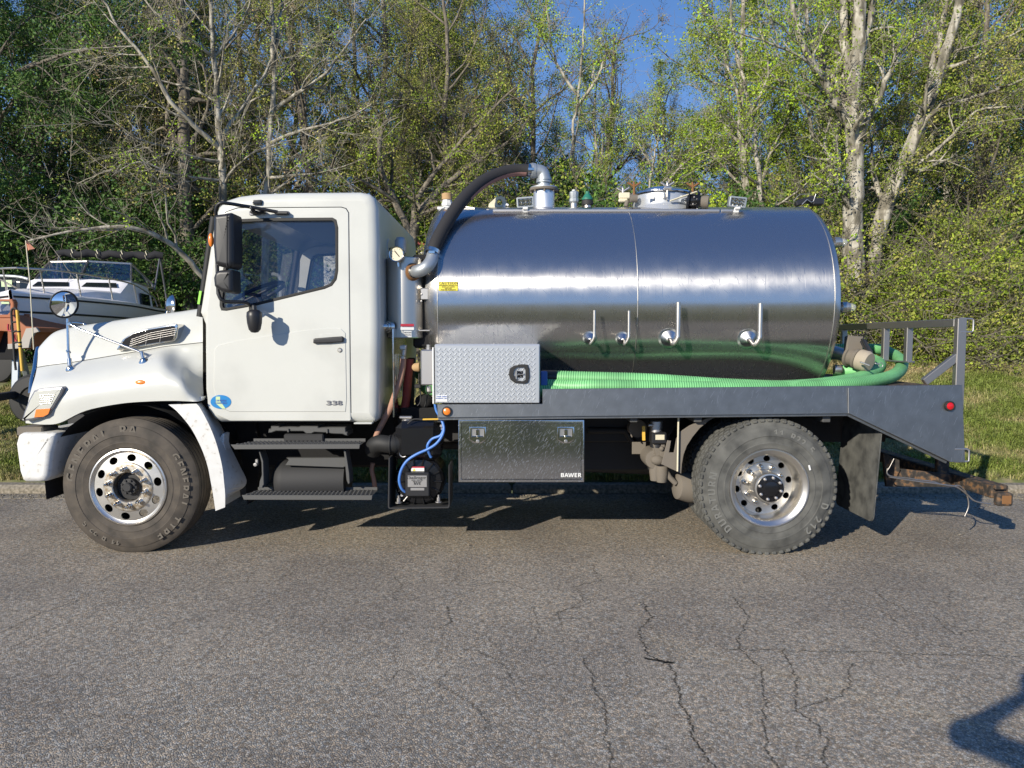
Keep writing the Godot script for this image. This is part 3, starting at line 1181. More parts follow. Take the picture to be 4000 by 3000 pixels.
func build_woods() -> void:
	cluster = leaf_cluster(5, 15, 0.17, 0.048)
	twig_spray = spray(8)
	var grp := "trees of the wood behind the lorry"
	# two young pale trees behind the cab
	var bare := opts({"kids": [10, 7, 5], "ratio": 0.5, "angle": 0.75, "wob": 0.1, "up": 0.05, "leaves": 2.0, "spread": 0.1, "size": 0.75, "pal": BUD + DRY + FRESH, "twigs": 1.5})
	hero("pale young tree with forked trunk and long low limb arching over the boat", [
		[[Vector3(-5.758, 1.043, -8.6), Vector3(-5.641, 2.84, -8.6), Vector3(-5.567, 4.346, -8.6), Vector3(-5.61, 5.484, -8.6), Vector3(-5.641, 6.351, -8.6), Vector3(-5.689, 7.212, -8.6), Vector3(-5.711, 8.065, -8.6), Vector3(-5.71, 9.081, -8.6)], 0.105, 0.03],
		[[Vector3(-5.663, 2.662, -8.6), Vector3(-5.921, 2.884, -8.3), Vector3(-6.181, 3.299, -8), Vector3(-6.443, 3.536, -7.6), Vector3(-6.775, 3.612, -7.3), Vector3(-7.164, 3.58, -7.2), Vector3(-7.566, 3.486, -7), Vector3(-8.217, 3.316, -6.9)], 0.075, 0.012, {"leaves": 0.5}],
		[[Vector3(-5.614, 5.309, -8.6), Vector3(-5.866, 5.571, -8.3), Vector3(-6.23, 5.981, -8), Vector3(-6.502, 6.522, -7.9), Vector3(-6.772, 6.89, -7.8), Vector3(-7.035, 7.249, -7.7), Vector3(-7.288, 7.759, -7.6)], 0.055, 0.018],
		[[Vector3(-5.592, 5.484, -8.6), Vector3(-5.394, 6.011, -8.9), Vector3(-5.032, 6.735, -9.2), Vector3(-4.81, 7.352, -9.4), Vector3(-4.578, 8.164, -9.6)], 0.05, 0.015],
		[[Vector3(-5.65, 6.997, -8.6), Vector3(-5.867, 7.131, -8.4), Vector3(-6.201, 7.342, -8.2), Vector3(-6.518, 7.624, -8), Vector3(-6.84, 8.031, -8)], 0.035, 0.012],
		[[Vector3(-5.658, 7.04, -8.6), Vector3(-5.409, 7.466, -8.8), Vector3(-5.205, 7.988, -9), Vector3(-5.012, 8.513, -9)], 0.035, 0.012],
		[[Vector3(-5.585, 5.047, -8.6), Vector3(-5.923, 5.034, -8.2), Vector3(-6.244, 5.114, -7.8), Vector3(-6.535, 5.15, -7.4), Vector3(-6.977, 5.485, -7.2)], 0.04, 0.008],
		[[Vector3(-5.576, 4.697, -8.6), Vector3(-5.847, 4.651, -8.2), Vector3(-6.174, 4.644, -7.8), Vector3(-6.6, 4.776, -7.5), Vector3(-6.988, 4.489, -7.3)], 0.035, 0.008],
		[[Vector3(-5.61, 6.178, -8.6), Vector3(-6.064, 6.394, -8.6), Vector3(-6.677, 6.567, -8.6), Vector3(-7.204, 6.653, -8.6), Vector3(-7.914, 6.567, -8.6)], 0.03, 0.007],
		[[Vector3(-5.578, 4.609, -8.6), Vector3(-5.061, 4.949, -8.2), Vector3(-4.555, 5.15, -8), Vector3(-3.898, 5.261, -7.8)], 0.03, 0.007],
	], M.pale_bark, bare, 301, "pale bare-limbed trees behind the cab")
	hero("slim pale tree with straight trunk rising behind the cab roof, forked near the top", [
		[[Vector3(-5.171, 1.009, -9.4), Vector3(-5.073, 2.91, -9.4), Vector3(-4.999, 4.596, -9.4), Vector3(-4.944, 5.429, -9.4), Vector3(-4.849, 6.349, -9.4), Vector3(-4.801, 7.352, -9.4), Vector3(-4.815, 7.986, -9.4), Vector3(-4.815, 9.333, -9.4)], 0.095, 0.03],
		[[Vector3(-4.812, 7.261, -9.4), Vector3(-4.74, 7.847, -9.5), Vector3(-4.665, 8.529, -9.6), Vector3(-4.604, 9.399, -9.7)], 0.045, 0.02],
		[[Vector3(-4.87, 6.257, -9.4), Vector3(-4.299, 6.51, -9.2), Vector3(-3.687, 6.842, -9), Vector3(-3.249, 7.288, -8.9), Vector3(-2.816, 7.812, -8.8)], 0.055, 0.012],
		[[Vector3(-4.921, 5.614, -9.4), Vector3(-4.283, 5.758, -9.1), Vector3(-3.677, 5.834, -8.9), Vector3(-3.109, 5.98, -8.8), Vector3(-2.728, 6.167, -8.7)], 0.04, 0.009],
		[[Vector3(-4.955, 4.921, -9.4), Vector3(-4.269, 4.894, -9), Vector3(-3.666, 4.901, -8.8), Vector3(-2.899, 5.091, -8.6)], 0.035, 0.007],
		[[Vector3(-4.844, 6.623, -9.4), Vector3(-5.286, 6.473, -9.5), Vector3(-5.665, 6.041, -9.6), Vector3(-5.89, 6.258, -9.7)], 0.03, 0.007],
	], M.pale_bark, bare, 302, "pale bare-limbed trees behind the cab")
	hero("dark leaning trunk at the wood's edge just behind the boat's stern", [
		[[Vector3(-7.341, 2, -11), Vector3(-7.374, 3.467, -11), Vector3(-7.391, 4.713, -11), Vector3(-7.371, 6.15, -11), Vector3(-7.358, 7.37, -11), Vector3(-7.364, 8.579, -11), Vector3(-7.333, 10.371, -11)], 0.19, 0.1],
		[[Vector3(-7.359, 5.844, -11), Vector3(-7.033, 6.355, -11), Vector3(-6.809, 6.965, -11), Vector3(-6.891, 7.774, -11)], 0.07, 0.02],
		[[Vector3(-7.386, 4.919, -11), Vector3(-7.798, 5.125, -11), Vector3(-8.415, 5.434, -11), Vector3(-9.027, 5.844, -11)], 0.06, 0.015],
	], M.grey_bark, opts({"kids": [8, 8, 6], "ratio": 0.5, "leaves": 2.2, "pal": BUD + DRY, "up": -0.02, "wob": 0.13}), 303)
	# the great pale tree and its leaning neighbour behind the tank's rear end
	var syc := opts({"kids": [9, 8, 6], "ratio": 0.45, "angle": 0.8, "wob": 0.11, "up": 0.04, "leaves": 5.5, "spread": 0.12, "size": 0.85, "pal": MIDGREEN + FRESH})
	hero("big pale blotched tree with many rising forks behind the tank's rear end", [
		[[Vector3(6.876, 1.215, -8.9), Vector3(6.781, 2.866, -8.9), Vector3(6.722, 3.954, -8.9), Vector3(6.729, 4.943, -8.9), Vector3(6.669, 5.745, -8.9), Vector3(6.63, 6.453, -8.9), Vector3(6.699, 7.157, -8.9), Vector3(6.732, 7.856, -8.9), Vector3(6.744, 9.242, -8.9)], 0.235, 0.11],
		[[Vector3(6.63, 5.834, -8.9), Vector3(6.369, 6.068, -8.8), Vector3(5.861, 6.696, -8.6), Vector3(5.459, 7.131, -8.4), Vector3(5.278, 7.593, -8.3), Vector3(5.049, 8.374, -8.2)], 0.11, 0.035],
		[[Vector3(6.599, 6.276, -8.9), Vector3(6.348, 6.834, -9.1), Vector3(6.147, 7.313, -9.3), Vector3(5.943, 7.896, -9.4), Vector3(5.911, 8.935, -9.5)], 0.085, 0.03],
		[[Vector3(6.749, 5.478, -8.9), Vector3(6.804, 5.774, -8.7), Vector3(6.931, 6.145, -8.5), Vector3(7.03, 6.586, -8.3), Vector3(7.221, 6.967, -8.2), Vector3(7.521, 7.298, -8)], 0.09, 0.025],
		[[Vector3(6.674, 6.188, -8.9), Vector3(6.567, 7.108, -9), Vector3(6.517, 7.944, -9.1), Vector3(6.468, 9.051, -9.2)], 0.12, 0.06],
		[[Vector3(6.725, 6.894, -8.9), Vector3(6.899, 7.549, -9), Vector3(7.033, 8.163, -9), Vector3(7.144, 8.949, -9)], 0.1, 0.05],
		[[Vector3(6.278, 6.112, -8.8), Vector3(5.655, 6.231, -8.5), Vector3(5.137, 6.291, -8.3), Vector3(4.633, 6.306, -8.1)], 0.035, 0.01],
		[[Vector3(6.088, 6.472, -8.7), Vector3(5.469, 6.839, -8.3), Vector3(4.873, 7.01, -8.1), Vector3(4.242, 7.175, -8), Vector3(3.79, 7.255, -7.9)], 0.035, 0.01],
		[[Vector3(6.742, 4.494, -8.9), Vector3(6.313, 4.785, -8.6), Vector3(6.166, 5.17, -8.4), Vector3(6.094, 5.485, -8.3)], 0.04, 0.012],
	], M.pale_bark, syc, 304)
	hero("leaning pale tree with broken bark, slanting right beside the big blotched tree", [
		[[Vector3(7.261, 1.203, -9.3), Vector3(7.338, 3.275, -9.3), Vector3(7.585, 4.391, -9.3), Vector3(7.888, 5.128, -9.3), Vector3(8.186, 5.952, -9.3), Vector3(8.482, 6.771, -9.3), Vector3(8.729, 7.583, -9.3), Vector3(8.929, 8.39, -9.3), Vector3(9.039, 9.103, -9.3)], 0.2, 0.07],
		[[Vector3(8.102, 5.678, -9.3), Vector3(8.327, 6.131, -9), Vector3(8.767, 6.254, -8.7), Vector3(9.162, 6.36, -8.5), Vector3(9.581, 6.502, -8.3)], 0.06, 0.02],
		[[Vector3(8.396, 6.589, -9.3), Vector3(8.578, 7.391, -9.5), Vector3(8.798, 8.164, -9.6), Vector3(8.861, 8.984, -9.6)], 0.08, 0.04],
		[[Vector3(7.801, 4.944, -9.3), Vector3(8.088, 5.146, -9), Vector3(8.525, 5.599, -8.7), Vector3(8.89, 6.005, -8.6), Vector3(9.369, 6.027, -8.4)], 0.05, 0.015],
		[[Vector3(7.456, 4.02, -9.3), Vector3(7.646, 4.695, -9), Vector3(7.698, 5.274, -8.8)], 0.06, 0.02],
		[[Vector3(8.565, 7.042, -9.3), Vector3(9.017, 7.108, -9), Vector3(9.412, 7.379, -8.8), Vector3(9.751, 7.554, -8.6)], 0.05, 0.015],
	], M.pale_bark, opts(syc.merged({"leaves": 6.0, "pal": MIDGREEN + BUD}, true)), 305)
	hero("thin white-barked tree rising behind the tank between hatch and rear lamp", [
		[[Vector3(5.401, 0.992, -9.8), Vector3(5.281, 3.332, -9.8), Vector3(5.205, 4.581, -9.8), Vector3(5.11, 5.438, -9.8), Vector3(4.995, 6.289, -9.8), Vector3(4.736, 7.228, -9.8), Vector3(4.58, 7.881, -9.8), Vector3(4.463, 8.991, -9.8)], 0.07, 0.022],
		[[Vector3(5.098, 5.533, -9.8), Vector3(4.746, 5.855, -9.6), Vector3(4.441, 6.166, -9.4), Vector3(4.032, 6.498, -9.3)], 0.04, 0.01],
		[[Vector3(5.17, 4.867, -9.8), Vector3(4.682, 5.083, -9.5), Vector3(4.24, 5.312, -9.3)], 0.035, 0.01],
		[[Vector3(4.964, 6.383, -9.8), Vector3(5.224, 6.853, -9.8), Vector3(5.309, 7.321, -9.8), Vector3(5.102, 8.066, -9.8)], 0.04, 0.012],
	], M.pale_bark, syc, 306)
	hero("slender pale trunk behind the tank's top pipe, leafy from half height", [
		[[Vector3(1.379, 0.92, -11.5), Vector3(1.475, 3.524, -11.5), Vector3(1.51, 5.02, -11.5), Vector3(1.44, 5.868, -11.5), Vector3(1.415, 6.5, -11.5), Vector3(1.539, 7.338, -11.5), Vector3(1.62, 8.171, -11.5), Vector3(1.657, 9.102, -11.5), Vector3(1.693, 10.026, -11.5)], 0.06, 0.018],
		[[Vector3(1.498, 7.024, -11.5), Vector3(1.941, 7.579, -11.3), Vector3(2.083, 7.952, -11.2), Vector3(2.14, 8.319, -11.1)], 0.045, 0.014],
		[[Vector3(1.54, 7.234, -11.5), Vector3(1.116, 7.896, -11.6), Vector3(0.905, 8.564, -11.7), Vector3(0.799, 9.445, -11.8)], 0.045, 0.014],
	], M.pale_bark, opts(syc.merged({"leaves": 6.5}, true)), 307)
	hero("pale slanting stem left of the tank hatch, forking upwards", [
		[[Vector3(2.591, 0.941, -11), Vector3(2.882, 3.467, -11), Vector3(3.036, 4.713, -11), Vector3(3.153, 5.434, -11), Vector3(3.25, 6.048, -11), Vector3(3.306, 6.558, -11)], 0.05, 0.012],
		[[Vector3(2.998, 4.402, -11), Vector3(3.448, 5.082, -10.8), Vector3(3.806, 5.54, -10.6), Vector3(4.355, 5.787, -10.4)], 0.045, 0.012],
		[[Vector3(3.173, 5.536, -11), Vector3(2.889, 6.103, -11.2), Vector3(2.742, 6.649, -11.3)], 0.03, 0.01],
	], M.pale_bark, opts(syc.merged({"leaves": 6.0}, true)), 308)
	hero("low brown tree with arching limbs behind the gap between cab and tank", [
		[[Vector3(-2.03, 0.975, -10.2), Vector3(-2.164, 2.98, -10.2), Vector3(-2.054, 4.168, -10.2), Vector3(-1.651, 4.757, -10.2), Vector3(-1.052, 5.247, -10.2), Vector3(-0.456, 5.637, -10.2), Vector3(0.237, 6.025, -10.2)], 0.13, 0.03],
		[[Vector3(-2.107, 3.773, -10.2), Vector3(-2.547, 4.659, -10.2), Vector3(-2.8, 5.392, -10), Vector3(-2.694, 6.16, -10), Vector3(-2.297, 6.827, -10)], 0.09, 0.03],
		[[Vector3(-2.125, 3.97, -10.2), Vector3(-2.076, 4.698, -10.4), Vector3(-1.467, 5.491, -10.4), Vector3(-0.956, 6.054, -10.3), Vector3(-0.454, 6.51, -10.2), Vector3(0.039, 6.923, -10)], 0.08, 0.02],
		[[Vector3(-2.053, 4.266, -10.2), Vector3(-1.632, 4.426, -10), Vector3(-1.173, 4.485, -9.8), Vector3(-0.732, 4.656, -9.7)], 0.06, 0.02],
		[[Vector3(-2.449, 4.561, -10.2), Vector3(-2.963, 4.867, -9.8), Vector3(-3.303, 5.012, -9.6), Vector3(-3.82, 5.152, -9.4)], 0.05, 0.012],
	], M.grey_bark, opts({"kids": [9, 9, 6], "ratio": 0.5, "leaves": 6.0, "pal": BUD + MIDGREEN, "wob": 0.13, "up": 0.05, "size": 0.8}), 309)
	# the rest of the wood: a few kinds, copied
	var kinds := {}
	var mk := [
		["bud", 11, 10.5, 0.13, opts({"kids": [22, 8, 6], "ratio": 0.34, "leaves": 6.5, "pal": BUD, "up": 0.06, "size": 0.8, "twigs": 1.3}), M.grey_bark],
		["fresh", 12, 12.0, 0.15, opts({"kids": [22, 9, 5], "ratio": 0.34, "leaves": 8.0, "pal": FRESH, "up": 0.05}), M.grey_bark],
		["mid", 13, 11.0, 0.14, opts({"kids": [22, 9, 5], "ratio": 0.34, "leaves": 8.5, "pal": MIDGREEN, "up": 0.05}), M.pale_bark],
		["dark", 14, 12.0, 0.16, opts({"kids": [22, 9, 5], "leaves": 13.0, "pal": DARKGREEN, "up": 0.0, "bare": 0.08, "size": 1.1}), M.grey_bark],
		["purple", 15, 10.0, 0.12, opts({"kids": [20, 8, 6], "ratio": 0.32, "leaves": 3.5, "pal": PURPLE, "up": 0.09, "size": 0.7}), M.grey_bark],
	]
	var names := {"bud": "olive budding tree", "fresh": "bright green tree", "mid": "mid green tree", "dark": "dense dark green tree", "purple": "purplish budding tree"}
	for k in mk:
		var made := make_tree(k[1], k[2], k[3], Vector3(0.03, 0, 0.02), k[4])
		kinds[k[0]] = tree_thing("", "tree", Vector3(0, 0, 0), made[0], made[1], k[5], grp)
	var used := {}
	var spots := [
		["dark", -25, -10.4, 1.0, "at the far left edge, over the parked jeep"], ["dark", 70, -14.5, 0.95, "behind the boat's bow"], ["dark", 190, -17.0, 0.85, "deep in the wood over the boat's cabin"],
		["dark", 300, -15.5, 0.9, "above the boat's windscreen"], ["dark", 130, -12.8, 0.95, "above the orange flag"], ["bud", 350, -13.0, 1.1, "left of the cab mirror"],
		["mid", 470, -16.0, 1.0, "between the two pale trunks behind the cab"], ["bud", 560, -13.5, 1.05, "above the cab roof's front"], ["bud", 690, -12.5, 1.0, "above the cab roof's middle"],
		["fresh", 640, -18.0, 1.0, "far behind the cab roof"], ["bud", 790, -14.0, 1.0, "above the cab's rear edge"], ["fresh", 850, -17.0, 1.0, "tallest above the gap between cab and tank"],
		["fresh", 960, -18.5, 1.0, "above the arching black hose"], ["bud", 930, -13.0, 0.9, "low behind the black hose"], ["mid", 1060, -14.0, 0.9, "left of the tank's top pipe"],
		["purple", 1150, -15.0, 1.0, "above the tank's top pipe"], ["purple", 1260, -16.0, 0.95, "right of the tank's top pipe"], ["mid", 1330, -13.0, 0.66, "below the patch of open sky"],
		["bud", 1400, -15.0, 0.6, "under the patch of open sky, further back"], ["mid", 1500, -13.5, 0.64, "behind the tank hatch"], ["mid", 1625, -15.5, 1.05, "right of the patch of open sky"],
		["mid", 1690, -14.0, 1.05, "left of the big blotched tree"], ["fresh", 1760, -17.0, 1.0, "far behind the big blotched tree"], ["bud", 1800, -12.5, 0.8, "low behind the rear work lamp"],
		["mid", 1930, -13.5, 1.0, "between the two big pale trees' crowns"], ["bud", 2060, -12.0, 0.95, "behind the leaning pale tree"], ["mid", 2160, -14.0, 1.05, "near the right edge"], ["fresh", 2260, -17.0, 1.0, "at the right edge, far back"],
		["mid", 230, -19.0, 1.0, "far back over the boat's canopy"], ["bud", 420, -18.0, 1.1, "far back left of the cab"], ["fresh", 540, -20.0, 1.1, "far back over the cab's windscreen"], ["bud", 740, -17.5, 1.1, "far back over the cab door"],
		["mid", 880, -15.5, 0.8, "half hidden below the tallest bright tree"], ["bud", 1010, -16.5, 0.95, "over the crest of the black hose"], ["mid", 1100, -19.5, 1.05, "far back left of the tank's top pipe"], ["mid", 1210, -17.5, 0.9, "far back behind the tank's top pipe"],
		["bud", 1290, -18.5, 0.7, "far back behind the green cap"], ["mid", 1470, -17.5, 0.62, "far back behind the tank hatch"], ["mid", 1670, -18.5, 1.0, "far back behind the thin white-barked tree"], ["mid", 1700, -16.5, 0.9, "close behind the right work lamp"],
		["fresh", 1860, -14.5, 0.75, "half hidden by the big blotched trunk"], ["mid", 1990, -18.0, 1.05, "far back right of the big blotched tree"], ["mid", 2100, -15.5, 0.8, "low between the leaning pale tree and the right edge"], ["dark", 2060, -19.0, 0.8, "darkest spot behind the leaning pale tree"],
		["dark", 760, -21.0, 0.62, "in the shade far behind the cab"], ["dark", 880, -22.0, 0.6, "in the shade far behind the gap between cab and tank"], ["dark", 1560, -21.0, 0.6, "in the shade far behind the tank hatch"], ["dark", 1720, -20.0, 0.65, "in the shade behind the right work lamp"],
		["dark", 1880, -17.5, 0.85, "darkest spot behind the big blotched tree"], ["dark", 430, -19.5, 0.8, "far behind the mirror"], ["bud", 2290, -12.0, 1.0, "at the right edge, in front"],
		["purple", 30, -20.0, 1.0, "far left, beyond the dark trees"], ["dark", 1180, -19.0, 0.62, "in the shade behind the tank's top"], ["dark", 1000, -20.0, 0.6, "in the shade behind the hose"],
	]
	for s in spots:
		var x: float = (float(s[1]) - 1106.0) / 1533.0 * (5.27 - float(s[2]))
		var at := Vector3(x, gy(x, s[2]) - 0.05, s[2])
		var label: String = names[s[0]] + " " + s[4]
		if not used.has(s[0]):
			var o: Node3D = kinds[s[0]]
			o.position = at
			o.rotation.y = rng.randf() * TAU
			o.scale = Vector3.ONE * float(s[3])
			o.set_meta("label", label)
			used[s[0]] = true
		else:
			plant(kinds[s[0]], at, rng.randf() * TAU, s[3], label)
	# thickets: many-stemmed shrubs along the wood's edge
	var sk := []
	var sm := [
		[31, 2.6, 0.022, opts({"levels": 3, "kids": [8, 5], "ratio": 0.5, "leaves": 8.0, "pal": MIDGREEN + BUD, "up": -0.03, "wob": 0.2, "bare": 0.1, "size": 0.85, "spread": 0.12, "twigs": 1.6}), 22],
		[32, 2.2, 0.02, opts({"levels": 3, "kids": [8, 6], "ratio": 0.5, "leaves": 9.0, "pal": MIDGREEN + FRESH, "up": -0.06, "wob": 0.18, "bare": 0.05, "size": 0.85, "spread": 0.12, "twigs": 1.2}), 20],
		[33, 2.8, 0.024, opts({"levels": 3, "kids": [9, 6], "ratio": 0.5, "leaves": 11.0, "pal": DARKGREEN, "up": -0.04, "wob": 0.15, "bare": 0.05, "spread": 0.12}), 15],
	]
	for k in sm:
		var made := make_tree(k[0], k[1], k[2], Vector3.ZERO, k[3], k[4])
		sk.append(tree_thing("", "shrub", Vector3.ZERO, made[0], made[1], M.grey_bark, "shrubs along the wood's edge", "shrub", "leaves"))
	var sp := [
		[0, 1850, -9.6, 1.0, "olive twiggy shrub just right of the tank's rear lamp"], [1, 1930, -9.4, 0.85, "bright low shrub behind the steel rail posts"], [0, 2010, -9.9, 1.15, "tangled twiggy shrub behind the steel rail's end post"],
		[1, 2090, -9.5, 0.9, "leafy shrub right of the steel rail's end post"], [0, 2170, -9.8, 1.2, "twiggy shrub near the right edge"], [1, 2250, -9.4, 1.0, "leafy shrub at the right edge"],
		[0, 2120, -11.2, 1.5, "tall shrub in the second row near the right edge"], [2, 1960, -11.5, 1.35, "dark shrub in the second row behind the leaning pale tree"], [1, 1790, -10.4, 1.3, "leafy shrub hidden low behind the tank's rear end"],
		[0, 1700, -10.6, 1.4, "twiggy shrub behind the tank top, right of the hatch"], [1, 1580, -11.0, 1.5, "leafy shrub behind the tank hatch"], [2, 1440, -12.0, 1.6, "dark shrub behind the tank's seam"],
		[1, 1320, -11.4, 1.5, "leafy shrub behind the green cap on the tank"], [2, 1180, -12.4, 1.6, "dark shrub behind the tank's top pipe"], [0, 1040, -11.5, 1.5, "twiggy shrub behind the lifting eye"],
		[2, 900, -13.5, 1.4, "dark shrub behind the shed's roof"], [2, 350, -12.0, 1.3, "dark shrub behind the boat's folded canopy"], [2, 240, -11.6, 1.4, "dark shrub behind the boat's windscreen"],
		[2, 120, -11.8, 1.5, "dark shrub behind the orange flag"], [2, 10, -11.4, 1.5, "dark shrub at the left edge behind the dark car"], [2, 440, -12.6, 1.3, "dark shrub behind the cab mirror"],
		[2, 2230, -12.5, 1.5, "dark shrub in the back row at the right edge"], [2, 560, -13.0, 1.5, "dark shrub seen through the cab window"], [2, 700, -13.6, 1.5, "dark shrub far behind the cab"],
	]
	var once := {}
	for s in sp:
		var x: float = (float(s[1]) - 1106.0) / 1533.0 * (5.27 - float(s[2]))
		var at := Vector3(x, gy(x, s[2]) - 0.05, s[2])
		if not once.has(s[0]):
			once[s[0]] = true
			var o: Node3D = sk[s[0]]
			o.position = at
			o.scale = Vector3.ONE * float(s[3])
			o.set_meta("label", s[4])
		else:
			plant(sk[s[0]], at, rng.randf() * TAU, s[3], s[4])


func rounded_shell(b: MB, outline: Array, z0: float, r: float, caps: Array, across: Array) -> void:
	# a closed side outline, its edge rolled over towards the far side; caps are the holes of the flat side, across the edges that get a skin
	var pl := MB.ring(outline)
	var turned := Geometry2D.is_polygon_clockwise(PackedVector2Array(outline))
	var n := pl.size()
	var prev := PackedVector2Array()
	var steps := 5
	for k in steps + 1:
		var a := PI * 0.5 * k / steps
		var cur := MB.inset(pl, r * (1.0 - sin(a)))
		var z := z0 - r * (1.0 - cos(a))
		if k == 0:
			for piece in MB.slabs(cur, caps):
				var ix := Geometry2D.triangulate_polygon(piece)
				for t in range(0, ix.size(), 3):
					b.flat(piece[ix[t]], piece[ix[t + 1]], piece[ix[t + 2]], z0, 1.0)
		else:
			var zp := z0 - r * (1.0 - cos(PI * 0.5 * (k - 1) / steps))
			for i in n:
				var j := (i + 1) % n
				b.quad(b.v3(prev[i], zp), b.v3(prev[j], zp), b.v3(cur[j], z), b.v3(cur[i], z))
		prev = cur
	for i in n:
		var mid := (pl[i] + pl[(i + 1) % n]) * 0.5
		if (across[0] as Callable).call(mid):
			b.quad(b.v3(pl[i], z0 - r), b.v3(pl[(i + 1) % n], z0 - r), b.v3(pl[(i + 1) % n], ZC - 0.001), b.v3(pl[i], ZC - 0.001))


func wheel(truck: Node3D, c: Vector3, face: float, R: float, w: float, kind: String, facing: float, called := "wheel", detail := true) -> void:
	# c: middle of the outer face; facing +1 looks to the near side
	var t := Transform3D(Basis(Vector3(1, 0, 0), Vector3(0, 0, facing), Vector3(0, -facing, 0)), c)
	var rubber: Material = M.tyre_brown if kind == "front" else M.tyre_grey
	var root := mb()
	var rim := 0.293
	# side wall, shoulder, tread with grooves
	var pr := [Vector2(rim, -0.012), Vector2(rim + 0.012, 0.006), Vector2(rim + 0.05, 0.016), Vector2(rim + 0.055, 0.013), Vector2(rim + 0.1, 0.014), Vector2(rim + 0.104, 0.018), Vector2(R - 0.095, 0.012), Vector2(R - 0.055, -0.002), Vector2(R - 0.05, -0.008), Vector2(R - 0.022, -0.018), Vector2(R - 0.006, -0.03)]
	var gw := w / 5.0
	var z := -0.035
	for k in 5:
		pr.append(Vector2(R, z))
		pr.append(Vector2(R, z - gw + 0.014))
		if k < 4:
			pr.append(Vector2(R - 0.014, z - gw + 0.011))
			pr.append(Vector2(R - 0.014, z - gw + 0.003))
		z -= gw
	pr.append(Vector2(R - 0.03, -w - 0.03))
	pr.append(Vector2(rim + 0.05, -w - 0.03))
	pr.append(Vector2(rim, -w))
	root.lathe(pr, 96, t)
	var wh := part(called, root, rubber, truck, "", 30.0)
	if kind == "rear" and detail:
		var lug := mb()
		for k in 58:
			var a := TAU * k / 58.0
			var bas := Basis(Vector3(0, 0, 1), -a)
			for q in [[0.0, -0.055], [0.5, -0.115], [0.0, -0.175], [0.5, -0.235]]:
				var a2: float = a + TAU * q[0] / 58.0
				var bs := Basis(Vector3(0, 0, 1), -a2)
				lug.xf = Transform3D(bs, Vector3(c.x, c.y, c.z + facing * q[1]))
				lug.box(Vector3(0, R - 0.002, 0), Vector3(0.044, 0.022, 0.052), 0.005)
			lug.xf = Transform3D(bas * Basis(Vector3(1, 0, 0), 0.9 * facing), Vector3(c.x, c.y, c.z - facing * 0.02) + bas * Vector3(0, R - 0.014, 0))
			lug.box(Vector3.ZERO, Vector3(0.034, 0.03, 0.02), 0.006)
		var tr := part("tread_blocks", lug, M.tyre_grey, wh)
		tr.set_meta("kind", "stuff")
	if not detail:
		var d0 := mb()
		d0.lathe([Vector2(0.0, -0.1), Vector2(0.2, -0.1), Vector2(rim, -0.06), Vector2(rim + 0.004, -0.005)], 32, t)
		part("rim", d0, M.dark_frame, wh)
		return
	if kind == "front":
		var rm := mb()
		rm.lathe([Vector2(rim + 0.008, 0.0), Vector2(rim + 0.002, 0.014), Vector2(rim - 0.008, 0.017), Vector2(rim - 0.014, 0.008), Vector2(rim - 0.03, 0.0)], 72, t)
		holed_disc(rm, c, facing, 0.19, rim - 0.03, 0.226, 0.028, 0.034, 10, 0.006, -0.002, 0.1)
		part("rim", rm, M.alloy, wh, "", 40.0)
		var pl := mb()
		pl.lathe([Vector2(0.19, 0.006), Vector2(0.184, 0.016), Vector2(0.172, 0.02), Vector2(0.118, 0.02), Vector2(0.112, 0.014), Vector2(0.112, -0.06)], 64, t)
		part("hub_flange", pl, M.stained_alloy, wh, "", 30.0)
		for k in 10:
			var a := TAU * (k + 0.35) / 10.0
			var nut := mb()
			nut.lathe([Vector2(0.022, 0.0), Vector2(0.022, 0.006), Vector2(0.019, 0.008), Vector2(0.018, 0.03), Vector2(0.013, 0.036), Vector2(0.011, 0.056), Vector2(0.006, 0.062), Vector2(0.0, 0.063)], 12, t * Transform3D(Basis.IDENTITY, Vector3(0.142 * cos(a), 0.02, 0.142 * sin(a))))
			part("wheel_nut", nut, M.chrome, wh)
		var hb := mb()
		hb.lathe([Vector2(0.0, 0.03), Vector2(0.028, 0.03), Vector2(0.034, 0.024), Vector2(0.036, 0.006), Vector2(0.06, 0.0), Vector2(0.066, -0.03), Vector2(0.105, -0.035), Vector2(0.111, -0.05)], 40, t)
		for k in 8:
			var a := TAU * (k + 0.5) / 8.0
			hb.lathe([Vector2(0.008, 0.0), Vector2(0.008, 0.01), Vector2(0.0, 0.011)], 6, t * Transform3D(Basis.IDENTITY, Vector3(0.05 * cos(a), 0.003, 0.05 * sin(a))))
		part("hub", hb, M.dark_frame, wh)
		var lt := mb()
		var zc := Vector3(c.x, c.y, c.z + 0.0105)
		arc_words(lt, "GENERAL RA", zc, R - 0.088, -80, 9.6, 0.1)
		arc_words(lt, "GENERAL TIRE", zc, R - 0.088, 58, 8.2, 0.085)
		arc_words(lt, "11 R 22.5", zc, R - 0.088, 192, 4.8, 0.065)
		part("tyre_lettering", lt, M.tyre_letter_brown, wh)
	else:
		var rm := mb()
		rm.lathe([Vector2(rim + 0.01, 0.004), Vector2(rim + 0.004, 0.016), Vector2(rim - 0.004, 0.016), Vector2(rim - 0.012, 0.006), Vector2(rim - 0.03, -0.005), Vector2(rim - 0.045, -0.02), Vector2(rim - 0.052, -0.05), Vector2(rim - 0.055, -0.125), Vector2(rim - 0.062, -0.14)], 72, t)
		holed_disc(rm, c, facing, 0.178, rim - 0.062, 0.203, 0.023, 0.026, 10, -0.14, -0.14, 0.12)
		rm.lathe([Vector2(0.178, -0.14), Vector2(0.172, -0.132), Vector2(0.12, -0.13), Vector2(0.115, -0.12)], 64, t)
		part("rim", rm, M.alloy, wh, "", 40.0)
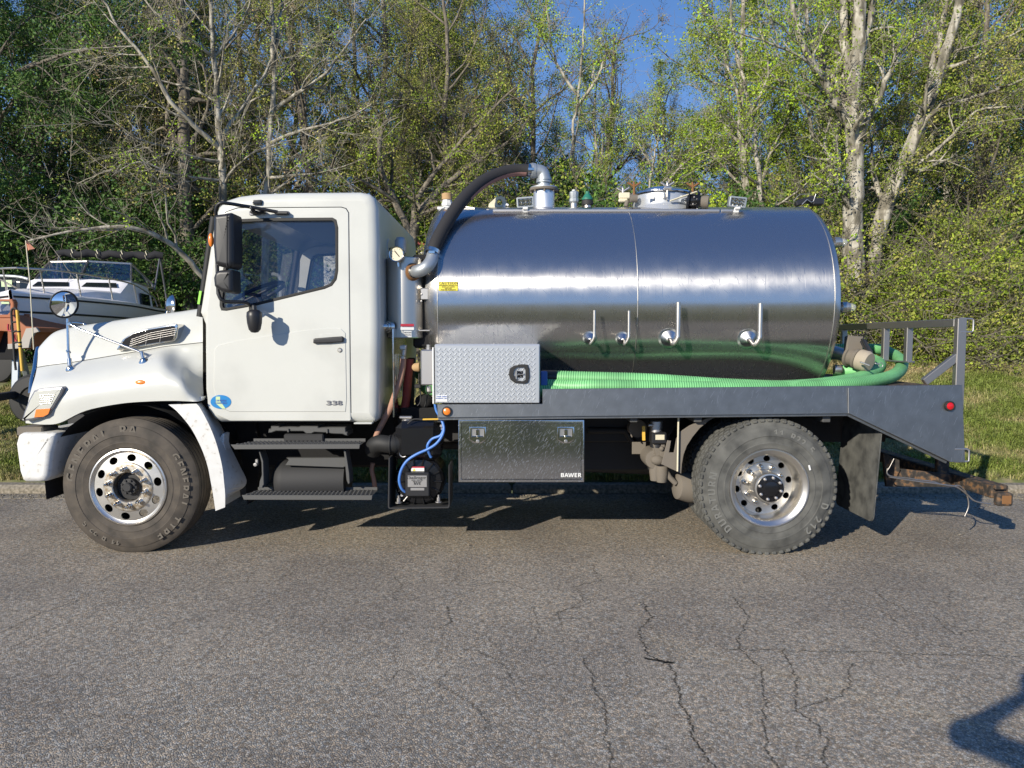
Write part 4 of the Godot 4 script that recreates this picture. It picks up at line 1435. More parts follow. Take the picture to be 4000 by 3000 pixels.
		for k in 10:
			var a := TAU * (k + 0.2) / 10.0
			var nut := mb()
			nut.lathe([Vector2(0.021, 0.0), Vector2(0.021, 0.006), Vector2(0.017, 0.009), Vector2(0.016, 0.03), Vector2(0.01, 0.04), Vector2(0.0, 0.042)], 12, t * Transform3D(Basis.IDENTITY, Vector3(0.145 * cos(a), -0.13, 0.145 * sin(a))))
			part("wheel_nut", nut, M.chrome, wh)
		var hb := mb()
		hb.lathe([Vector2(0.117, -0.13), Vector2(0.117, 0.0), Vector2(0.11, 0.012), Vector2(0.09, 0.016)], 48, t)
		part("hub", hb, M.steel, wh)
		var cap := mb()
		cap.lathe([Vector2(0.1, 0.014), Vector2(0.1, 0.026), Vector2(0.066, 0.03), Vector2(0.056, 0.045), Vector2(0.03, 0.05), Vector2(0.0, 0.05)], 40, t)
		var hc := part("hub_cap", cap, M.gloss_black, wh, "", 30.0)
		for k in 8:
			var a := TAU * (k + 0.3) / 8.0
			var nut := mb()
			nut.lathe([Vector2(0.013, 0.0), Vector2(0.013, 0.004), Vector2(0.01, 0.005), Vector2(0.01, 0.016), Vector2(0.005, 0.018), Vector2(0.0, 0.019)], 6, t * Transform3D(Basis.IDENTITY, Vector3(0.083 * cos(a), 0.027, 0.083 * sin(a))))
			part("hub_bolt", nut, M.zinc, wh)
		var lt := mb()
		var zc := Vector3(c.x, c.y, c.z + 0.0125)
		arc_words(lt, "11 R22.5", zc, R - 0.1, 5, 6.0, 0.07)
		arc_words(lt, "DURATURN", zc, R - 0.085, 225, 8.2, 0.08)
		arc_words(lt, "D 212", zc, R - 0.085, 108, 7.5, 0.08)
		part("tyre_lettering", lt, M.tyre_letter_grey, wh)
		var tag_ := mb()
		tag_.xf = Transform3D(Basis(Vector3(0, 0, 1), 0.25), Vector3(2.232, 0.676, -0.003))
		tag_.box(Vector3.ZERO, Vector3(0.014, 0.04, 0.003), 0.001)
		part("balance_sticker", tag_, M.label_white, wh)


func holed_disc(b: MB, c: Vector3, facing: float, r0: float, r1: float, rm: float, hr: float, ht: float, count: int, y0: float, y1: float, depth: float) -> void:
	# a flat ring of hand holes; each sector is a patch stitched round its hole
	var n := 24
	for s in count:
		var am := TAU * s / count + 0.18
		var half := PI / count
		var outer := []
		var inner := []
		for k in n:
			var a := TAU * k / n
			var ca := cos(a)
			var sa := sin(a)
			var m := maxf(absf(ca), absf(sa))
			var rr := lerpf(r0, r1, (ca / m + 1.0) * 0.5)
			var aa := am + half * sa / m
			var y := lerpf(y0, y1, (rr - r0) / (r1 - r0))
			outer.append(c + Vector3(rr * cos(aa), rr * sin(aa), facing * y))
			var hx := rm + hr * ca
			var hy := ht * sa
			var e := Vector2(cos(am), sin(am))
			var p := e * hx + e.orthogonal() * -hy
			inner.append(c + Vector3(p.x, p.y, facing * lerpf(y0, y1, (hx - r0) / (r1 - r0))))
		for k in n:
			var k2 := (k + 1) % n
			b.quad(outer[k], outer[k2], inner[k2], inner[k])
			var d := Vector3(0, 0, -facing * depth * 0.14)
			b.quad(inner[k], inner[k2], inner[k2] + d, inner[k] + d)


func build_truck() -> void:
	var T := thing("vacuum_truck", "white conventional-cab vacuum truck with a polished steel tank, parked along the kerb", "truck", Vector3(0, 0, ZC))
	truck_frame(T)
	truck_hood(T)
	truck_cab(T)
	truck_mirrors(T)
	truck_steps(T)
	truck_tank(T)
	truck_bed(T)
	truck_plant(T)
	# wheels
	var fr := Vector3(-2.916, 0.498, -0.06)
	var R := 0.521
	wheel(T, Vector3(fr.x, R - 0.004, -0.07), 0, R, 0.24, "front", 1.0)
	wheel(T, Vector3(fr.x, R - 0.004, 2 * ZC + 0.07), 0, R, 0.24, "front", -1.0, "wheel", false)
	var re := Vector3(1.942, 0.499, -0.02)
	wheel(T, Vector3(re.x, R - 0.004, -0.03), 0, R, 0.24, "rear", 1.0)
	var inner := mb()
	var R2 := R
	wheel(T, Vector3(re.x, R - 0.004, -0.36), 0, R, 0.24, "rear", 1.0, "inner_wheel", false)
	var lug := mb()
	for k in 58:
		for q in [[0.0, -0.055], [0.5, -0.115], [0.0, -0.175], [0.5, -0.235]]:
			lug.xf = Transform3D(Basis(Vector3(0, 0, 1), -TAU * (k + q[0]) / 58.0), Vector3(re.x, R - 0.004, -0.36 + q[1]))
			lug.box(Vector3(0, R - 0.002, 0), Vector3(0.044, 0.022, 0.052), 0.005)
	var tr := part("tread_blocks", lug, M.tyre_grey, T)
	tr.set_meta("kind", "stuff")
	wheel(T, Vector3(re.x, R - 0.004, 2 * ZC + 0.03), 0, R, 0.24, "rear", -1.0, "wheel", false)
	wheel(T, Vector3(re.x, R - 0.004, 2 * ZC + 0.36), 0, R, 0.24, "rear", -1.0, "inner_wheel", false)


func truck_frame(T: Node3D) -> void:
	var b := mb()
	b.box(Vector3(-0.3, 0.88, ZC + 0.42), Vector3(7.0, 0.24, 0.08), 0.01)
	b.box(Vector3(-0.3, 0.88, ZC - 0.42), Vector3(7.0, 0.24, 0.08), 0.01)
	for x in [-3.3, -2.0, -0.7, 0.6, 1.9, 3.1]:
		b.box(Vector3(x, 0.88, ZC), Vector3(0.1, 0.2, 0.9), 0.01)
	var fr := part("chassis_frame", b, M.dark_frame, T)
	b = mb()
	var fx: float = -2.916
	var rx: float = 1.942
	b.tube([Vector3(rx, 0.52, -0.2), Vector3(rx, 0.52, 2 * ZC + 0.2)], 0.08, 12)
	b.sphere(Vector3(rx, 0.52, ZC), Vector3(0.25, 0.25, 0.22), 16)
	b.tube([Vector3(fx, 0.48, -0.3), Vector3(fx, 0.44, ZC), Vector3(fx, 0.48, 2 * ZC + 0.3)], 0.06, 10)
	b.tube([Vector3(rx - 0.2, 0.56, ZC), Vector3(-1.0, 0.7, ZC)], 0.05, 10)
	part("axles", b, M.dark_frame, T)
	b = mb()
	# engine, gearbox and the dark clutter under the cab
	b.box(Vector3(-2.6, 0.95, ZC), Vector3(1.5, 0.75, 0.7), 0.08)
	b.box(Vector3(-1.6, 0.8, ZC), Vector3(0.7, 0.4, 0.5), 0.08)
	b.box(Vector3(-2.0, 1.12, ZC), Vector3(1.6, 0.06, 2.0), 0.02)
	b.box(Vector3(-1.63, 0.8, -0.75), Vector3(1.3, 0.5, 0.08), 0.02)
	part("engine", b, M.void_black, T)
	# wheel arch liner of the near front wheel
	b = mb()
	var arc := []
	for k in 15:
		var a := deg_to_rad(lerpf(-8.0, 190.0, k / 14.0))
		arc.append(Vector3(fx + 0.66 * cos(a), 0.52 + 0.66 * sin(a) * 0.95, 0))
	for k in 14:
		b.quad(arc[k] + Vector3(0, 0, -0.1), arc[k + 1] + Vector3(0, 0, -0.1), arc[k + 1] + Vector3(0, 0, -0.62), arc[k] + Vector3(0, 0, -0.62))
		b.quad(arc[k] + Vector3(0, 0, -0.62), arc[k + 1] + Vector3(0, 0, -0.62), Vector3(fx, 0.6, -0.62), Vector3(fx, 0.6, -0.62))
	part("wheel_arch_liner", b, M.void_black, T)
	b = mb()
	b.extrude([Vector2(-2.345, 1.022), Vector2(-2.173, 1.022), Vector2(-2.109, 0.678), Vector2(-2.173, 0.277), Vector2(-2.243, 0.24), Vector2(-2.258, 0.496)], -0.75, -0.66, 0.005)
	part("splash_guard", b, M.void_black, T)
	# leaf springs, exhaust and the dark brake parts before the rear wheels
	b = mb()
	b.tube([Vector3(0.648, 0.861, -0.75), Vector3(0.964, 0.861, -0.75), Vector3(1.165, 0.582, -0.75)], 0.03, 8)
	b.tube([Vector3(0.5, 0.55, ZC + 0.2), Vector3(1.3, 0.52, ZC + 0.2)], 0.09, 14)
	b.box(Vector3(0.909, 0.658, -0.9), Vector3(0.62, 0.34, 0.1), 0.02)
	part("underbody_tank", b, M.dark_frame, T)
	var bz := mb()
	bz.beam(Vector3(0.983, 0.749, -0.5), Vector3(1.096, 0.749, -0.5), 0.012, 0.1)
	part("bracket_plate", bz, M.dusty_steel, T)
	bz = mb()
	bz.beam(Vector3(1.038, 0.955, -0.3), Vector3(1.042, 0.839, -0.3), 0.024, 0.02)
	part("handle_grip", bz, M.yellow_grip, T)
	bz = mb()
	bz.beam(Vector3(0.937, 0.91, -0.35), Vector3(0.957, 0.858, -0.35), 0.02, 0.01)
	bz.lathe([Vector2(0, 0), Vector2(0.07, 0), Vector2(0.075, 0.02), Vector2(0.075, 0.12), Vector2(0, 0.13)], 20, at_y(Vector3(1.043, 0.899, -0.7), Vector3(0, 0, 1)))
	part("air_valve", bz, M.dusty_steel, T)
	bz = mb()
	bz.tube([Vector3(0.633, 0.634, -0.9), Vector3(0.804, 0.636, -0.9)], 0.035, 12)
	part("exhaust_pipe", bz, M.zinc, T)
	# level valve cluster in front of the rear wheels
	bz = mb()
	bz.lathe([Vector2(0, 0.0), Vector2(0.046, 0.0), Vector2(0.05, -0.008), Vector2(0.05, -0.1), Vector2(0.04, -0.1)], 24, Transform3D(Basis.IDENTITY, Vector3(1.138, 0.996, -0.3)))
	bz.tube([Vector3(1.07, 0.965, -0.27), Vector3(1.108, 0.965, -0.27)], 0.012, 8)
	part("valve_cap", bz, M.zinc, T)
	bz = mb()
	bz.lathe([Vector2(0, 0.0), Vector2(0.045, 0.0), Vector2(0.05, -0.02), Vector2(0.055, -0.14), Vector2(0, -0.15)], 20, Transform3D(Basis.IDENTITY, Vector3(1.146, 0.929, -0.3)))
	bz.box(Vector3(1.149, 0.867, -0.28), Vector3(0.12, 0.09, 0.12), 0.01)
	part("valve_body", bz, M.black_plastic, T)
	bz = mb()
	bz.box(Vector3(1.152, 0.876, -0.218), Vector3(0.07, 0.04, 0.003), 0.001)
	part("valve_label", bz, M.cream_plastic, T)
	bz = mb()
	bz.beam(Vector3(1.108, 0.884, -0.3), Vector3(1.129, 0.742, -0.3), 0.03, 0.05)
	bz.beam(Vector3(1.128, 0.83, -0.27), Vector3(1.169, 0.683, -0.27), 0.035, 0.05)
	bz.beam(Vector3(1.183, 0.83, -0.27), Vector3(1.178, 0.676, -0.27), 0.03, 0.05)
	bz.sphere(Vector3(1.171, 0.784, -0.24), Vector3(0.02, 0.02, 0.02), 10)
	bz.lathe([Vector2(0, 0.03), Vector2(0.075, 0.02), Vector2(0.08, 0.0), Vector2(0.08, -0.2), Vector2(0, -0.2)], 20, at_y(Vector3(1.13, 0.69, -0.3), Vector3(0, 0, 1)))
	bz.sphere(Vector3(1.144, 0.691, -0.26), Vector3(0.055, 0.04, 0.04), 14)
	bz.lathe([Vector2(0, 0.0), Vector2(0.045, 0.0), Vector2(0.05, -0.06), Vector2(0.04, -0.13), Vector2(0, -0.14)], 18, Transform3D(Basis.IDENTITY, Vector3(1.141, 0.648, -0.32)))
	bz.lathe([Vector2(0, 0.0), Vector2(0.05, 0.0), Vector2(0.052, -0.06), Vector2(0.04, -0.13), Vector2(0, -0.14)], 18, Transform3D(Basis.IDENTITY, Vector3(1.185, 0.639, -0.3)))
	bz.tube([Vector3(1.214, 0.606, -0.3), Vector3(1.247, 0.548, -0.3), Vector3(1.299, 0.496, -0.3)], 0.022, 10)
	bz.lathe([Vector2(0, 0.05), Vector2(0.06, 0.05), Vector2(0.1, 0.03), Vector2(0.12, -0.05), Vector2(0.12, -0.12), Vector2(0, -0.12)], 24, at_y(Vector3(1.35, 0.46, -0.35), Vector3(-1, 0.1, 0.2)))
	part("brake_valve", bz, M.dusty_steel, T)
	# quarter fender before the rear wheels, and its stay
	b = mb()
	var q := [Vector2(1.575, 1.051), Vector2(1.504, 1.014), Vector2(1.437, 0.958), Vector2(1.382, 0.889), Vector2(1.34, 0.821), Vector2(1.316, 0.752), Vector2(1.305, 0.683), Vector2(1.3, 0.608), Vector2(1.147, 0.68), Vector2(1.191, 0.865), Vector2(1.219, 0.861), Vector2(1.204, 0.771), Vector2(1.242, 0.771), Vector2(1.259, 0.877), Vector2(1.283, 0.927), Vector2(1.356, 0.977), Vector2(1.479, 1.033)]
	b.extrude(q, -0.14, -0.125, 0.003)
	part("fender_bracket", b, M.dusty_steel, T)
	b = mb()
	b.tube([Vector3(1.266, 1.047, -0.1), Vector3(1.264, 0.631, -0.1)], 0.007, 8)
	part("fender_stay", b, M.cream_plastic, T)
	b = mb()
	var fw := [Vector3(1.575, 1.054, -0.12), Vector3(1.504, 1.016, -0.12), Vector3(1.437, 0.96, -0.12), Vector3(1.382, 0.892, -0.12), Vector3(1.34, 0.823, -0.12), Vector3(1.316, 0.755, -0.12), Vector3(1.305, 0.686, -0.12), Vector3(1.3, 0.608, -0.12)]
	for k in fw.size() - 1:
		b.quad(fw[k], fw[k + 1], fw[k + 1] + Vector3(0, 0, -0.6), fw[k] + Vector3(0, 0, -0.6))
	part("quarter_fender", b, M.black_plastic, T)
	# mud flap behind the rear wheels
	b = mb()
	var mf := [Vector3(2.578, 0.996, -0.05), Vector3(2.686, 0.994, -0.05), Vector3(2.762, 0.324, -0.05), Vector3(2.758, 0.264, -0.05), Vector3(2.728, 0.242, -0.06)]
	var x0: float = 2.762
	var y1: float = 0.994
	var y0: float = 0.245
	b.xf = Transform3D(Basis(Vector3(0, 1, 0), PI / 2) * Basis(Vector3(1, 0, 0), 0.06), Vector3(x0 - 0.03, 0, 0))
	b.extrude(round_rect(Vector2(0.36, (y0 + y1) * 0.5), Vector2(0.62, y1 - y0), 0.05), -0.006, 0.006, 0.002)
	var flap := part("mud_flap", b, M.tyre_grey, T)
	b = mb()
	b.xf = Transform3D(Basis(Vector3(0, 1, 0), PI / 2), Vector3(x0 - 0.03, 0, 2 * ZC + 0.05))
	b.extrude(round_rect(Vector2(-0.36, (y0 + y1) * 0.5), Vector2(0.62, y1 - y0), 0.05), -0.006, 0.006, 0.002)
	part("mud_flap", b, M.tyre_grey, T)
	# rear crossbar of rusty box tube with its end plate, and the tow plate behind it
	var tip := Vector3(3.721, 0.432, -0.02)
	b = mb()
	b.box(Vector3(tip.x - 0.005, tip.y + 0.045, ZC), Vector3(0.13, 0.1, 2.3), 0.008)
	var cb := part("rear_crossbar", b, M.rusty_black, T)
	b = mb()
	b.box(Vector3(tip.x - 0.005, tip.y, -0.035), Vector3(0.12, 0.1, 0.06), 0.012)
	b.box(Vector3(tip.x - 0.03, tip.y + 0.09, -0.04), Vector3(0.085, 0.035, 0.03), 0.005)
	part("bar_end", b, M.rusty_black, cb)
	b = mb()
	b.box(Vector3(tip.x + 0.0, tip.y, -0.003), Vector3(0.07, 0.065, 0.006), 0.012)
	part("rust_patch", b, M.rust, cb)
	b = mb()
	for zz in [-0.62, 2 * ZC + 0.62]:
		b.box(Vector3(tip.x - 0.12, tip.y + 0.2, zz), Vector3(0.1, 0.42, 0.05), 0.006)
	b.extrude([Vector2(3.077, 0.699), Vector2(3.217, 0.636), Vector2(3.222, 0.564), Vector2(3.813, 0.5), Vector2(3.851, 0.437), Vector2(3.736, 0.41), Vector2(3.117, 0.414)], -0.6, -0.57, 0.003)
	part("bar_bracket", b, M.rusty_black, T)
	b = mb()
	b.tube(smooth([Vector3(2.974, 0.618, -0.3), Vector3(2.973, 0.575, -0.3), Vector3(3.015, 0.553, -0.3), Vector3(3.118, 0.542, -0.3), Vector3(3.239, 0.523, -0.3), Vector3(3.342, 0.51, -0.3), Vector3(3.455, 0.471, -0.3), Vector3(3.54, 0.48, -0.3), Vector3(3.593, 0.441, -0.3), Vector3(3.621, 0.376, -0.3), Vector3(3.628, 0.306, -0.3), Vector3(3.601, 0.232, -0.3)]), 0.006, 6)
	b.tube(smooth([Vector3(2.979, 0.553, -0.28), Vector3(3.09, 0.535, -0.28), Vector3(3.227, 0.514, -0.28), Vector3(3.339, 0.501, -0.28), Vector3(3.451, 0.484, -0.28), Vector3(3.519, 0.471, -0.28), Vector3(3.598, 0.415, -0.28), Vector3(3.652, 0.367, -0.28), Vector3(3.721, 0.345, -0.28), Vector3(3.79, 0.335, -0.28)]), 0.007, 6)
	b.tube(smooth([Vector3(3.018, 0.697, -0.29), Vector3(2.99, 0.637, -0.29), Vector3(2.97, 0.603, -0.29)]), 0.004, 6)
	part("wiring_loom", b, M.tube_steel, T)


func cubic_rows(rows: Array, per: int) -> Array:
	var out := []
	var n := rows.size()
	for i in n - 1:
		for k in per:
			var row := []
			for c in rows[i].size():
				row.append((rows[i][c] as Vector3).cubic_interpolate(rows[i + 1][c], rows[maxi(i - 1, 0)][c], rows[mini(i + 2, n - 1)][c], float(k) / per))
			out.append(row)
	out.append(rows[n - 1])
	return out


func truck_hood(T: Node3D) -> void:
	var near := [
		[Vector3(-3.842, 1.574, -0.5), Vector3(-3.799, 1.5, -0.42), Vector3(-3.77, 1.417, -0.36), Vector3(-3.72, 1.352, -0.26), Vector3(-3.671, 1.266, -0.14), Vector3(-3.67, 1.15, -0.09), Vector3(-3.694, 1.002, -0.09)],
		[Vector3(-3.732, 1.679, -0.5), Vector3(-3.672, 1.567, -0.4), Vector3(-3.649, 1.436, -0.345), Vector3(-3.597, 1.385, -0.25), Vector3(-3.523, 1.304, -0.11), Vector3(-3.509, 1.177, -0.06), Vector3(-3.531, 0.995, -0.06)],
		[Vector3(-3.588, 1.72, -0.5), Vector3(-3.531, 1.582, -0.4), Vector3(-3.499, 1.455, -0.34), Vector3(-3.438, 1.407, -0.24), Vector3(-3.361, 1.325, -0.1), Vector3(-3.352, 1.203, -0.045), Vector3(-3.402, 1.011, -0.045)],
		[Vector3(-3.399, 1.75, -0.5), Vector3(-3.345, 1.612, -0.4), Vector3(-3.312, 1.484, -0.335), Vector3(-3.251, 1.437, -0.23), Vector3(-3.185, 1.357, -0.1), Vector3(-3.167, 1.249, -0.04), Vector3(-3.204, 1.102, -0.04)],
		[Vector3(-3.173, 1.783, -0.5), Vector3(-3.122, 1.648, -0.4), Vector3(-3.088, 1.521, -0.33), Vector3(-3.029, 1.473, -0.22), Vector3(-2.966, 1.396, -0.1), Vector3(-2.937, 1.284, -0.04), Vector3(-2.941, 1.155, -0.04)],
		[Vector3(-2.955, 1.813, -0.5), Vector3(-2.907, 1.678, -0.4), Vector3(-2.875, 1.557, -0.33), Vector3(-2.82, 1.509, -0.22), Vector3(-2.761, 1.431, -0.1), Vector3(-2.727, 1.315, -0.04), Vector3(-2.718, 1.172, -0.04)],
		[Vector3(-2.834, 1.832, -0.5), Vector3(-2.789, 1.696, -0.4), Vector3(-2.758, 1.579, -0.33), Vector3(-2.715, 1.53, -0.24), Vector3(-2.64, 1.444, -0.11), Vector3(-2.571, 1.322, -0.04), Vector3(-2.541, 1.176, -0.04)],
		[Vector3(-2.706, 1.847, -0.5), Vector3(-2.663, 1.711, -0.4), Vector3(-2.638, 1.594, -0.34), Vector3(-2.631, 1.532, -0.32), Vector3(-2.586, 1.433, -0.22), Vector3(-2.473, 1.314, -0.06), Vector3(-2.426, 1.172, -0.04)],
		[Vector3(-2.608, 1.862, -0.5), Vector3(-2.567, 1.722, -0.4), Vector3(-2.545, 1.604, -0.345), Vector3(-2.545, 1.539, -0.34), Vector3(-2.534, 1.43, -0.31), Vector3(-2.481, 1.305, -0.2), Vector3(-2.361, 1.171, -0.05)],
		[Vector3(-2.503, 1.877, -0.5), Vector3(-2.463, 1.737, -0.4), Vector3(-2.445, 1.615, -0.35), Vector3(-2.447, 1.539, -0.35), Vector3(-2.45, 1.429, -0.35), Vector3(-2.44, 1.298, -0.32), Vector3(-2.384, 1.176, -0.2)],
	]
	var rows := []
	for r in near:
		var s: Vector3 = r[0]
		var row := [s + Vector3(-0.10, 0.045, 0.0) * Vector3(1, 1, 0) + Vector3(0, 0, ZC - s.z), s + Vector3(-0.06, 0.038, -0.4), s + Vector3(-0.02, 0.02, -0.14)]
		row.append_array(r)
		var last: Vector3 = row[-1]
		row.append(last + Vector3(0, 0.0, -0.05))
		row.append(last + Vector3(0, 0.03, -0.1))
		rows.append(row)
	var fine := cubic_rows(rows, 5)
	# refine across as well
	var grid := []
	for row in fine:
		var head := smooth(row.slice(0, 6), 4)
		var rest := smooth(row.slice(5, 10), 4)
		rest.remove_at(0)
		grid.append([head, rest, [row[9], row[10], row[11]]])
	var hood := mb()
	var fender := mb()
	var lip := mb()
	var top := []
	var side := []
	for g in grid:
		top.append(g[0])
		var s := [g[0][-1] + Vector3(0, -0.004, 0.002)]
		s.append_array(g[1])
		side.append(s)
	hood.loft(top)
	# the far half
	hood.mirrored(ZC)
	# closing front, chrome-edged
	var h := part("hood", hood, M.white_paint, T, "", 60.0)
	fender.loft(side)
	var roll := []
	for g in grid:
		roll.append(g[2])
	fender.loft(roll)
	fender.mirrored(ZC)
	part("fender", fender, M.white_paint, T, "", 55.0)
	# the dark joint between hood and fender shows as a groove
	var seam := mb()
	var sp := []
	for g in grid:
		sp.append((g[0][-1] as Vector3) + Vector3(0, -0.002, 0.0008))
	seam.tube(sp, 0.0028, 5)
	part("hood_seam", seam, M.black_rubber, h)
	# nose: grille recess with chrome surround
	var nose := mb()
	var f0: Array = grid[0][0]
	var fs: Array = side[0]
	var line := f0 + fs
	for k in line.size() - 1:
		var a: Vector3 = line[k]
		var b2: Vector3 = line[k + 1]
		nose.quad(a, b2, Vector3(b2.x + 0.04, b2.y, ZC), Vector3(a.x + 0.04, a.y, ZC))
	nose.mirrored(ZC)
	part("radiator_grille", nose, M.gloss_black, T, "", 40.0)
	var cs := mb()
	var strip := []
	for p in [Vector3(-3.834, 1.566, -0.5), Vector3(-3.806, 1.493, -0.43), Vector3(-3.78, 1.406, -0.37), Vector3(-3.746, 1.315, -0.28), Vector3(-3.734, 1.216, -0.24)]:
		strip.append((p as Vector3) + Vector3(-0.012, 0, 0))
	cs.tube(strip, 0.02, 8)
	cs.mirrored(ZC)
	part("grille_surround", cs, M.chrome, T)
	# side vent: chrome frame, dark mouth, bars
	var vz := -0.36
	var vf := [Vector2(-3.108, 1.554), Vector2(-3.055, 1.636), Vector2(-2.98, 1.686), Vector2(-2.878, 1.718), Vector2(-2.648, 1.759), Vector2(-2.621, 1.755), Vector2(-2.614, 1.732), Vector2(-2.629, 1.65), Vector2(-2.652, 1.624), Vector2(-2.864, 1.586), Vector2(-3.067, 1.551)]
	var vent := mb()
	var hole := []
	var vc := Vector2.ZERO
	for p in vf:
		vc += (p as Vector2) / vf.size()
	for p in vf:
		hole.append(vc + ((p as Vector2) - vc) * Vector2(0.9, 0.82))
	vent.extrude(vf, -0.42, -0.304, 0.008, [hole], 2)
	var vt := part("hood_vent", vent, M.chrome, h)
	var dk := mb()
	dk.extrude(hole, -0.35, -0.301, 0.0)
	part("vent_mouth", dk, M.void_black, vt)
	for k in 4:
		var bar := mb()
		bar.tube([Vector3(-2.981, 1.636, -0.298), Vector3(-2.829, 1.687, -0.298), Vector3(-2.62, 1.726, -0.298)].map(func(p): return p + Vector3(0.0 - 0.006 * k, -0.0175 * k, 0)), 0.0022, 6)
		part("vent_bar", bar, M.zinc, vt)
	for k in 4:
		var bar := mb()
		var p0 := Vector3(-2.986, 1.627, -0.299) as Vector3
		var p: Vector3 = p0.lerp(Vector3(-2.621, 1.713, -0.299), k / 3.0 * 0.92 + 0.04)
		bar.tube([p + Vector3(0, 0.012, 0), p + Vector3(-0.012, -0.07, 0)], 0.002, 6)
		part("vent_post", bar, M.zinc, vt)
	# headlight
	var lamp := mb()
	var out := [Vector2(-3.578, 1.253), Vector2(-3.535, 1.268), Vector2(-3.446, 1.278), Vector2(-3.366, 1.284), Vector2(-3.355, 1.271), Vector2(-3.368, 1.235), Vector2(-3.432, 1.132), Vector2(-3.473, 1.083), Vector2(-3.514, 1.053), Vector2(-3.594, 1.033), Vector2(-3.669, 1.024), Vector2(-3.677, 1.036), Vector2(-3.656, 1.097), Vector2(-3.617, 1.187)]
	lamp.extrude(out, -0.12, -0.026, 0.008, [], 3)
	var hl := part("headlight", lamp, M.badge_grey, T)
	var lens := mb()
	var li := []
	for p in MB.inset(MB.ring(out), 0.013):
		li.append(p)
	lens.extrude(li, -0.03, -0.02, 0.004, [], 2)
	part("lens", lens, M.frosted_lens, hl)
	var am := mb()
	am.extrude([Vector2(-3.562, 1.114), Vector2(-3.454, 1.12), Vector2(-3.472, 1.078), Vector2(-3.511, 1.058), Vector2(-3.578, 1.053)], -0.02, -0.0175, 0.001)
	part("turn_signal", am, M.amber, hl)
	for k in 5:
		var rb := mb()
		var y := 270 + k * 17
		rb.tube([Vector3(-3.531, 1.221, -0.017) + Vector3(0, -0.0165 * k, 0), Vector3(-3.413, 1.227, -0.017) + Vector3(-0.008 * k, -0.0165 * k, 0)], 0.003, 5)
		part("reflector_rib", rb, M.chrome, hl)
	# side marker
	var mk := mb()
	mk.sphere(Vector3(-2.785, 1.313, -0.052), Vector3(0.052, 0.021, 0.018), 20)
	part("side_marker", mk, M.amber, T)
	# bumper
	var bp := mb()
	bp.extrude([Vector2(-3.745, 0.851), Vector2(-3.724, 0.916), Vector2(-3.696, 0.933), Vector2(-3.474, 0.936), Vector2(-3.443, 0.929), Vector2(-3.437, 0.911), Vector2(-3.444, 0.871), Vector2(-3.472, 0.781), Vector2(-3.489, 0.671), Vector2(-3.501, 0.606), Vector2(-3.528, 0.566), Vector2(-3.571, 0.557), Vector2(-3.685, 0.557), Vector2(-3.707, 0.576), Vector2(-3.726, 0.641)], 2 * ZC + 0.03, -0.03, 0.045, [], 5)
	part("bumper", bp, M.worn_white, T, "", 50.0)
	bp = mb()
	bp.box(Vector3(-3.675, 0.936, -0.2), Vector3(0.2, 0.07, 0.2), 0.01)
	bp.box(Vector3(-3.626, 0.715, -0.3), Vector3(0.03, 0.03, 0.1), 0.005)
	part("bumper_mount", bp, M.dusty_steel, T)
	# the white mudguard strip behind the front wheel
	var gd := mb()
	var rim := [Vector3(-2.586, 1.147, -0.05), Vector3(-2.531, 1.104, -0.05), Vector3(-2.474, 1.04, -0.05), Vector3(-2.422, 0.97, -0.05), Vector3(-2.375, 0.881, -0.05), Vector3(-2.333, 0.781, -0.05), Vector3(-2.301, 0.671, -0.05), Vector3(-2.284, 0.571, -0.05), Vector3(-2.267, 0.46, -0.05), Vector3(-2.252, 0.337, -0.05)]
	var outer := [Vector3(-2.381, 1.153, -0.06), Vector3(-2.357, 1.128, -0.06), Vector3(-2.32, 1.059, -0.06), Vector3(-2.282, 0.979, -0.06), Vector3(-2.245, 0.879, -0.06), Vector3(-2.218, 0.779, -0.06), Vector3(-2.196, 0.669, -0.06), Vector3(-2.186, 0.559, -0.06), Vector3(-2.18, 0.458, -0.06), Vector3(-2.183, 0.362, -0.06)]
	var r0 := []
	var r1 := []
	var r2 := []
	for k in rim.size():
		r0.append(rim[k] + Vector3(0, 0, -0.5))
		r1.append(rim[k])
		r2.append(outer[k])
	var back := []
	var bk := [Vector3(-2.443, 1.143, -0.35), Vector3(-2.402, 1.09, -0.35), Vector3(-2.363, 1.017, -0.35), Vector3(-2.313, 0.923, -0.35), Vector3(-2.263, 0.817, -0.35), Vector3(-2.213, 0.712, -0.35), Vector3(-2.164, 0.606, -0.35), Vector3(-2.124, 0.511, -0.35), Vector3(-2.157, 0.447, -0.35), Vector3(-2.295, 0.373, -0.35)]
	for k in bk.size():
		back.append(bk[k])
	var gl := [smooth(r0, 3), smooth(r1, 3), smooth(r2, 3), smooth(back, 3)]
	gd.loft(gl)
	part("mudguard", gd, M.worn_white, T, "", 30.0)
	gd = mb()
	gd.extrude([Vector2(-2.273, 0.873), Vector2(-2.247, 0.909), Vector2(-2.231, 0.904), Vector2(-2.238, 0.832), Vector2(-2.224, 0.78), Vector2(-2.245, 0.775), Vector2(-2.265, 0.811)], -0.3, -0.2, 0.01, [], 2)
	part("mudguard_clip", gd, M.worn_white, T)


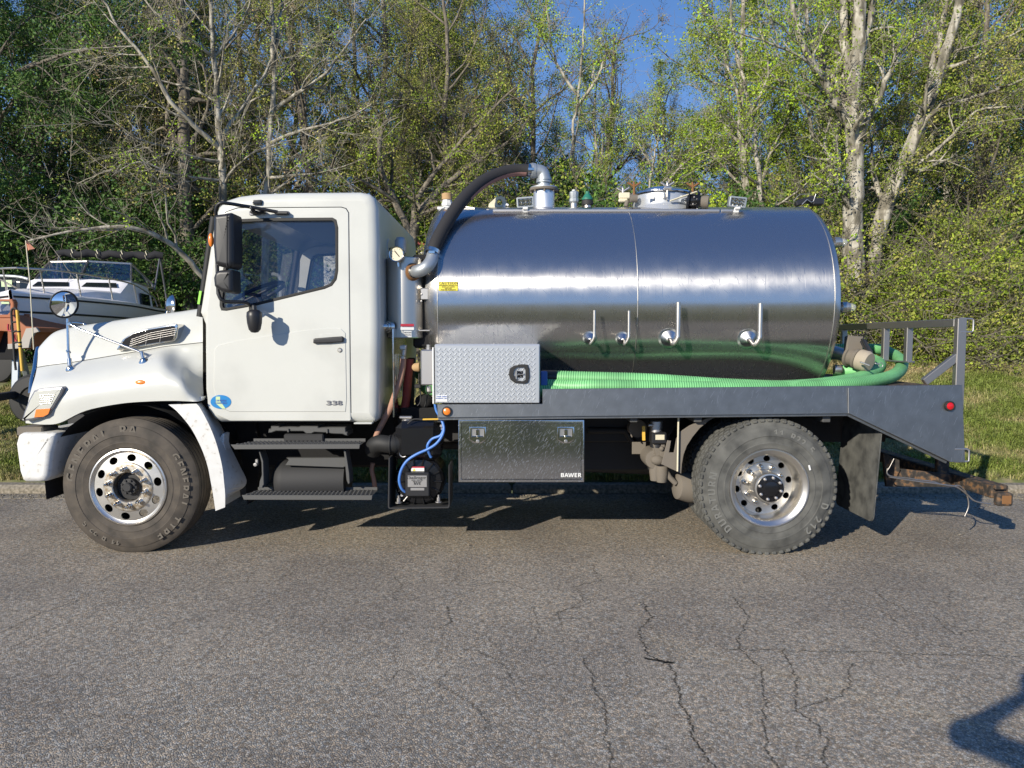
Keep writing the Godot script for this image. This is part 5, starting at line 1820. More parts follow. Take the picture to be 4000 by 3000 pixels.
func truck_cab(T: Node3D) -> void:
	var zn := -0.13
	var zf := 2.0 * ZC - zn
	var outline := [Vector2(-2.347, 1.754), Vector2(-2.364, 1.797), Vector2(-2.388, 1.839), Vector2(-2.338, 2.107), Vector2(-2.288, 2.374), Vector2(-2.252, 2.562), Vector2(-2.218, 2.639), Vector2(-2.161, 2.687), Vector2(-2.061, 2.718), Vector2(-1.92, 2.736), Vector2(-1.639, 2.746), Vector2(-1.146, 2.75), Vector2(-1.076, 2.736), Vector2(-1.034, 2.701), Vector2(-1.011, 2.632), Vector2(-1.006, 2.388), Vector2(-1.006, 1.754), Vector2(-1.018, 1.076), Vector2(-1.029, 1.025), Vector2(-1.054, 1), Vector2(-2.245, 1), Vector2(-2.295, 1.032), Vector2(-2.343, 1.104), Vector2(-2.357, 1.255)]
	var door_c := [Vector2(-2.322, 1.798), Vector2(-2.312, 1.868), Vector2(-2.287, 2.059), Vector2(-2.255, 2.241), Vector2(-2.24, 2.474), Vector2(-2.209, 2.552), Vector2(-2.143, 2.599), Vector2(-2.055, 2.626), Vector2(-1.282, 2.631), Vector2(-1.243, 2.62), Vector2(-1.223, 2.586), Vector2(-1.224, 2.233), Vector2(-1.227, 1.447), Vector2(-1.227, 1.022), Vector2(-1.238, 1.01), Vector2(-2.159, 1.01), Vector2(-2.26, 1.057), Vector2(-2.328, 1.128), Vector2(-2.33, 1.359)]
	var window := [Vector2(-2.212, 1.937), Vector2(-2.2, 2.059), Vector2(-2.12, 2.474), Vector2(-2.091, 2.517), Vector2(-2.048, 2.539), Vector2(-1.831, 2.547), Vector2(-1.348, 2.55), Vector2(-1.318, 2.533), Vector2(-1.305, 2.474), Vector2(-1.31, 2.155), Vector2(-1.323, 2.087), Vector2(-1.359, 2.04), Vector2(-1.413, 2.017), Vector2(-1.721, 1.943), Vector2(-1.932, 1.892), Vector2(-2.161, 1.852), Vector2(-2.201, 1.855), Vector2(-2.213, 1.889)]
	var shell := mb()
	var keep_skin := func(m: Vector2) -> bool:
		return not (m.x < -2.253 and m.y > 1.79)
	rounded_shell(shell, outline, zn, 0.075, [door_c], [keep_skin])
	shell.mirrored(ZC)
	var cab := part("cab_body", shell, M.white_paint, T, "", 32.0)
	# floor, back lining, dashboard
	var inn := mb()
	var fx: float = -2.357
	var bx: float = -1.01
	inn.box(Vector3((fx + bx) * 0.5, 1.1, ZC), Vector3(bx - fx - 0.1, 0.04, 1.9), 0.01)
	inn.box(Vector3(fx + 0.25, 1.5, ZC), Vector3(0.5, 0.55, 1.95), 0.06)
	inn.box(Vector3(bx - 0.07, 1.7, ZC), Vector3(0.02, 1.2, 1.9), 0.01)
	inn.box(Vector3((fx + bx) * 0.5 + 0.15, 2.63, ZC), Vector3(bx - fx - 0.5, 0.02, 1.85), 0.01)
	part("cab_interior", inn, M.cab_trim, cab)
	for zz in [zn - 0.55, zf + 0.55]:
		var st := mb()
		st.box(Vector3(bx - 0.45, 1.42, zz), Vector3(0.5, 0.18, 0.5), 0.06)
		st.xf = Transform3D(Basis(Vector3(0, 0, 1), 0.14), Vector3(bx - 0.25, 1.75, zz))
		st.box(Vector3.ZERO, Vector3(0.14, 0.62, 0.48), 0.06)
		part("seat", st, M.seat_cloth, cab)
	var sw := mb()
	var ring := []
	var wc := Vector3(-2.106, 2.003, -0.62)
	var wb := Basis(Vector3(0, 0, 1), 0.45)
	for k in 29:
		ring.append(wc + wb * Vector3(0.235 * cos(TAU * k / 28), 0, 0.235 * sin(TAU * k / 28)))
	sw.tube(ring, 0.016, 8, false)
	sw.tube([wc + wb * Vector3(-0.23, 0, 0), wc + wb * Vector3(0.23, 0, 0)], 0.014, 6)
	sw.tube([wc + wb * Vector3(0, 0, -0.23), wc + wb * Vector3(0, 0, 0.23)], 0.014, 6)
	sw.tube([wc, wc + wb * Vector3(0, -0.4, 0)], 0.03, 8)
	part("steering_wheel", sw, M.black_plastic, cab)
	# the far pillar lining and the grab handle on it
	var gh := mb()
	gh.tube(smooth([Vector3(-2.441, 2.301, -2), Vector3(-2.383, 2.29, -2), Vector3(-2.354, 2.243, -2), Vector3(-2.355, 2.056, -2)], 4), 0.02, 8)
	part("grab_handle", gh, M.cab_trim, cab)
	# windscreen
	var ws := mb()
	var w0 := Vector3(-2.381, 1.839, -0.2)
	var w1 := Vector3(-2.255, 2.562, -0.2)
	for q in [[0.0, 0.02]]:
		ws.quad(Vector3(w0.x, w0.y, zn - 0.09), Vector3(w1.x, w1.y, zn - 0.09), Vector3(w1.x, w1.y, zf + 0.09), Vector3(w0.x, w0.y, zf + 0.09))
	part("windscreen", ws, M.glass, cab)
	var wf := mb()
	wf.tube([Vector3(w0.x - 0.004, w0.y - 0.03, zn - 0.05), Vector3(w1.x - 0.004, w1.y, zn - 0.05)], 0.03, 8)
	wf.tube([Vector3(w0.x - 0.004, w0.y - 0.03, zf + 0.05), Vector3(w1.x - 0.004, w1.y, zf + 0.05)], 0.03, 8)
	wf.tube([Vector3(w0.x, w0.y, zn - 0.05), Vector3(w0.x, w0.y, zf + 0.05)], 0.03, 8)
	part("windscreen_seal", wf, M.black_rubber, cab)
	var lime := mb()
	lime.beam(Vector3(-2.378, 1.903, -0.139), Vector3(-2.359, 2.003, -0.139), 0.018, 0.004, 0.001, Vector3(0, 0, 1))
	part("inspection_sticker", lime, M.lime_sticker, cab)
	# door with its window
	for near in [true, false]:
		var dr := mb()
		var dp := []
		for p in MB.inset(MB.ring(door_c), 0.005):
			dp.append(p)
		dr.extrude(dp, zn - 0.05, zn + 0.004, 0.006, [window], 2)
		# the pressed field on the lower half
		var dent := [Vector2(-2.261, 1.561), Vector2(-2.229, 1.595), Vector2(-2.079, 1.63), Vector2(-1.55, 1.71), Vector2(-1.374, 1.723), Vector2(-1.295, 1.719), Vector2(-1.261, 1.684), Vector2(-1.259, 1.182), Vector2(-1.269, 1.084), Vector2(-2.154, 1.084), Vector2(-2.245, 1.128), Vector2(-2.273, 1.27)]
		dr.extrude(dent, zn, zn + 0.0085, 0.0045, [], 1, false)
		if not near:
			dr.mirrored(ZC)
			var half := dr.P.size() / 2
			dr.P = dr.P.slice(half)
			dr.N = dr.N.slice(half)
			dr.U = dr.U.slice(half)
		var d := part("door", dr, M.white_paint, T, "", 28.0)
		var seal := mb()
		var wi := []
		for p in MB.inset(MB.ring(window), 0.022):
			wi.append(p)
		var zz := zn + 0.008
		seal.extrude(window, zn - 0.03, zz, 0.006, [wi], 2)
		if not near:
			seal.mirrored(ZC)
			var half := seal.P.size() / 2
			seal.P = seal.P.slice(half); seal.N = seal.N.slice(half); seal.U = seal.U.slice(half)
		part("window_seal", seal, M.black_rubber, d)
		var gl := mb()
		for piece in MB.slabs(MB.inset(MB.ring(window), 0.012), []):
			var ix := Geometry2D.triangulate_polygon(piece)
			for t in range(0, ix.size(), 3):
				gl.flat(piece[ix[t]], piece[ix[t + 1]], piece[ix[t + 2]], zn - 0.016 if near else zf + 0.016, 1.0)
		part("window_pane", gl, M.glass, d)
		if near:
			var hd := mb()
			hd.extrude([Vector2(-1.5, 1.64), Vector2(-1.487, 1.645), Vector2(-1.346, 1.656), Vector2(-1.285, 1.66), Vector2(-1.274, 1.652), Vector2(-1.275, 1.623), Vector2(-1.285, 1.616), Vector2(-1.391, 1.607), Vector2(-1.495, 1.605), Vector2(-1.503, 1.612)], zn, zn + 0.035, 0.008, [], 3)
			part("door_handle", hd, M.black_plastic, d)
			hd = mb()
			hd.extrude([Vector2(-1.469, 1.653), Vector2(-1.456, 1.68), Vector2(-1.425, 1.687), Vector2(-1.372, 1.687), Vector2(-1.353, 1.671), Vector2(-1.35, 1.623), Vector2(-1.354, 1.596), Vector2(-1.374, 1.579), Vector2(-1.444, 1.576), Vector2(-1.466, 1.592)], zn, zn + 0.009, 0.005, [], 2, false)
			part("handle_cup", hd, M.white_paint, d)
			hd = mb()
			hd.lathe([Vector2(0.0, 0.012), Vector2(0.012, 0.012), Vector2(0.018, 0.006), Vector2(0.018, -0.01)], 20, at_y(Vector3(-1.307, 1.556, -0.122), Vector3(0, 0, 1)))
			part("door_lock", hd, M.steel, d)
			var nb := mb()
			words(nb, "338", Vector3(-1.353, 1.153, -0.117), 0.05, Basis.from_scale(Vector3(1.55, 0.95, 1)), "Droid Sans", 700, 0.006)
			part("number_badge", nb, M.badge_grey, d)
			var ov := mb()
			var oc := Vector3(-2.219, 1.161, -0.119)
			var el := []
			for k in 36:
				el.append(Vector2(oc.x + 0.079 * cos(TAU * k / 36), oc.y + 0.053 * sin(TAU * k / 36)))
			ov.extrude(el, zn + 0.003, zn + 0.0112, 0.001)
			var stk := part("oval_sticker", ov, M.sticker_blue, d)
			ov = mb()
			ov.extrude([Vector2(-2.256, 1.202), Vector2(-2.223, 1.202), Vector2(-2.224, 1.167), Vector2(-2.183, 1.109), Vector2(-2.209, 1.109), Vector2(-2.257, 1.149)], zn + 0.0112, zn + 0.0122, 0.0)
			part("sticker_shape", ov, M.sticker_pale, stk)
			ov = mb()
			words(ov, "CERTIFIED", Vector3(-2.218, 1.171, -0.117), 0.017)
			words(ov, "CLEAN IDLE", Vector3(-2.219, 1.152, -0.117), 0.017)
			part("sticker_text", ov, M.label_blue, stk)
	# rocker below the pressed field and the step under the rear corner
	var rk := mb()
	rk.box(Vector3(-1.137, 0.997, -0.15), Vector3(0.14, 0.012, 0.08), 0.004)
	part("cab_foot", rk, M.white_paint, cab)
	# rear window, and the slotted guard behind the cab
	var rw := mb()
	var rx := bx + 0.0
	rw.xf = Transform3D(Basis(Vector3(0, 1, 0), PI / 2), Vector3(rx, 0, 0))
	rw.extrude(round_rect(Vector2(-ZC, 2.16), Vector2(1.3, 0.46), 0.06), 0.0, 0.012, 0.006, [], 2)
	part("rear_window", rw, M.dark_glass, cab)
	rw = mb()
	rw.xf = Transform3D(Basis(Vector3(0, 1, 0), PI / 2), Vector3(rx, 0, 0))
	rw.extrude(round_rect(Vector2(-ZC, 2.16), Vector2(1.44, 0.6), 0.1), -0.005, 0.008, 0.006, [round_rect(Vector2(-ZC, 2.16), Vector2(1.32, 0.48), 0.06)], 2)
	part("rear_window_seal", rw, M.white_paint, cab)
	var gd := mb()
	var gx := rx + 0.09
	gd.box(Vector3(gx, 1.1, -0.55), Vector3(0.012, 0.14, 0.66), 0.003)
	var sg := part("slotted_guard", gd, M.polished_steel, T)
	gd = mb()
	gd.box(Vector3(gx, 1.62, -0.55), Vector3(0.012, 0.2, 0.66), 0.003)
	part("guard_top", gd, M.polished_steel, sg)
	for k in 8:
		var sl := mb()
		sl.box(Vector3(gx, 1.345, -0.245 - 0.087 * k), Vector3(0.01, 0.36, 0.05), 0.003)
		part("guard_slat", sl, M.polished_steel, sg)
	# roof lamp and vent cover on the side of the roof
	var ml := mb()
	ml.extrude([Vector2(-1.939, 2.678), Vector2(-1.877, 2.68), Vector2(-1.873, 2.67), Vector2(-1.877, 2.648), Vector2(-1.886, 2.643), Vector2(-1.938, 2.644), Vector2(-1.943, 2.657)], zn, zn + 0.02, 0.006, [], 2)
	part("roof_marker_lamp", ml, M.gloss_black, cab)
	for p in [Vector3(-1.829, 2.757, -0.3), Vector3(-1.725, 2.759, -0.3), Vector3(-1.328, 2.763, -0.3), Vector3(-1.226, 2.764, -0.3)]:
		var bt := mb()
		bt.sphere(p, Vector3(0.014, 0.008, 0.014), 10)
		part("roof_bolt", bt, M.white_paint, cab)
	for q in [[Vector3(-1.929, 2.581, -0.115), 0.085], [Vector3(-1.717, 2.582, -0.115), 0.09]]:
		var mp := mb()
		mp.extrude(round_rect(Vector2(q[0].x, q[0].y), Vector2(q[1], 0.03), 0.008), zn, zn + 0.014, 0.003)
		part("mirror_bracket", mp, M.badge_grey, cab)


func pad(b: MB, poly: Array, z0: float, z1: float, r: float) -> void:
	b.extrude(poly, z0, z1, r, [], 4)


func truck_mirrors(T: Node3D) -> void:
	var arm := mb()
	arm.tube(smooth([Vector3(-2.126, 2.512, 0.1), Vector3(-2.121, 2.558, 0.12), Vector3(-2.103, 2.595, 0.13), Vector3(-2.071, 2.609, 0.13), Vector3(-2.025, 2.609, 0.1), Vector3(-1.938, 2.608, 0), Vector3(-1.854, 2.599, -0.05), Vector3(-1.747, 2.584, -0.09)], 4), 0.013, 8)
	arm.tube([Vector3(-1.921, 2.605, 0), Vector3(-1.906, 2.581, -0.1)], 0.009, 6)
	arm.tube([Vector3(-1.905, 2.593, 0.02), Vector3(-1.932, 2.572, -0.1)], 0.008, 6)
	arm.tube([Vector3(-2.121, 2.512, 0.1), Vector3(-2.128, 2.372, 0.1), Vector3(-2.13, 2.157, 0.1), Vector3(-2.128, 1.966, 0.1), Vector3(-2.109, 1.924, 0.1)], 0.014, 8)
	arm.tube(smooth([Vector3(-2.128, 1.983, 0.1), Vector3(-2.113, 1.933, 0.1), Vector3(-2.075, 1.91, 0.08), Vector3(-1.98, 1.91, 0.02), Vector3(-1.961, 1.901, -0.02), Vector3(-1.949, 1.874, -0.08)], 4), 0.014, 8)
	var ma := part("mirror_arm", arm, M.black_plastic, T, "black tubular mirror arm")
	var b := mb()
	b.box(Vector3(-1.898, 2.585, -0.1), Vector3(0.11, 0.02, 0.04), 0.005)
	b.box(Vector3(-1.72, 2.579, -0.1), Vector3(0.1, 0.022, 0.04), 0.005)
	b.box(Vector3(-1.957, 1.879, -0.1), Vector3(0.04, 0.06, 0.05), 0.01)
	part("mirror_hinge", b, M.black_plastic, ma)
	b = mb()
	var mz := Vector3(-2.073, 2.353, 0.12)
	pad(b, [Vector2(-2.129, 2.504), Vector2(-2.115, 2.524), Vector2(-2.007, 2.54), Vector2(-1.994, 2.535), Vector2(-1.989, 2.52), Vector2(-1.99, 2.201), Vector2(-1.998, 2.164), Vector2(-2.025, 2.145), Vector2(-2.112, 2.162), Vector2(-2.13, 2.185), Vector2(-2.138, 2.316)], -0.02, 0.16, 0.035)
	var m0 := part("large_mirror", b, M.black_plastic, T, "", 45.0)
	b = mb()
	b.tube([Vector3(-2.027, 2.526, 0.162), Vector3(-2.03, 2.363, 0.162), Vector3(-2.036, 2.155, 0.162)], 0.003, 5)
	part("mirror_joint", b, M.black_rubber, m0)
	b = mb()
	pad(b, [Vector2(-2.14, 2.078), Vector2(-2.125, 2.119), Vector2(-2.092, 2.132), Vector2(-2.009, 2.136), Vector2(-2.001, 2.127), Vector2(-2.001, 1.987), Vector2(-2.008, 1.975), Vector2(-2.038, 1.969), Vector2(-2.087, 1.979), Vector2(-2.124, 2.004), Vector2(-2.136, 2.02)], 0.0, 0.16, 0.03)
	part("small_mirror", b, M.black_plastic, T, "", 45.0)
	b = mb()
	b.sphere(Vector3(-2.178, 2.354, 0.08), Vector3(0.02, 0.05, 0.02), 14)
	part("mirror_lamp", b, M.amber, m0)
	b = mb()
	# pear-shaped downward mirror
	b.lathe([Vector2(0.0, 0.0), Vector2(0.025, 0.004), Vector2(0.042, 0.025), Vector2(0.052, 0.07), Vector2(0.056, 0.12), Vector2(0.053, 0.15), Vector2(0.035, 0.166), Vector2(0.018, 0.17), Vector2(0.016, 0.2), Vector2(0.0, 0.2)], 24, Transform3D(Basis.IDENTITY, Vector3(-1.888, 1.684, 0.05)))
	b.tube([Vector3(-1.886, 1.818, 0.05), Vector3(-1.9, 1.861, 0.02), Vector3(-1.942, 1.882, -0.06)], 0.014, 8)
	part("kerb_mirror", b, M.black_plastic, T, "", 45.0)
	# chrome fender mirrors
	for near in [true, false]:
		var s := mb()
		if near:
			s.tube(smooth([Vector3(-3.463, 1.798, -0.28), Vector3(-3.459, 1.622, -0.27), Vector3(-3.453, 1.533, -0.26), Vector3(-3.442, 1.47, -0.25), Vector3(-3.431, 1.407, -0.24)], 3), 0.0105, 10)
			s.tube([Vector3(-3.45, 1.757, -0.28), Vector3(-3.355, 1.712, -0.27), Vector3(-3.125, 1.631, -0.24), Vector3(-2.868, 1.543, -0.19), Vector3(-2.831, 1.525, -0.18)], 0.0095, 10)
			s.box(Vector3(-3.45, 1.756, -0.28), Vector3(0.035, 0.03, 0.03), 0.006)
			s.tube([Vector3(-2.841, 1.543, -0.18), Vector3(-2.824, 1.481, -0.17)], 0.014, 8)
			s.lathe([Vector2(0.0, 0.035), Vector2(0.02, 0.032), Vector2(0.038, 0.012), Vector2(0.042, 0.0), Vector2(0.0, -0.004)], 20, at_y(Vector3(-2.819, 1.461, -0.17), Vector3(-0.1, 0.9, 0.5)))
			s.lathe([Vector2(0.0, 0.03), Vector2(0.02, 0.027), Vector2(0.034, 0.01), Vector2(0.037, 0.0), Vector2(0.0, -0.004)], 20, at_y(Vector3(-3.428, 1.403, -0.24), Vector3(-0.1, 0.9, 0.4)))
			s.tube([Vector3(-3.464, 1.55, -0.27), Vector3(-3.449, 1.533, -0.26)], 0.015, 8)
			s.tube([Vector3(-3.444, 1.488, -0.255), Vector3(-3.435, 1.432, -0.245)], 0.017, 8)
			var st := part("fender_mirror_stand", s, M.chrome, T)
			var c := Vector3(-3.491, 1.91, -0.28)
			var d := Vector3(0.84, -0.16, 0.52)
			var m := mb()
			m.lathe([Vector2(0.0, -0.055), Vector2(0.05, -0.05), Vector2(0.088, -0.025), Vector2(0.104, 0.0), Vector2(0.106, 0.012)], 40, at_y(c, d))
			part("mirror_bowl", m, M.chrome, st, "", 50.0)
			m = mb()
			m.lathe([Vector2(0.106, 0.008), Vector2(0.109, 0.014), Vector2(0.106, 0.02), Vector2(0.099, 0.018), Vector2(0.099, 0.01)], 40, at_y(c, d))
			part("mirror_rim", m, M.black_rubber, st, "", 50.0)
			m = mb()
			m.lathe([Vector2(0.1, 0.012), Vector2(0.08, 0.022), Vector2(0.055, 0.03), Vector2(0.028, 0.035), Vector2(0.0, 0.037)], 40, at_y(c, d))
			part("mirror_glass", m, M.mirror, st, "", 60.0)
		else:
			s.tube(smooth([Vector3(-4.518, 1.809, -2), Vector3(-4.317, 1.795, -1.9), Vector3(-4.278, 1.749, -1.95)], 3), 0.012, 8)
			s.tube([Vector3(-3.486, 1.893, -1.9), Vector3(-3.486, 1.936, -1.95)], 0.012, 8)
			var st := part("fender_mirror_stand", s, M.chrome, T)
			var m := mb()
			var c := Vector3(-3.447, 1.983, -1.95)
			m.lathe([Vector2(0.0, 0.05), Vector2(0.06, 0.045), Vector2(0.095, 0.02), Vector2(0.108, 0.0)], 36, at_y(c, Vector3(-0.75, 0.03, 0.65)))
			part("mirror_bowl", m, M.chrome, st, "", 50.0)
			m = mb()
			m.lathe([Vector2(0.108, 0.0), Vector2(0.112, -0.006), Vector2(0.106, -0.012), Vector2(0.0, -0.02)], 36, at_y(c, Vector3(-0.75, 0.03, 0.65)))
			part("mirror_rim", m, M.black_rubber, st, "", 50.0)


func tread_step(T: Node3D, near_l: Vector3, near_r: Vector3, depth: float, h: float, slant: float) -> void:
	var b := mb()
	var l := near_r.x - near_l.x
	# front lip, bottom, back lip
	b.extrude([Vector2(near_l.x, near_l.y), Vector2(near_r.x, near_r.y), Vector2(near_r.x - 0.006, near_r.y - h), Vector2(near_l.x + slant * 0.3, near_l.y - h)], near_l.z - 0.006, near_l.z, 0.002)
	var y := near_l.y
	b.quad(Vector3(near_l.x, y - 0.004, near_l.z - 0.003), Vector3(near_r.x, y - 0.004, near_l.z - 0.003), Vector3(near_r.x, y - 0.004, near_l.z - depth), Vector3(near_l.x + slant, y - 0.004, near_l.z - depth))
	b.extrude([Vector2(near_l.x + slant, y - 0.006), Vector2(near_r.x, y - 0.006), Vector2(near_r.x, y + 0.018), Vector2(near_l.x + slant, y + 0.018)], near_l.z - depth - 0.005, near_l.z - depth, 0.002)
	var st := part("step", b, M.step_metal, T)
	# raised teeth of the tread
	var t := mb()
	var n := int(l / 0.032)
	for k in n:
		for j in 4:
			var x := near_l.x + slant * (j + 1) * 0.24 + 0.02 + k * 0.032 + (0.016 if j % 2 else 0.0)
			if x < near_r.x - 0.015:
				t.xf = Transform3D(Basis(Vector3.UP, 0.6), Vector3(x, y + 0.001, near_l.z - depth * (0.14 + j * 0.23)))
				t.box(Vector3.ZERO, Vector3(0.018, 0.009, 0.012), 0.003)
	var te := part("tread_teeth", t, M.step_metal, st)
	te.set_meta("kind", "stuff")


func truck_steps(T: Node3D) -> void:
	tread_step(T, Vector3(-2.114, 0.848, -0.02), Vector3(-1.141, 0.852, -0.02), 0.2, 0.036, 0.1)
	tread_step(T, Vector3(-2.031, 0.469, 0), Vector3(-1.049, 0.467, 0), 0.2, 0.036, 0.05)
	var b := mb()
	b.extrude([Vector2(-1.87, 0.965), Vector2(-1.808, 0.964), Vector2(-1.803, 0.957), Vector2(-1.722, 0.961), Vector2(-1.652, 0.958), Vector2(-1.644, 0.965), Vector2(-1.507, 0.964), Vector2(-1.499, 0.952), Vector2(-1.415, 0.957), Vector2(-1.292, 0.957), Vector2(-1.289, 0.922), Vector2(-1.276, 0.919), Vector2(-1.277, 0.889), Vector2(-1.3, 0.895), Vector2(-1.314, 0.903), Vector2(-1.4, 0.906), Vector2(-1.427, 0.913), Vector2(-1.534, 0.918), Vector2(-1.556, 0.906), Vector2(-1.599, 0.907), Vector2(-1.62, 0.925), Vector2(-1.723, 0.925), Vector2(-1.83, 0.927), Vector2(-1.868, 0.913), Vector2(-1.892, 0.913), Vector2(-1.886, 0.944), Vector2(-1.87, 0.944)], -0.4, -0.2, 0.006)
	var cov := part("battery_cover", b, M.step_metal, T)
	for q in [[Vector3(-1.733, 0.934, -0.19), 0.1], [Vector3(-1.432, 0.929, -0.19), 0.12]]:
		b = mb()
		b.box(q[0], Vector3(0.012, q[1] * 0.3, 0.006), 0.002)
		part("cover_strap", b, M.step_metal, cov)
	b = mb()
	b.box(Vector3(-1.618, 0.873, -0.3), Vector3(0.31, 0.06, 0.2), 0.01)
	part("battery_box", b, M.dark_frame, T)
	b = mb()
	b.extrude([Vector2(-1.925, 0.792), Vector2(-1.915, 0.786), Vector2(-1.892, 0.712), Vector2(-1.891, 0.53), Vector2(-1.902, 0.52), Vector2(-1.9, 0.505), Vector2(-1.93, 0.505), Vector2(-1.922, 0.557), Vector2(-1.905, 0.605), Vector2(-1.906, 0.701)], -0.2, -0.08, 0.003)
	b.extrude([Vector2(-1.279, 0.8), Vector2(-1.263, 0.786), Vector2(-1.251, 0.706), Vector2(-1.239, 0.616), Vector2(-1.236, 0.544), Vector2(-1.248, 0.533), Vector2(-1.261, 0.568), Vector2(-1.27, 0.696)], -0.2, -0.08, 0.003)
	part("step_bracket", b, M.step_metal, T)
	b = mb()
	b.box(Vector3(-1.947, 0.703, -0.1), Vector3(0.02, 0.045, 0.02), 0.003)
	b.lathe([Vector2(0, 0.02), Vector2(0.014, 0.018), Vector2(0.016, 0.0)], 6, at_y(Vector3(-1.948, 0.688, -0.08), Vector3(0, 0, 1)))
	part("bracket_bolt", b, M.zinc, T)
	b = mb()
	b.extrude([Vector2(-1.731, 0.731), Vector2(-1.273, 0.733), Vector2(-1.274, 0.665), Vector2(-1.293, 0.655), Vector2(-1.74, 0.672), Vector2(-1.711, 0.713)], -0.16, -0.12, 0.004)
	part("step_panel", b, M.step_metal, T)
	b = mb()
	var ty: float = 0.513
	var tr: float = ty - 0.348
	b.lathe([Vector2(0.0, 0.0), Vector2(tr * 0.6, 0.015), Vector2(tr * 0.9, 0.05), Vector2(tr, 0.11), Vector2(tr, -1.296 - -1.882), Vector2(0, -1.288 - -1.882)], 40, at_y(Vector3(-1.882, ty + 0.02, -0.12 - tr), Vector3(1, 0, 0)))
	part("air_tank", b, M.dark_frame, T, "", 40.0)


func tank_ring(b: MB, x: float, r: float, cy: float, w: float) -> void:
	var pts := []
	for k in 65:
		pts.append(Vector3(x, cy + r * sin(TAU * k / 64), ZC + r * cos(TAU * k / 64)))
	b.tube(pts, w, 6, false)


func truck_tank(T: Node3D) -> void:
	var R := 0.875
	var cy := 1.94
	var x0: float = -0.587
	var x1: float = 2.543
	var b := mb()
	# shell with dished ends; u runs along the axis so that the brushed grain lies round it
	var pr := []
	for k in 9:
		var a := PI / 2 * k / 8.0
		pr.append(Vector2(x0 - 0.13 + 0.13 * (1 - cos(a)) - 0.085 * (1 - sin(a)), 0.0))
	var prof := [[x0 - 0.2, 0.0], [x0 - 0.197, 0.2], [x0 - 0.185, 0.42], [x0 - 0.162, 0.6], [x0 - 0.13, 0.72], [x0 - 0.1, 0.79], [x0 - 0.06, 0.848], [x0 - 0.02, 0.871], [x0, R], [x0 + 0.4, R], [x0 + 1.0, R], [x0 + 1.6, R], [x1 - 1.0, R], [x1 - 0.4, R], [x1, R], [x1 + 0.02, 0.871], [x1 + 0.055, 0.848], [x1 + 0.085, 0.79], [x1 + 0.11, 0.72], [x1 + 0.14, 0.6], [x1 + 0.16, 0.42], [x1 + 0.172, 0.2], [x1 + 0.175, 0.0]]
	var seg := 96
	for i in prof.size() - 1:
		for k in seg:
			var a := TAU * k / seg
			var c := TAU * (k + 1) / seg
			var pa := Vector3(prof[i][0], cy + prof[i][1] * sin(a), ZC + prof[i][1] * cos(a))
			var pb := Vector3(prof[i][0], cy + prof[i][1] * sin(c), ZC + prof[i][1] * cos(c))
			var qa := Vector3(prof[i + 1][0], cy + prof[i + 1][1] * sin(a), ZC + prof[i + 1][1] * cos(a))
			var qb := Vector3(prof[i + 1][0], cy + prof[i + 1][1] * sin(c), ZC + prof[i + 1][1] * cos(c))
			b.quad(pa, qa, qb, pb, Rect2(pa.x, a * R, qa.x - pa.x, (c - a) * R))
	var tank := part("tank_shell", b, M.tank_steel, T, "", 50.0)
	b = mb()
	for x in [x0 + 0.0, 0.991, x1]:
		tank_ring(b, x, R + 0.0005, cy, 0.0045)
	part("weld_seam", b, M.weld, tank)
	# drip rail along the shoulder
	b = mb()
	var a0 := deg_to_rad(63.0)
	var rail := Vector3(0, cy + (R + 0.008) * sin(a0), ZC + (R + 0.008) * cos(a0))
	b.beam(Vector3(-0.162, rail.y, rail.z), Vector3(1.758, rail.y, rail.z), 0.016, 0.022, 0.004)
	b.beam(Vector3(1.773, rail.y, rail.z), Vector3(1.868, rail.y, rail.z), 0.016, 0.022, 0.004)
	b.beam(Vector3(-0.459, 2.796, -1), Vector3(0.03, 2.698, -0.82), 0.05, 0.012, 0.003)
	part("drip_rail", b, M.zinc, tank)
	# hose hooks on their cones
	var hooks := [[1448, 1590, 1598, 1350, 0.05, 0.011], [1834, 1590, 1900, 1352, 0.05, 0.011]]
	var hk := [[Vector3(0.619, 1.649, -0.36), Vector3(0.639, 1.862, -0.23), 0.056, 0.0115], [Vector3(0.88, 1.646, -0.36), Vector3(0.907, 1.858, -0.23), 0.056, 0.0115], [Vector3(1.248, 1.649, -0.37), Vector3(1.289, 1.924, -0.22), 0.083, 0.0185], [Vector3(1.877, 1.644, -0.37), Vector3(1.925, 1.916, -0.22), 0.083, 0.0185]]
	for q in hk:
		var foot: Vector3 = q[0]
		var top: Vector3 = q[1]
		var rr: float = q[3]
		var th := asin(clampf((foot.y - cy) / R, -1, 1))
		var n := Vector3(0, sin(th), cos(th))
		var fb := Vector3(foot.x - 0.0, cy + R * sin(th), ZC + R * cos(th))
		b = mb()
		b.lathe([Vector2(q[2], 0.0), Vector2(q[2], 0.006), Vector2(q[2] * 0.8, 0.01), Vector2(rr * 1.6, 0.045), Vector2(rr, 0.05)], 32, at_y(fb, n))
		var cone := part("hook_base", b, M.brushed_steel, tank, "", 30.0)
		b = mb()
		var e := fb + n * 0.15
		b.tube(smooth([fb + n * 0.03, fb + n * 0.075 + Vector3(0.01, 0, 0), Vector3(top.x - 0.03, e.y + 0.0, e.z - 0.02), Vector3(top.x - 0.004, e.y + 0.045, e.z), Vector3(top.x, e.y + 0.1, e.z), Vector3(top.x, top.y, e.z)], 5), rr, 12)
		part("hook_rod", b, M.steel, cone)
	# caution plate
	b = mb()
	var tc := Vector3(-0.501, 2.054, -0.32)
	var th := asin((tc.y - cy) / R)
	var pl := Basis(Vector3(1, 0, 0), -th)
	var pc := Vector3(tc.x, cy + (R + 0.004) * sin(th), ZC + (R + 0.004) * cos(th))
	b.xf = Transform3D(pl, pc)
	b.box(Vector3.ZERO, Vector3(0.15, 0.072, 0.004), 0.001)
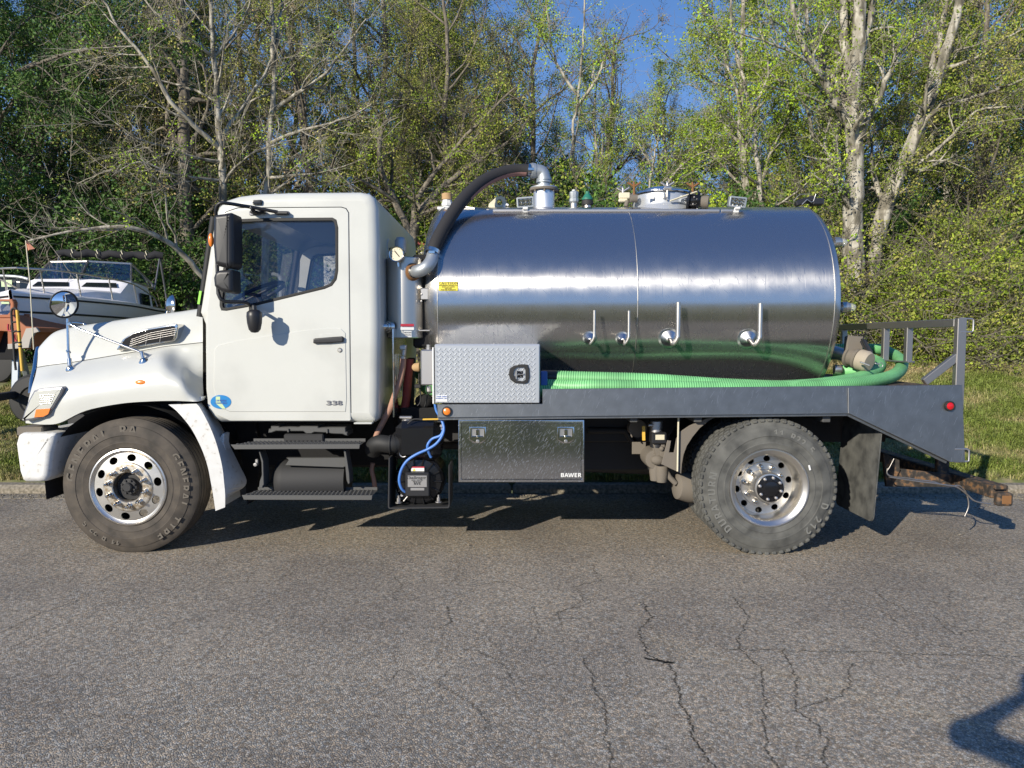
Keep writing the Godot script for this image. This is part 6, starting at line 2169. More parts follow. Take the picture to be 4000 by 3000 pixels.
	var sg := part("caution_plate", b, M.sign_yellow, tank, "yellow caution plate")
	b = mb()
	words(b, "CAUTION", pc + pl * Vector3(0, 0.023, 0.003), 0.026, pl * Basis.from_scale(Vector3(1.25, 1, 1)), "Droid Serif", 700)
	words(b, "PRESSURIZING WITHIN TANK", pc + pl * Vector3(0, 0.005, 0.003), 0.0105, pl, "Droid Serif")
	words(b, "BEING ANY ADDED", pc + pl * Vector3(0, -0.007, 0.003), 0.0105, pl, "Droid Serif")
	words(b, "USES WILL", pc + pl * Vector3(0, -0.018, 0.003), 0.0105, pl, "Droid Serif")
	words(b, "VOID THE WARRANTY", pc + pl * Vector3(0, -0.029, 0.003), 0.0105, pl, "Droid Serif")
	part("caution_text", b, M.ink, sg)
	# top pipe, elbow and the black hose to the trap
	var zt := -1.12
	var base := Vector3(0.283, 2.793, -1.12)
	var fy: float = 2.95
	b = mb()
	b.lathe([Vector2(0.125, base.y - 0.08), Vector2(0.1, base.y - 0.0), Vector2(0.094, base.y + 0.01), Vector2(0.094, fy)], 32, Transform3D(Basis.IDENTITY, Vector3(base.x, 0, zt)))
	var vp := part("top_pipe", b, M.brushed_steel, tank)
	b = mb()
	b.lathe([Vector2(0, fy), Vector2(0.125, fy), Vector2(0.128, fy + 0.005), Vector2(0.128, fy + 0.02), Vector2(0.0, fy + 0.02)], 32, Transform3D(Basis.IDENTITY, Vector3(base.x, 0, zt)))
	for k in 8:
		var a := TAU * k / 8.0
		b.lathe([Vector2(0, 0.012), Vector2(0.009, 0.012), Vector2(0.009, -0.012), Vector2(0, -0.012)], 6, Transform3D(Basis.IDENTITY, Vector3(base.x + 0.113 * cos(a), fy - 0.006, zt + 0.113 * sin(a))))
	part("flange", b, M.dusty_steel, vp)
	b = mb()
	b.lathe([Vector2(0, fy + 0.021), Vector2(0.122, fy + 0.021), Vector2(0.12, fy + 0.032), Vector2(0.055, fy + 0.034), Vector2(0.055, fy + 0.07), Vector2(0.07, fy + 0.072), Vector2(0.07, fy + 0.085)], 32, Transform3D(Basis.IDENTITY, Vector3(base.x, 0, zt)))
	var el := smooth([Vector3(base.x, fy + 0.07, zt), Vector3(0.282, 3.061, -1.12), Vector3(0.262, 3.112, -1.12), Vector3(0.2, 3.124, -1.11), Vector3(0.159, 3.126, -1.1)], 5)
	b.tube(el, 0.062, 16)
	b.tube([el[3], el[5]], 0.068, 16)
	b.tube([el[-6], el[-3]], 0.068, 16)
	part("elbow", b, M.galvanised, vp)
	var hp := [Vector3(0.174, 3.124, -1.1), Vector3(0.067, 3.128, -1.09), Vector3(-0.025, 3.111, -1.06), Vector3(-0.106, 3.081, -1.02), Vector3(-0.195, 3.03, -0.96), Vector3(-0.281, 2.959, -0.88), Vector3(-0.364, 2.86, -0.78), Vector3(-0.435, 2.755, -0.68), Vector3(-0.504, 2.629, -0.58), Vector3(-0.562, 2.504, -0.49), Vector3(-0.606, 2.393, -0.42), Vector3(-0.631, 2.313, -0.39)]
	var hose := smooth(hp, 8)
	var rr := []
	for k in hose.size():
		rr.append(0.0545 if k % 3 else 0.0515)
	b = mb()
	b.tube(hose, rr, 18)
	var bh := part("black_hose", b, M.black_hose, T)
	b = mb()
	var sp := hose.slice(4, 52)
	b.tube(sp, 0.0555, 5, false, 1.75, 2.6)
	part("hose_stripe", b, M.pink_stripe, bh)
	for q in [[hose[1], hose[3], 0.058], [hose[-2], hose[-5], 0.057]]:
		b = mb()
		b.tube([q[0], q[1]], q[2], 20)
		b.box((q[0] as Vector3) + Vector3(0.0, 0.0, 0.06), Vector3(0.05, 0.025, 0.012), 0.003)
		part("hose_clamp", b, M.chrome, bh)
	# small fittings on the tank's back
	b = mb()
	var c1 := Vector3(-0.574, 2.845, -1.1)
	var g1 := Transform3D(Basis.IDENTITY, Vector3(c1.x, c1.y, c1.z))
	b.lathe([Vector2(0, 0), Vector2(0.045, 0), Vector2(0.05, 0.01), Vector2(0.05, 0.025), Vector2(0.042, 0.035), Vector2(0.042, 0.055)], 8, g1 * Transform3D(Basis.IDENTITY, Vector3(0, -0.03, 0)))
	b.box(c1 + Vector3(-0.01, -0.06, 0.02), Vector3(0.14, 0.025, 0.12), 0.005)
	b.tube([c1 + Vector3(0, -0.06, 0), c1 + Vector3(0, -0.02, 0)], 0.035, 14)
	part("cap_seat", b, M.label_white, tank)
	b = mb()
	b.lathe([Vector2(0.048, 0.025), Vector2(0.048, 0.075), Vector2(0.044, 0.08), Vector2(0.044, 0.05), Vector2(0.0, 0.05)], 16, g1)
	part("brown_cap", b, M.brown_cap, tank)
	# lifting eye
	b = mb()
	var hole := []
	var hc := Vector3(-0.11, 2.859, -1.15)
	for k in 20:
		hole.append(Vector2(hc.x + 0.026 * cos(TAU * k / 20), hc.y + 0.026 * sin(TAU * k / 20)))
	b.extrude([Vector2(-0.212, 2.808), Vector2(-0.206, 2.844), Vector2(-0.139, 2.905), Vector2(-0.098, 2.914), Vector2(-0.065, 2.9), Vector2(-0.055, 2.87), Vector2(-0.057, 2.808)], -1.165, -1.14, 0.003, [hole])
	part("lifting_eye", b, M.cream_plastic, tank)
	b = mb()
	b.tube(smooth([Vector3(-0.031, 2.822, -1.1), Vector3(-0.051, 2.83, -1.1), Vector3(-0.068, 2.814, -1.1), Vector3(-0.071, 2.789, -1.1)], 4), 0.011, 8)
	part("spigot", b, M.label_white, tank)
	# breather and green-capped valve
	b = mb()
	var p2 := Vector3(0.557, 2.823, -1.2)
	b.lathe([Vector2(0.045, -0.04), Vector2(0.036, 0.0), Vector2(0.036, 0.032), Vector2(0, 0.032)], 20, Transform3D(Basis.IDENTITY, p2))
	b.lathe([Vector2(0.045, -0.04), Vector2(0.036, 0.0), Vector2(0.036, 0.03), Vector2(0, 0.03)], 20, Transform3D(Basis.IDENTITY, Vector3(0.678, 2.823, -1.2)))
	part("valve_boss", b, M.steel, tank)
	b = mb()
	b.lathe([Vector2(0.03, 0.03), Vector2(0.045, 0.05), Vector2(0.045, 0.075), Vector2(0.038, 0.08), Vector2(0.042, 0.11), Vector2(0.042, 0.135), Vector2(0.028, 0.142), Vector2(0.0, 0.145)], 10, Transform3D(Basis.IDENTITY, p2))
	part("breather", b, M.galvanised, tank)
	b = mb()
	b.lathe([Vector2(0.0, 0.0), Vector2(0.01, 0.0), Vector2(0.016, 0.02), Vector2(0.018, 0.026), Vector2(0, 0.028)], 12, Transform3D(Basis.IDENTITY, Vector3(0.556, 2.953, -1.2)))
	part("breather_tip", b, M.label_white, tank)
	b = mb()
	var p3 := Vector3(0.678, 2.823, -1.2)
	b.lathe([Vector2(0.05, 0.065), Vector2(0.05, 0.08), Vector2(0.044, 0.085), Vector2(0.026, 0.115), Vector2(0.018, 0.12), Vector2(0.018, 0.14), Vector2(0, 0.142)], 20, Transform3D(Basis.IDENTITY, p3))
	var gc := part("green_cap", b, M.green_cap, tank)
	b = mb()
	b.lathe([Vector2(0.05, 0.02), Vector2(0.052, 0.05), Vector2(0.046, 0.064), Vector2(0.0, 0.064)], 20, Transform3D(Basis.IDENTITY, p3))
	part("cap_collar", b, M.dark_frame, gc)
	truck_hatch(tank)
	# work lamps on their brackets
	for q in [[Vector3(0.112, 2.792, -0.8), 0.08, Vector3(0.111, 2.657, -0.8)], [Vector3(1.904, 2.794, -0.8), -0.1, Vector3(1.887, 2.666, -0.8)]]:
		var lp: Vector3 = q[0]
		var bas := Basis(Vector3(0, 0, 1), q[1]) * Basis(Vector3(1, 0, 0), 0.12)
		b = mb()
		b.xf = Transform3D(bas, lp)
		b.extrude(round_rect(Vector2.ZERO, Vector2(0.145, 0.088), 0.012), -0.045, 0.012, 0.004, [round_rect(Vector2.ZERO, Vector2(0.122, 0.062), 0.006)], 2)
		b.box(Vector3(0, 0, -0.01), Vector3(0.124, 0.064, 0.006), 0.001)
		var wl := part("work_lamp", b, M.galvanised, tank)
		for k in 6:
			var d := mb()
			d.xf = Transform3D(bas, lp + bas * Vector3(-0.036 + 0.036 * (k % 3), 0.013 - 0.027 * (k / 3), 0.0))
			d.lathe([Vector2(0.016, 0.006), Vector2(0.012, 0.0), Vector2(0.005, -0.006), Vector2(0, -0.006)], 14, Transform3D(Basis(Vector3(1, 0, 0), PI / 2), Vector3.ZERO))
			part("diode_reflector", d, M.chrome, wl)
		b = mb()
		b.beam(lp + Vector3(0, -0.045, -0.01), (q[2] as Vector3) + Vector3(0, 0.005, -0.03), 0.045, 0.008, 0.002, Vector3(0, 0, 1))
		b.tube([lp + Vector3(-0.02, -0.05, 0), lp + Vector3(0.02, -0.05, 0)], 0.012, 10)
		part("lamp_bracket", b, M.label_white, wl)
	# dark lamp at the tank's rear top, seen end on
	b = mb()
	var rl := Vector3(2.648, 2.863, -1.2)
	b.beam(rl + Vector3(-0.1, -0.01, 0), rl + Vector3(0.06, 0.04, 0), 0.06, 0.05, 0.01)
	b.box(rl + Vector3(0.09, 0.005, 0), Vector3(0.1, 0.06, 0.1), 0.01)
	var rr2 := part("rear_work_lamp", b, M.black_plastic, tank)
	b = mb()
	b.tube([Vector3(2.587, 2.838, -1.15), Vector3(2.632, 2.884, -1.15), Vector3(2.669, 2.859, -1.15), Vector3(2.69, 2.869, -1.15), Vector3(2.709, 2.93, -1.15)], 0.005, 6)
	b.tube([Vector3(2.534, 2.879, -1.2), Vector3(2.584, 2.94, -1.2), Vector3(2.678, 2.94, -1.2)], 0.003, 5)
	part("lamp_wire", b, M.steel, rr2)
	# rear fittings: two sight domes and the brass valve
	for q in [Vector3(2.829, 2.477, -0.95), Vector3(2.75, 1.901, -0.6)]:
		b = mb()
		var at: Vector3 = q
		b.lathe([Vector2(0.045, -0.04), Vector2(0.045, 0.008), Vector2(0.037, 0.012), Vector2(0.037, 0.025)], 20, at_y(at, Vector3(1, 0, 0)))
		var ds := part("sight_dome_seat", b, M.steel, tank)
		b = mb()
		b.lathe([Vector2(0.035, 0.025), Vector2(0.034, 0.045), Vector2(0.026, 0.068), Vector2(0.012, 0.079), Vector2(0, 0.081)], 20, at_y(at, Vector3(1, 0, 0)))
		part("sight_dome", b, M.clear_lens, ds, "", 60.0)
	b = mb()
	b.lathe([Vector2(0.04, 0.0), Vector2(0.04, 0.05), Vector2(0.03, 0.065), Vector2(0.0, 0.07)], 16, at_y(Vector3(2.711, 1.386, -0.7), Vector3(1, -0.05, 0.15)))
	part("drain_plug", b, M.steel, tank)
	var v0 := Vector3(2.773, 1.518, -0.75)
	var v1 := Vector3(2.942, 1.44, -0.5)
	var vd := (v1 - v0).normalized()
	b = mb()
	b.tube([v0 - vd * 0.1, v0 + vd * 0.1], 0.055, 24)
	var ov := part("outlet_pipe", b, M.steel, tank)
	b = mb()
	b.lathe([Vector2(0, 0.08), Vector2(0.082, 0.08), Vector2(0.085, 0.085), Vector2(0.085, 0.1), Vector2(0.07, 0.105), Vector2(0.07, 0.15), Vector2(0.084, 0.155), Vector2(0.084, 0.18), Vector2(0, 0.18)], 20, at_y(v0, vd))
	var up := vd.cross(Vector3(0, 0, 1)).cross(vd).normalized()
	b.beam(v0 + vd * 0.125 - Vector3(0, 0.02, 0), v0 + vd * 0.1 + Vector3(0.03, 0.17, 0), 0.14, 0.06, 0.01)
	part("outlet_valve", b, M.dusty_steel, ov)
	b = mb()
	b.beam(Vector3(2.939, 1.521, -0.55), Vector3(2.892, 1.631, -0.6), 0.05, 0.02, 0.008, Vector3(0, 0, 1))
	b.tube([Vector3(2.931, 1.514, -0.55), Vector3(2.863, 1.642, -0.55)], 0.01, 6)
	part("valve_lever", b, M.black_plastic, ov)
	b = mb()
	b.lathe([Vector2(0.084, 0.185), Vector2(0.088, 0.19), Vector2(0.088, 0.25), Vector2(0.082, 0.262), Vector2(0.075, 0.275), Vector2(0.0, 0.277)], 28, at_y(v0, vd))
	part("outlet_cap", b, M.dirty_white, ov)
	b = mb()
	b.beam(Vector3(2.799, 1.456, -0.44), Vector3(2.868, 1.427, -0.42), 0.022, 0.012, 0.003)
	b.beam(Vector3(2.924, 1.445, -0.45), Vector3(2.962, 1.437, -0.45), 0.016, 0.012, 0.003)
	var ringp := []
	var rc := Vector3(2.973, 1.43, -0.45)
	for k in 17:
		ringp.append(rc + Vector3(0.017 * cos(TAU * k / 16), 0.02 * sin(TAU * k / 16), 0))
	b.tube(ringp, 0.003, 6, false)
	part("cam_lever", b, M.zinc, ov)


func truck_hatch(tank: Node3D) -> void:
	var c := Vector3(1.352, 2.827, -1.22)
	var ty: float = 2.918
	var r := 0.262
	var g := Transform3D(Basis.IDENTITY, Vector3(c.x, 0, ZC))
	var b := mb()
	b.lathe([Vector2(r + 0.06, c.y - 0.09), Vector2(r + 0.012, c.y - 0.02), Vector2(r, c.y), Vector2(r - 0.008, ty), Vector2(0, ty)], 48, g)
	var neck := part("hatch_neck", b, M.bright_plate, tank)
	b = mb()
	b.lathe([Vector2(r + 0.008, ty + 0.002), Vector2(r + 0.014, ty + 0.008), Vector2(r + 0.012, ty + 0.02), Vector2(r * 0.92, ty + 0.028), Vector2(r * 0.7, ty + 0.058), Vector2(r * 0.4, ty + 0.078), Vector2(0, ty + 0.086)], 48, g)
	part("hatch_lid", b, M.polished_steel, neck, "", 40.0)
	b = mb()
	b.box(Vector3(1.198, 2.871, -0.955), Vector3(0.065, 0.04, 0.003), 0.001)
	part("hatch_label", b, M.label_white, neck)
	# wing screws
	for q in [[Vector3(1.088, 2.997, -1.15), M.rust], [Vector3(1.339, 2.953, -0.94), M.zinc], [Vector3(1.674, 3.046, -1.4), M.rust], [Vector3(1.02, 2.994, -1.35), M.zinc]]:
		var p: Vector3 = q[0]
		b = mb()
		b.tube([p + Vector3(0, -0.09, 0), p + Vector3(0, 0.03, 0)], 0.011, 8)
		b.tube([p + Vector3(0, 0.0, 0), p + Vector3(0.058, 0.036, 0.0)], 0.01, 8)
		b.tube([p + Vector3(0, 0.0, 0), p + Vector3(-0.058, 0.036, 0.0)], 0.01, 8)
		b.tube([p + Vector3(0, 0.0, 0), p + Vector3(0.0, 0.045, -0.02)], 0.01, 8)
		part("wing_screw", b, q[1], neck)
	b = mb()
	b.box(Vector3(1.343, 2.939, -0.94), Vector3(0.07, 0.026, 0.05), 0.008)
	b.box(Vector3(1.341, 2.871, -0.945), Vector3(0.016, 0.07, 0.02), 0.004)
	b.box(Vector3(1.313, 2.879, -0.945), Vector3(0.018, 0.05, 0.03), 0.004)
	part("screw_yoke", b, M.steel, neck)
	b = mb()
	b.box(Vector3(1.002, 2.916, -1.15), Vector3(0.1, 0.055, 0.04), 0.008)
	b.box(Vector3(0.99, 2.875, -1.15), Vector3(0.08, 0.03, 0.04), 0.008)
	part("hinge_block", b, M.cream_plastic, neck)
	b = mb()
	b.lathe([Vector2(0, -0.03), Vector2(0.035, -0.03), Vector2(0.035, 0.03), Vector2(0, 0.03)], 14, at_y(Vector3(1.068, 2.872, -1.05), Vector3(1, 0, 0)))
	b.tube([Vector3(1.023, 2.861, -1.1), Vector3(1.007, 2.813, -1.1)], 0.02, 8)
	part("hinge_pin", b, M.dusty_steel, neck)
	# side valve with its pale lever
	b = mb()
	b.beam(Vector3(1.357, 2.825, -0.92), Vector3(1.59, 2.905, -0.92), 0.035, 0.012, 0.005)
	part("valve_lever", b, M.cream_plastic, neck)
	b = mb()
	b.tube([Vector3(1.467, 2.854, -1), Vector3(1.556, 2.842, -1)], 0.04, 16)
	part("valve_neck", b, M.bright_plate, neck)
	b = mb()
	b.lathe([Vector2(0, -0.03), Vector2(0.08, -0.03), Vector2(0.09, -0.01), Vector2(0.06, 0.0), Vector2(0.06, 0.05), Vector2(0.088, 0.055), Vector2(0.08, 0.075), Vector2(0, 0.075)], 12, at_y(Vector3(1.548, 2.836, -0.97), Vector3(1, -0.12, 0.25)))
	var vb := part("hatch_valve", b, M.gloss_black, neck)
	b = mb()
	b.lathe([Vector2(0.05, 0.07), Vector2(0.052, 0.12), Vector2(0.05, 0.145), Vector2(0.0, 0.148)], 18, at_y(Vector3(1.556, 2.835, -0.97), Vector3(1, -0.12, 0.35)))
	part("valve_plug", b, M.dusty_steel, vb)
	for p in [Vector3(1.562, 2.853, -0.9), Vector3(1.553, 2.795, -0.9), Vector3(1.589, 2.754, -0.9), Vector3(1.621, 2.878, -0.9)]:
		b = mb()
		b.sphere(p, Vector3(0.009, 0.009, 0.009), 8)
		part("valve_bolt", b, M.zinc, vb)


func truck_bed(T: Node3D) -> void:
	var b := mb()
	# side skirt, its top leaning in
	var poly := [Vector2(-0.559, 1.155), Vector2(0.228, 1.158), Vector2(0.227, 1.269), Vector2(3.358, 1.3), Vector2(3.384, 0.72), Vector2(3.273, 0.723), Vector2(2.514, 1.085), Vector2(-0.553, 1.054)]
	b.xf = Transform3D(Basis(Vector3(1, 0, 0), -0.05), Vector3(0, 0.0, 0.055))
	b.extrude(poly, -0.012, 0.0, 0.003)
	var sk := part("bed_skirt", b, M.aluminium, T)
	b = mb()
	b.xf = Transform3D(Basis.IDENTITY, Vector3(0, 0, 2 * ZC))
	b.extrude(poly, 0.0, 0.012, 0.003)
	part("bed_skirt", b, M.aluminium, T)
	b = mb()
	b.tube([Vector3(2.503, 1.276, 0.004), Vector3(2.51, 1.086, 0.001)], 0.003, 5)
	part("skirt_joint", b, M.weld, sk)
	# folded lower lip along the skirt
	b = mb()
	var l := [Vector3(-0.553, 1.054, 0), Vector3(2.514, 1.085, 0), Vector3(3.273, 0.723, 0)]
	for k in 2:
		b.beam(l[k] + Vector3(0, 0.004, -0.02), l[k + 1] + Vector3(0, 0.004, -0.02), 0.05, 0.008, 0.002, Vector3(0, 0, 1))
	part("skirt_lip", b, M.aluminium, sk)
	# deck
	var x0: float = -0.538
	var x1: float = 3.353
	b = mb()
	b.box(Vector3((x0 + x1) * 0.5, 1.13, ZC), Vector3(x1 - x0, 0.04, 2.36), 0.005)
	for k in 9:
		b.box(Vector3(lerpf(x0, x1, k / 8.0), 1.06, ZC), Vector3(0.06, 0.1, 2.3), 0.005)
	part("bed_deck", b, M.step_metal, T)
	# cradle under the tank
	b = mb()
	for x in [-0.3, 1.0, 2.3]:
		b.box(Vector3(x, 1.12, ZC), Vector3(0.1, 0.14, 1.1), 0.01)
	part("tank_cradle", b, M.dark_frame, T)
	# rear wall plate and lamps
	b = mb()
	b.box(Vector3(3.365, 1.007, -0.02) + Vector3(-0.01, 0, -1.2), Vector3(0.012, 0.5, 2.36), 0.002)
	part("bed_end_plate", b, M.aluminium, T)
	for q in [[Vector3(-0.486, 1.101, 0.006), M.amber, "front_marker"], [Vector3(3.257, 1.142, 0.012), M.red_lens, "rear_marker"]]:
		b = mb()
		b.lathe([Vector2(0.026, 0.004), Vector2(0.029, 0.01), Vector2(0.037, 0.008), Vector2(0.038, 0.0), Vector2(0.038, -0.012)], 28, at_y(q[0], Vector3(0, 0.05, 1)))
		var mk := part(q[2], b, M.black_rubber, T)
		b = mb()
		b.lathe([Vector2(0, 0.012), Vector2(0.015, 0.011), Vector2(0.026, 0.006), Vector2(0.026, 0.0)], 24, at_y(q[0], Vector3(0, 0.05, 1)))
		part("marker_lens", b, q[1], mk, "", 50.0)
	# hose hooks bent from rod at the rear corner
	b = mb()
	b.tube([Vector3(3.307, 0.819, 0.01), Vector3(3.397, 0.819, 0.01), Vector3(3.413, 0.811, 0.01), Vector3(3.415, 0.731, 0.01), Vector3(3.402, 0.726, 0.01), Vector3(3.308, 0.723, 0.01)], 0.0075, 8)
	part("rod_hook", b, M.zinc, T)
	b = mb()
	b.tube([Vector3(3.323, 1.791, -0.02), Vector3(3.419, 1.789, -0.02), Vector3(3.427, 1.779, -0.02), Vector3(3.428, 1.702, -0.02), Vector3(3.416, 1.691, -0.02), Vector3(3.33, 1.691, -0.02)], 0.0065, 8)
	part("rod_hook", b, M.zinc, T)
	# rear rail of square steel tube
	var px := Vector3(3.35, 1.793, -0.03)
	var by: float = 1.288
	b = mb()
	b.box(Vector3(px.x - 0.005, (px.y + by) * 0.5 - 0.1, -0.04), Vector3(0.066, px.y - by + 0.2, 0.05), 0.004)
	part("rail_post", b, M.tube_steel, T)
	b = mb()
	b.box(Vector3(px.x - 0.005, px.y - 0.032, ZC - 0.02), Vector3(0.05, 0.06, 2.32), 0.004)
	part("top_rail", b, M.tube_steel, T)
	for z in [-0.73, -1.1, -1.9, -2.38]:
		b = mb()
		b.box(Vector3(px.x - 0.005, px.y - 0.2, z), Vector3(0.052, 0.3, 0.05), 0.004)
		part("rail_post", b, M.tube_steel, T)
	b = mb()
	b.box(Vector3(px.x - 0.005, px.y - 0.345, -0.92), Vector3(0.06, 0.012, 0.5), 0.003)
	b.box(Vector3(px.x - 0.005, px.y - 0.345, -2.15), Vector3(0.06, 0.012, 0.6), 0.003)
	part("rail_foot", b, M.tube_steel, T)
	b = mb()
	b.beam(Vector3(3.09, 1.316, -0.045), Vector3(3.331, 1.509, -0.045), 0.045, 0.055, 0.004)
	part("rail_brace", b, M.tube_steel, T)
	b = mb()
	b.box(Vector3(px.x - 0.15, by - 0.03, ZC), Vector3(0.35, 0.03, 2.3), 0.004)
	part("rear_tray", b, M.rusty_black, T)


func truck_plant(T: Node3D) -> void:
	# chequer-plate locker in front of the tank
	var a := Vector3(-0.576, 1.602, 0)
	var c := Vector3(0.209, 1.16, 0)
	var b := mb()
	b.box(Vector3((a.x + c.x) * 0.5, (a.y + c.y) * 0.5, -0.25), Vector3(c.x - a.x, a.y - c.y, 0.47), 0.008)
	var lk := part("locker", b, M.bright_plate, T)
	b = mb()
	b.extrude([Vector2(a.x + 0.004, c.y + 0.004), Vector2(c.x - 0.006, c.y + 0.004), Vector2(c.x - 0.006, a.y - 0.01), Vector2(a.x + 0.004, a.y - 0.01)], -0.016, -0.002, 0.003)
	part("locker_door", b, M.bright_plate, lk)
	b = mb()
	var nx := 19
	var ny := 11
	for i in nx:
		for j in ny:
			for f in 2:
				var x := lerpf(a.x + 0.02, c.x - 0.025, (i + 0.5 * f) / nx)
				var y := lerpf(c.y + 0.015, a.y - 0.02, (j + 0.5 * f) / ny)
				b.xf = Transform3D(Basis(Vector3(0, 0, 1), 0.75 if f else -0.75), Vector3(x, y, -0.002))
				var l := 0.0165
				var w := 0.0055
				var p := [Vector3(l, 0, 0), Vector3(0, w, 0), Vector3(-l, 0, 0), Vector3(0, -w, 0)]
				var t := Vector3(0.008, 0, 0.006)
				var t2 := Vector3(-0.008, 0, 0.006)
				b.tri(p[0], t, p[1]); b.tri(p[1], t, t2); b.tri(p[1], t2, p[2]); b.tri(p[2], t2, p[3]); b.tri(p[3], t2, t); b.tri(p[3], t, p[0])
	var ch := part("chequer_lozenges", b, M.bright_plate, lk)
	ch.set_meta("kind", "stuff")
	b = mb()
	b.extrude([Vector2(-0.025, 1.377), Vector2(-0.017, 1.42), Vector2(0.014, 1.442), Vector2(0.074, 1.453), Vector2(0.117, 1.449), Vector2(0.127, 1.42), Vector2(0.13, 1.36), Vector2(0.121, 1.317), Vector2(0.095, 1.307), Vector2(0.022, 1.313), Vector2(-0.012, 1.338)], -0.004, 0.012, 0.005, [[Vector2(0.009, 1.377), Vector2(0.015, 1.412), Vector2(0.039, 1.429), Vector2(0.091, 1.429), Vector2(0.1, 1.407), Vector2(0.1, 1.338), Vector2(0.082, 1.327), Vector2(0.035, 1.332)]], 2)
	var lt := part("locker_latch", b, M.black_rubber, lk)
	b = mb()
	b.box(Vector3(0.057, 1.377, 0), Vector3(0.05, 0.05, 0.004), 0.002)
	part("latch_dish", b, M.gloss_black, lt)
	b = mb()
	b.beam(Vector3(0.032, 1.408, 0.008), Vector3(0.032, 1.339, 0.008), 0.014, 0.008, 0.003)
	b.beam(Vector3(0.035, 1.373, 0.008), Vector3(0.091, 1.379, 0.008), 0.01, 0.008, 0.003)
	part("latch_handle", b, M.steel, lt)
	b = mb()
	b.box(Vector3(-0.524, 1.198, 0.002), Vector3(0.085, 0.05, 0.002), 0.0005)
	var lb := part("maker_label", b, M.label_white, lk)
	b = mb()
	words(b, "Tank Sales", Vector3(-0.524, 1.212, 0.004), 0.016)
	words(b, "Products, Inc.", Vector3(-0.524, 1.198, 0.004), 0.013)
	part("maker_text", b, M.label_blue, lb)
	b = mb()
	b.box(Vector3(-0.587, 1.367, -0.03), Vector3(0.012, a.y - c.y - 0.02, 0.05), 0.003)
	part("locker_hinge", b, M.label_white, lk)
	b = mb()
	b.box(Vector3(0.246, 1.332, -0.2), Vector3(0.05, 0.12, 0.1), 0.005)
	part("coupling_stop", b, M.label_blue, lk)
	# grey oil box left of it
	b = mb()
	var o0 := Vector3(-0.695, 1.559, -0.12)
	var o1 := Vector3(-0.589, 1.286, -0.12)
	b.box(Vector3((o0.x + o1.x) * 0.5, (o0.y + o1.y) * 0.5, -0.25), Vector3(o1.x - o0.x, o0.y - o1.y, 0.26), 0.01)
	var oil := part("oil_box", b, M.zinc, T)
	b = mb()
	b.lathe([Vector2(0.02, -0.02), Vector2(0.02, 0.01), Vector2(0.016, 0.012), Vector2(0.016, 0.03), Vector2(0, 0.03)], 6, Transform3D(Basis.IDENTITY, Vector3(-0.648, 1.566, -0.22)))
	b.lathe([Vector2(0.02, 0.0), Vector2(0.02, -0.04), Vector2(0.012, -0.05), Vector2(0, -0.05)], 8, Transform3D(Basis.IDENTITY, Vector3(-0.643, 1.275, -0.22)))
	part("oil_filler", b, M.steel, oil)
	b = mb()
	b.lathe([Vector2(0.035, 0.0), Vector2(0.035, 0.015), Vector2(0.03, 0.04), Vector2(0.015, 0.055), Vector2(0, 0.058)], 16, at_y(Vector3(-0.715, 1.422, -0.2), Vector3(-1, 0, 0)))
	part("oil_sight_glass", b, M.brown_cap, oil)
	b = mb()
	b.tube(smooth([Vector3(-0.721, 1.378, -0.24), Vector3(-0.724, 1.296, -0.24), Vector3(-0.713, 1.224, -0.24), Vector3(-0.714, 1.152, -0.24), Vector3(-0.737, 1.12, -0.24)], 4), 0.006, 6)
	b.tube(smooth([Vector3(-0.625, 1.224, -0.3), Vector3(-0.662, 1.206, -0.3), Vector3(-0.671, 1.165, -0.3), Vector3(-0.69, 1.101, -0.3)], 4), 0.006, 6)
	b.box(Vector3(-0.731, 1.274, -0.24), Vector3(0.05, 0.03, 0.05), 0.005)
	part("oil_line", b, M.black_rubber, T)
	# steel moisture trap with gauge
	var t0 := Vector3(-0.863, 2.286, -0.36)
	var t1 := Vector3(-0.863, 1.647, -0.36)
	b = mb()
	var tx: float = (t0.x + t1.x) * 0.5
	b.lathe([Vector2(0, t0.y - t1.y), Vector2(0.14, t0.y - t1.y), Vector2(0.146, t0.y - t1.y - 0.006), Vector2(0.146, 0.006), Vector2(0.14, 0.0), Vector2(0, 0)], 48, Transform3D(Basis.IDENTITY, Vector3(tx, t1.y, -0.5)))
	var tp := part("moisture_trap", b, M.steel, T, "", 30.0)
	b = mb()
	b.lathe([Vector2(0, 0.07), Vector2(0.03, 0.065), Vector2(0.045, 0.04), Vector2(0.046, -0.06)], 24, Transform3D(Basis.IDENTITY, Vector3(-0.898, 2.39, -0.5)))
	part("relief_valve", b, M.galvanised, tp, "", 50.0)
	b = mb()
	var gd := Vector3(-0.1, 0.05, 1)
	b.lathe([Vector2(0.052, 0.024), Vector2(0.058, 0.026), Vector2(0.06, 0.02), Vector2(0.06, -0.02), Vector2(0, -0.024)], 36, at_y(Vector3(-0.894, 2.296, -0.3), gd))
	b.tube([Vector3(-0.893, 2.249, -0.32), Vector3(-0.889, 2.216, -0.32), Vector3(-0.887, 2.203, -0.32)], 0.012, 8)
	var ga := part("gauge", b, M.chrome, tp)
	b = mb()
	b.lathe([Vector2(0, 0.02), Vector2(0.053, 0.02), Vector2(0.053, 0.0)], 32, at_y(Vector3(-0.894, 2.296, -0.3), gd))
	part("gauge_dial", b, M.cream_plastic, ga)
	b = mb()
	var gc := Vector3(-0.89, 2.293, -0.278)
	b.tube([Vector3(-0.911, 2.322, -0.274), Vector3(-0.873, 2.277, -0.274)], 0.003, 5)
	for k in 11:
		var an := deg_to_rad(225.0 - 27.0 * k)
		b.tube([gc + Vector3(cos(an), sin(an), 0) * 0.04, gc + Vector3(cos(an), sin(an), 0) * 0.047], 0.0012, 4)
	part("gauge_needle", b, M.ink, ga)
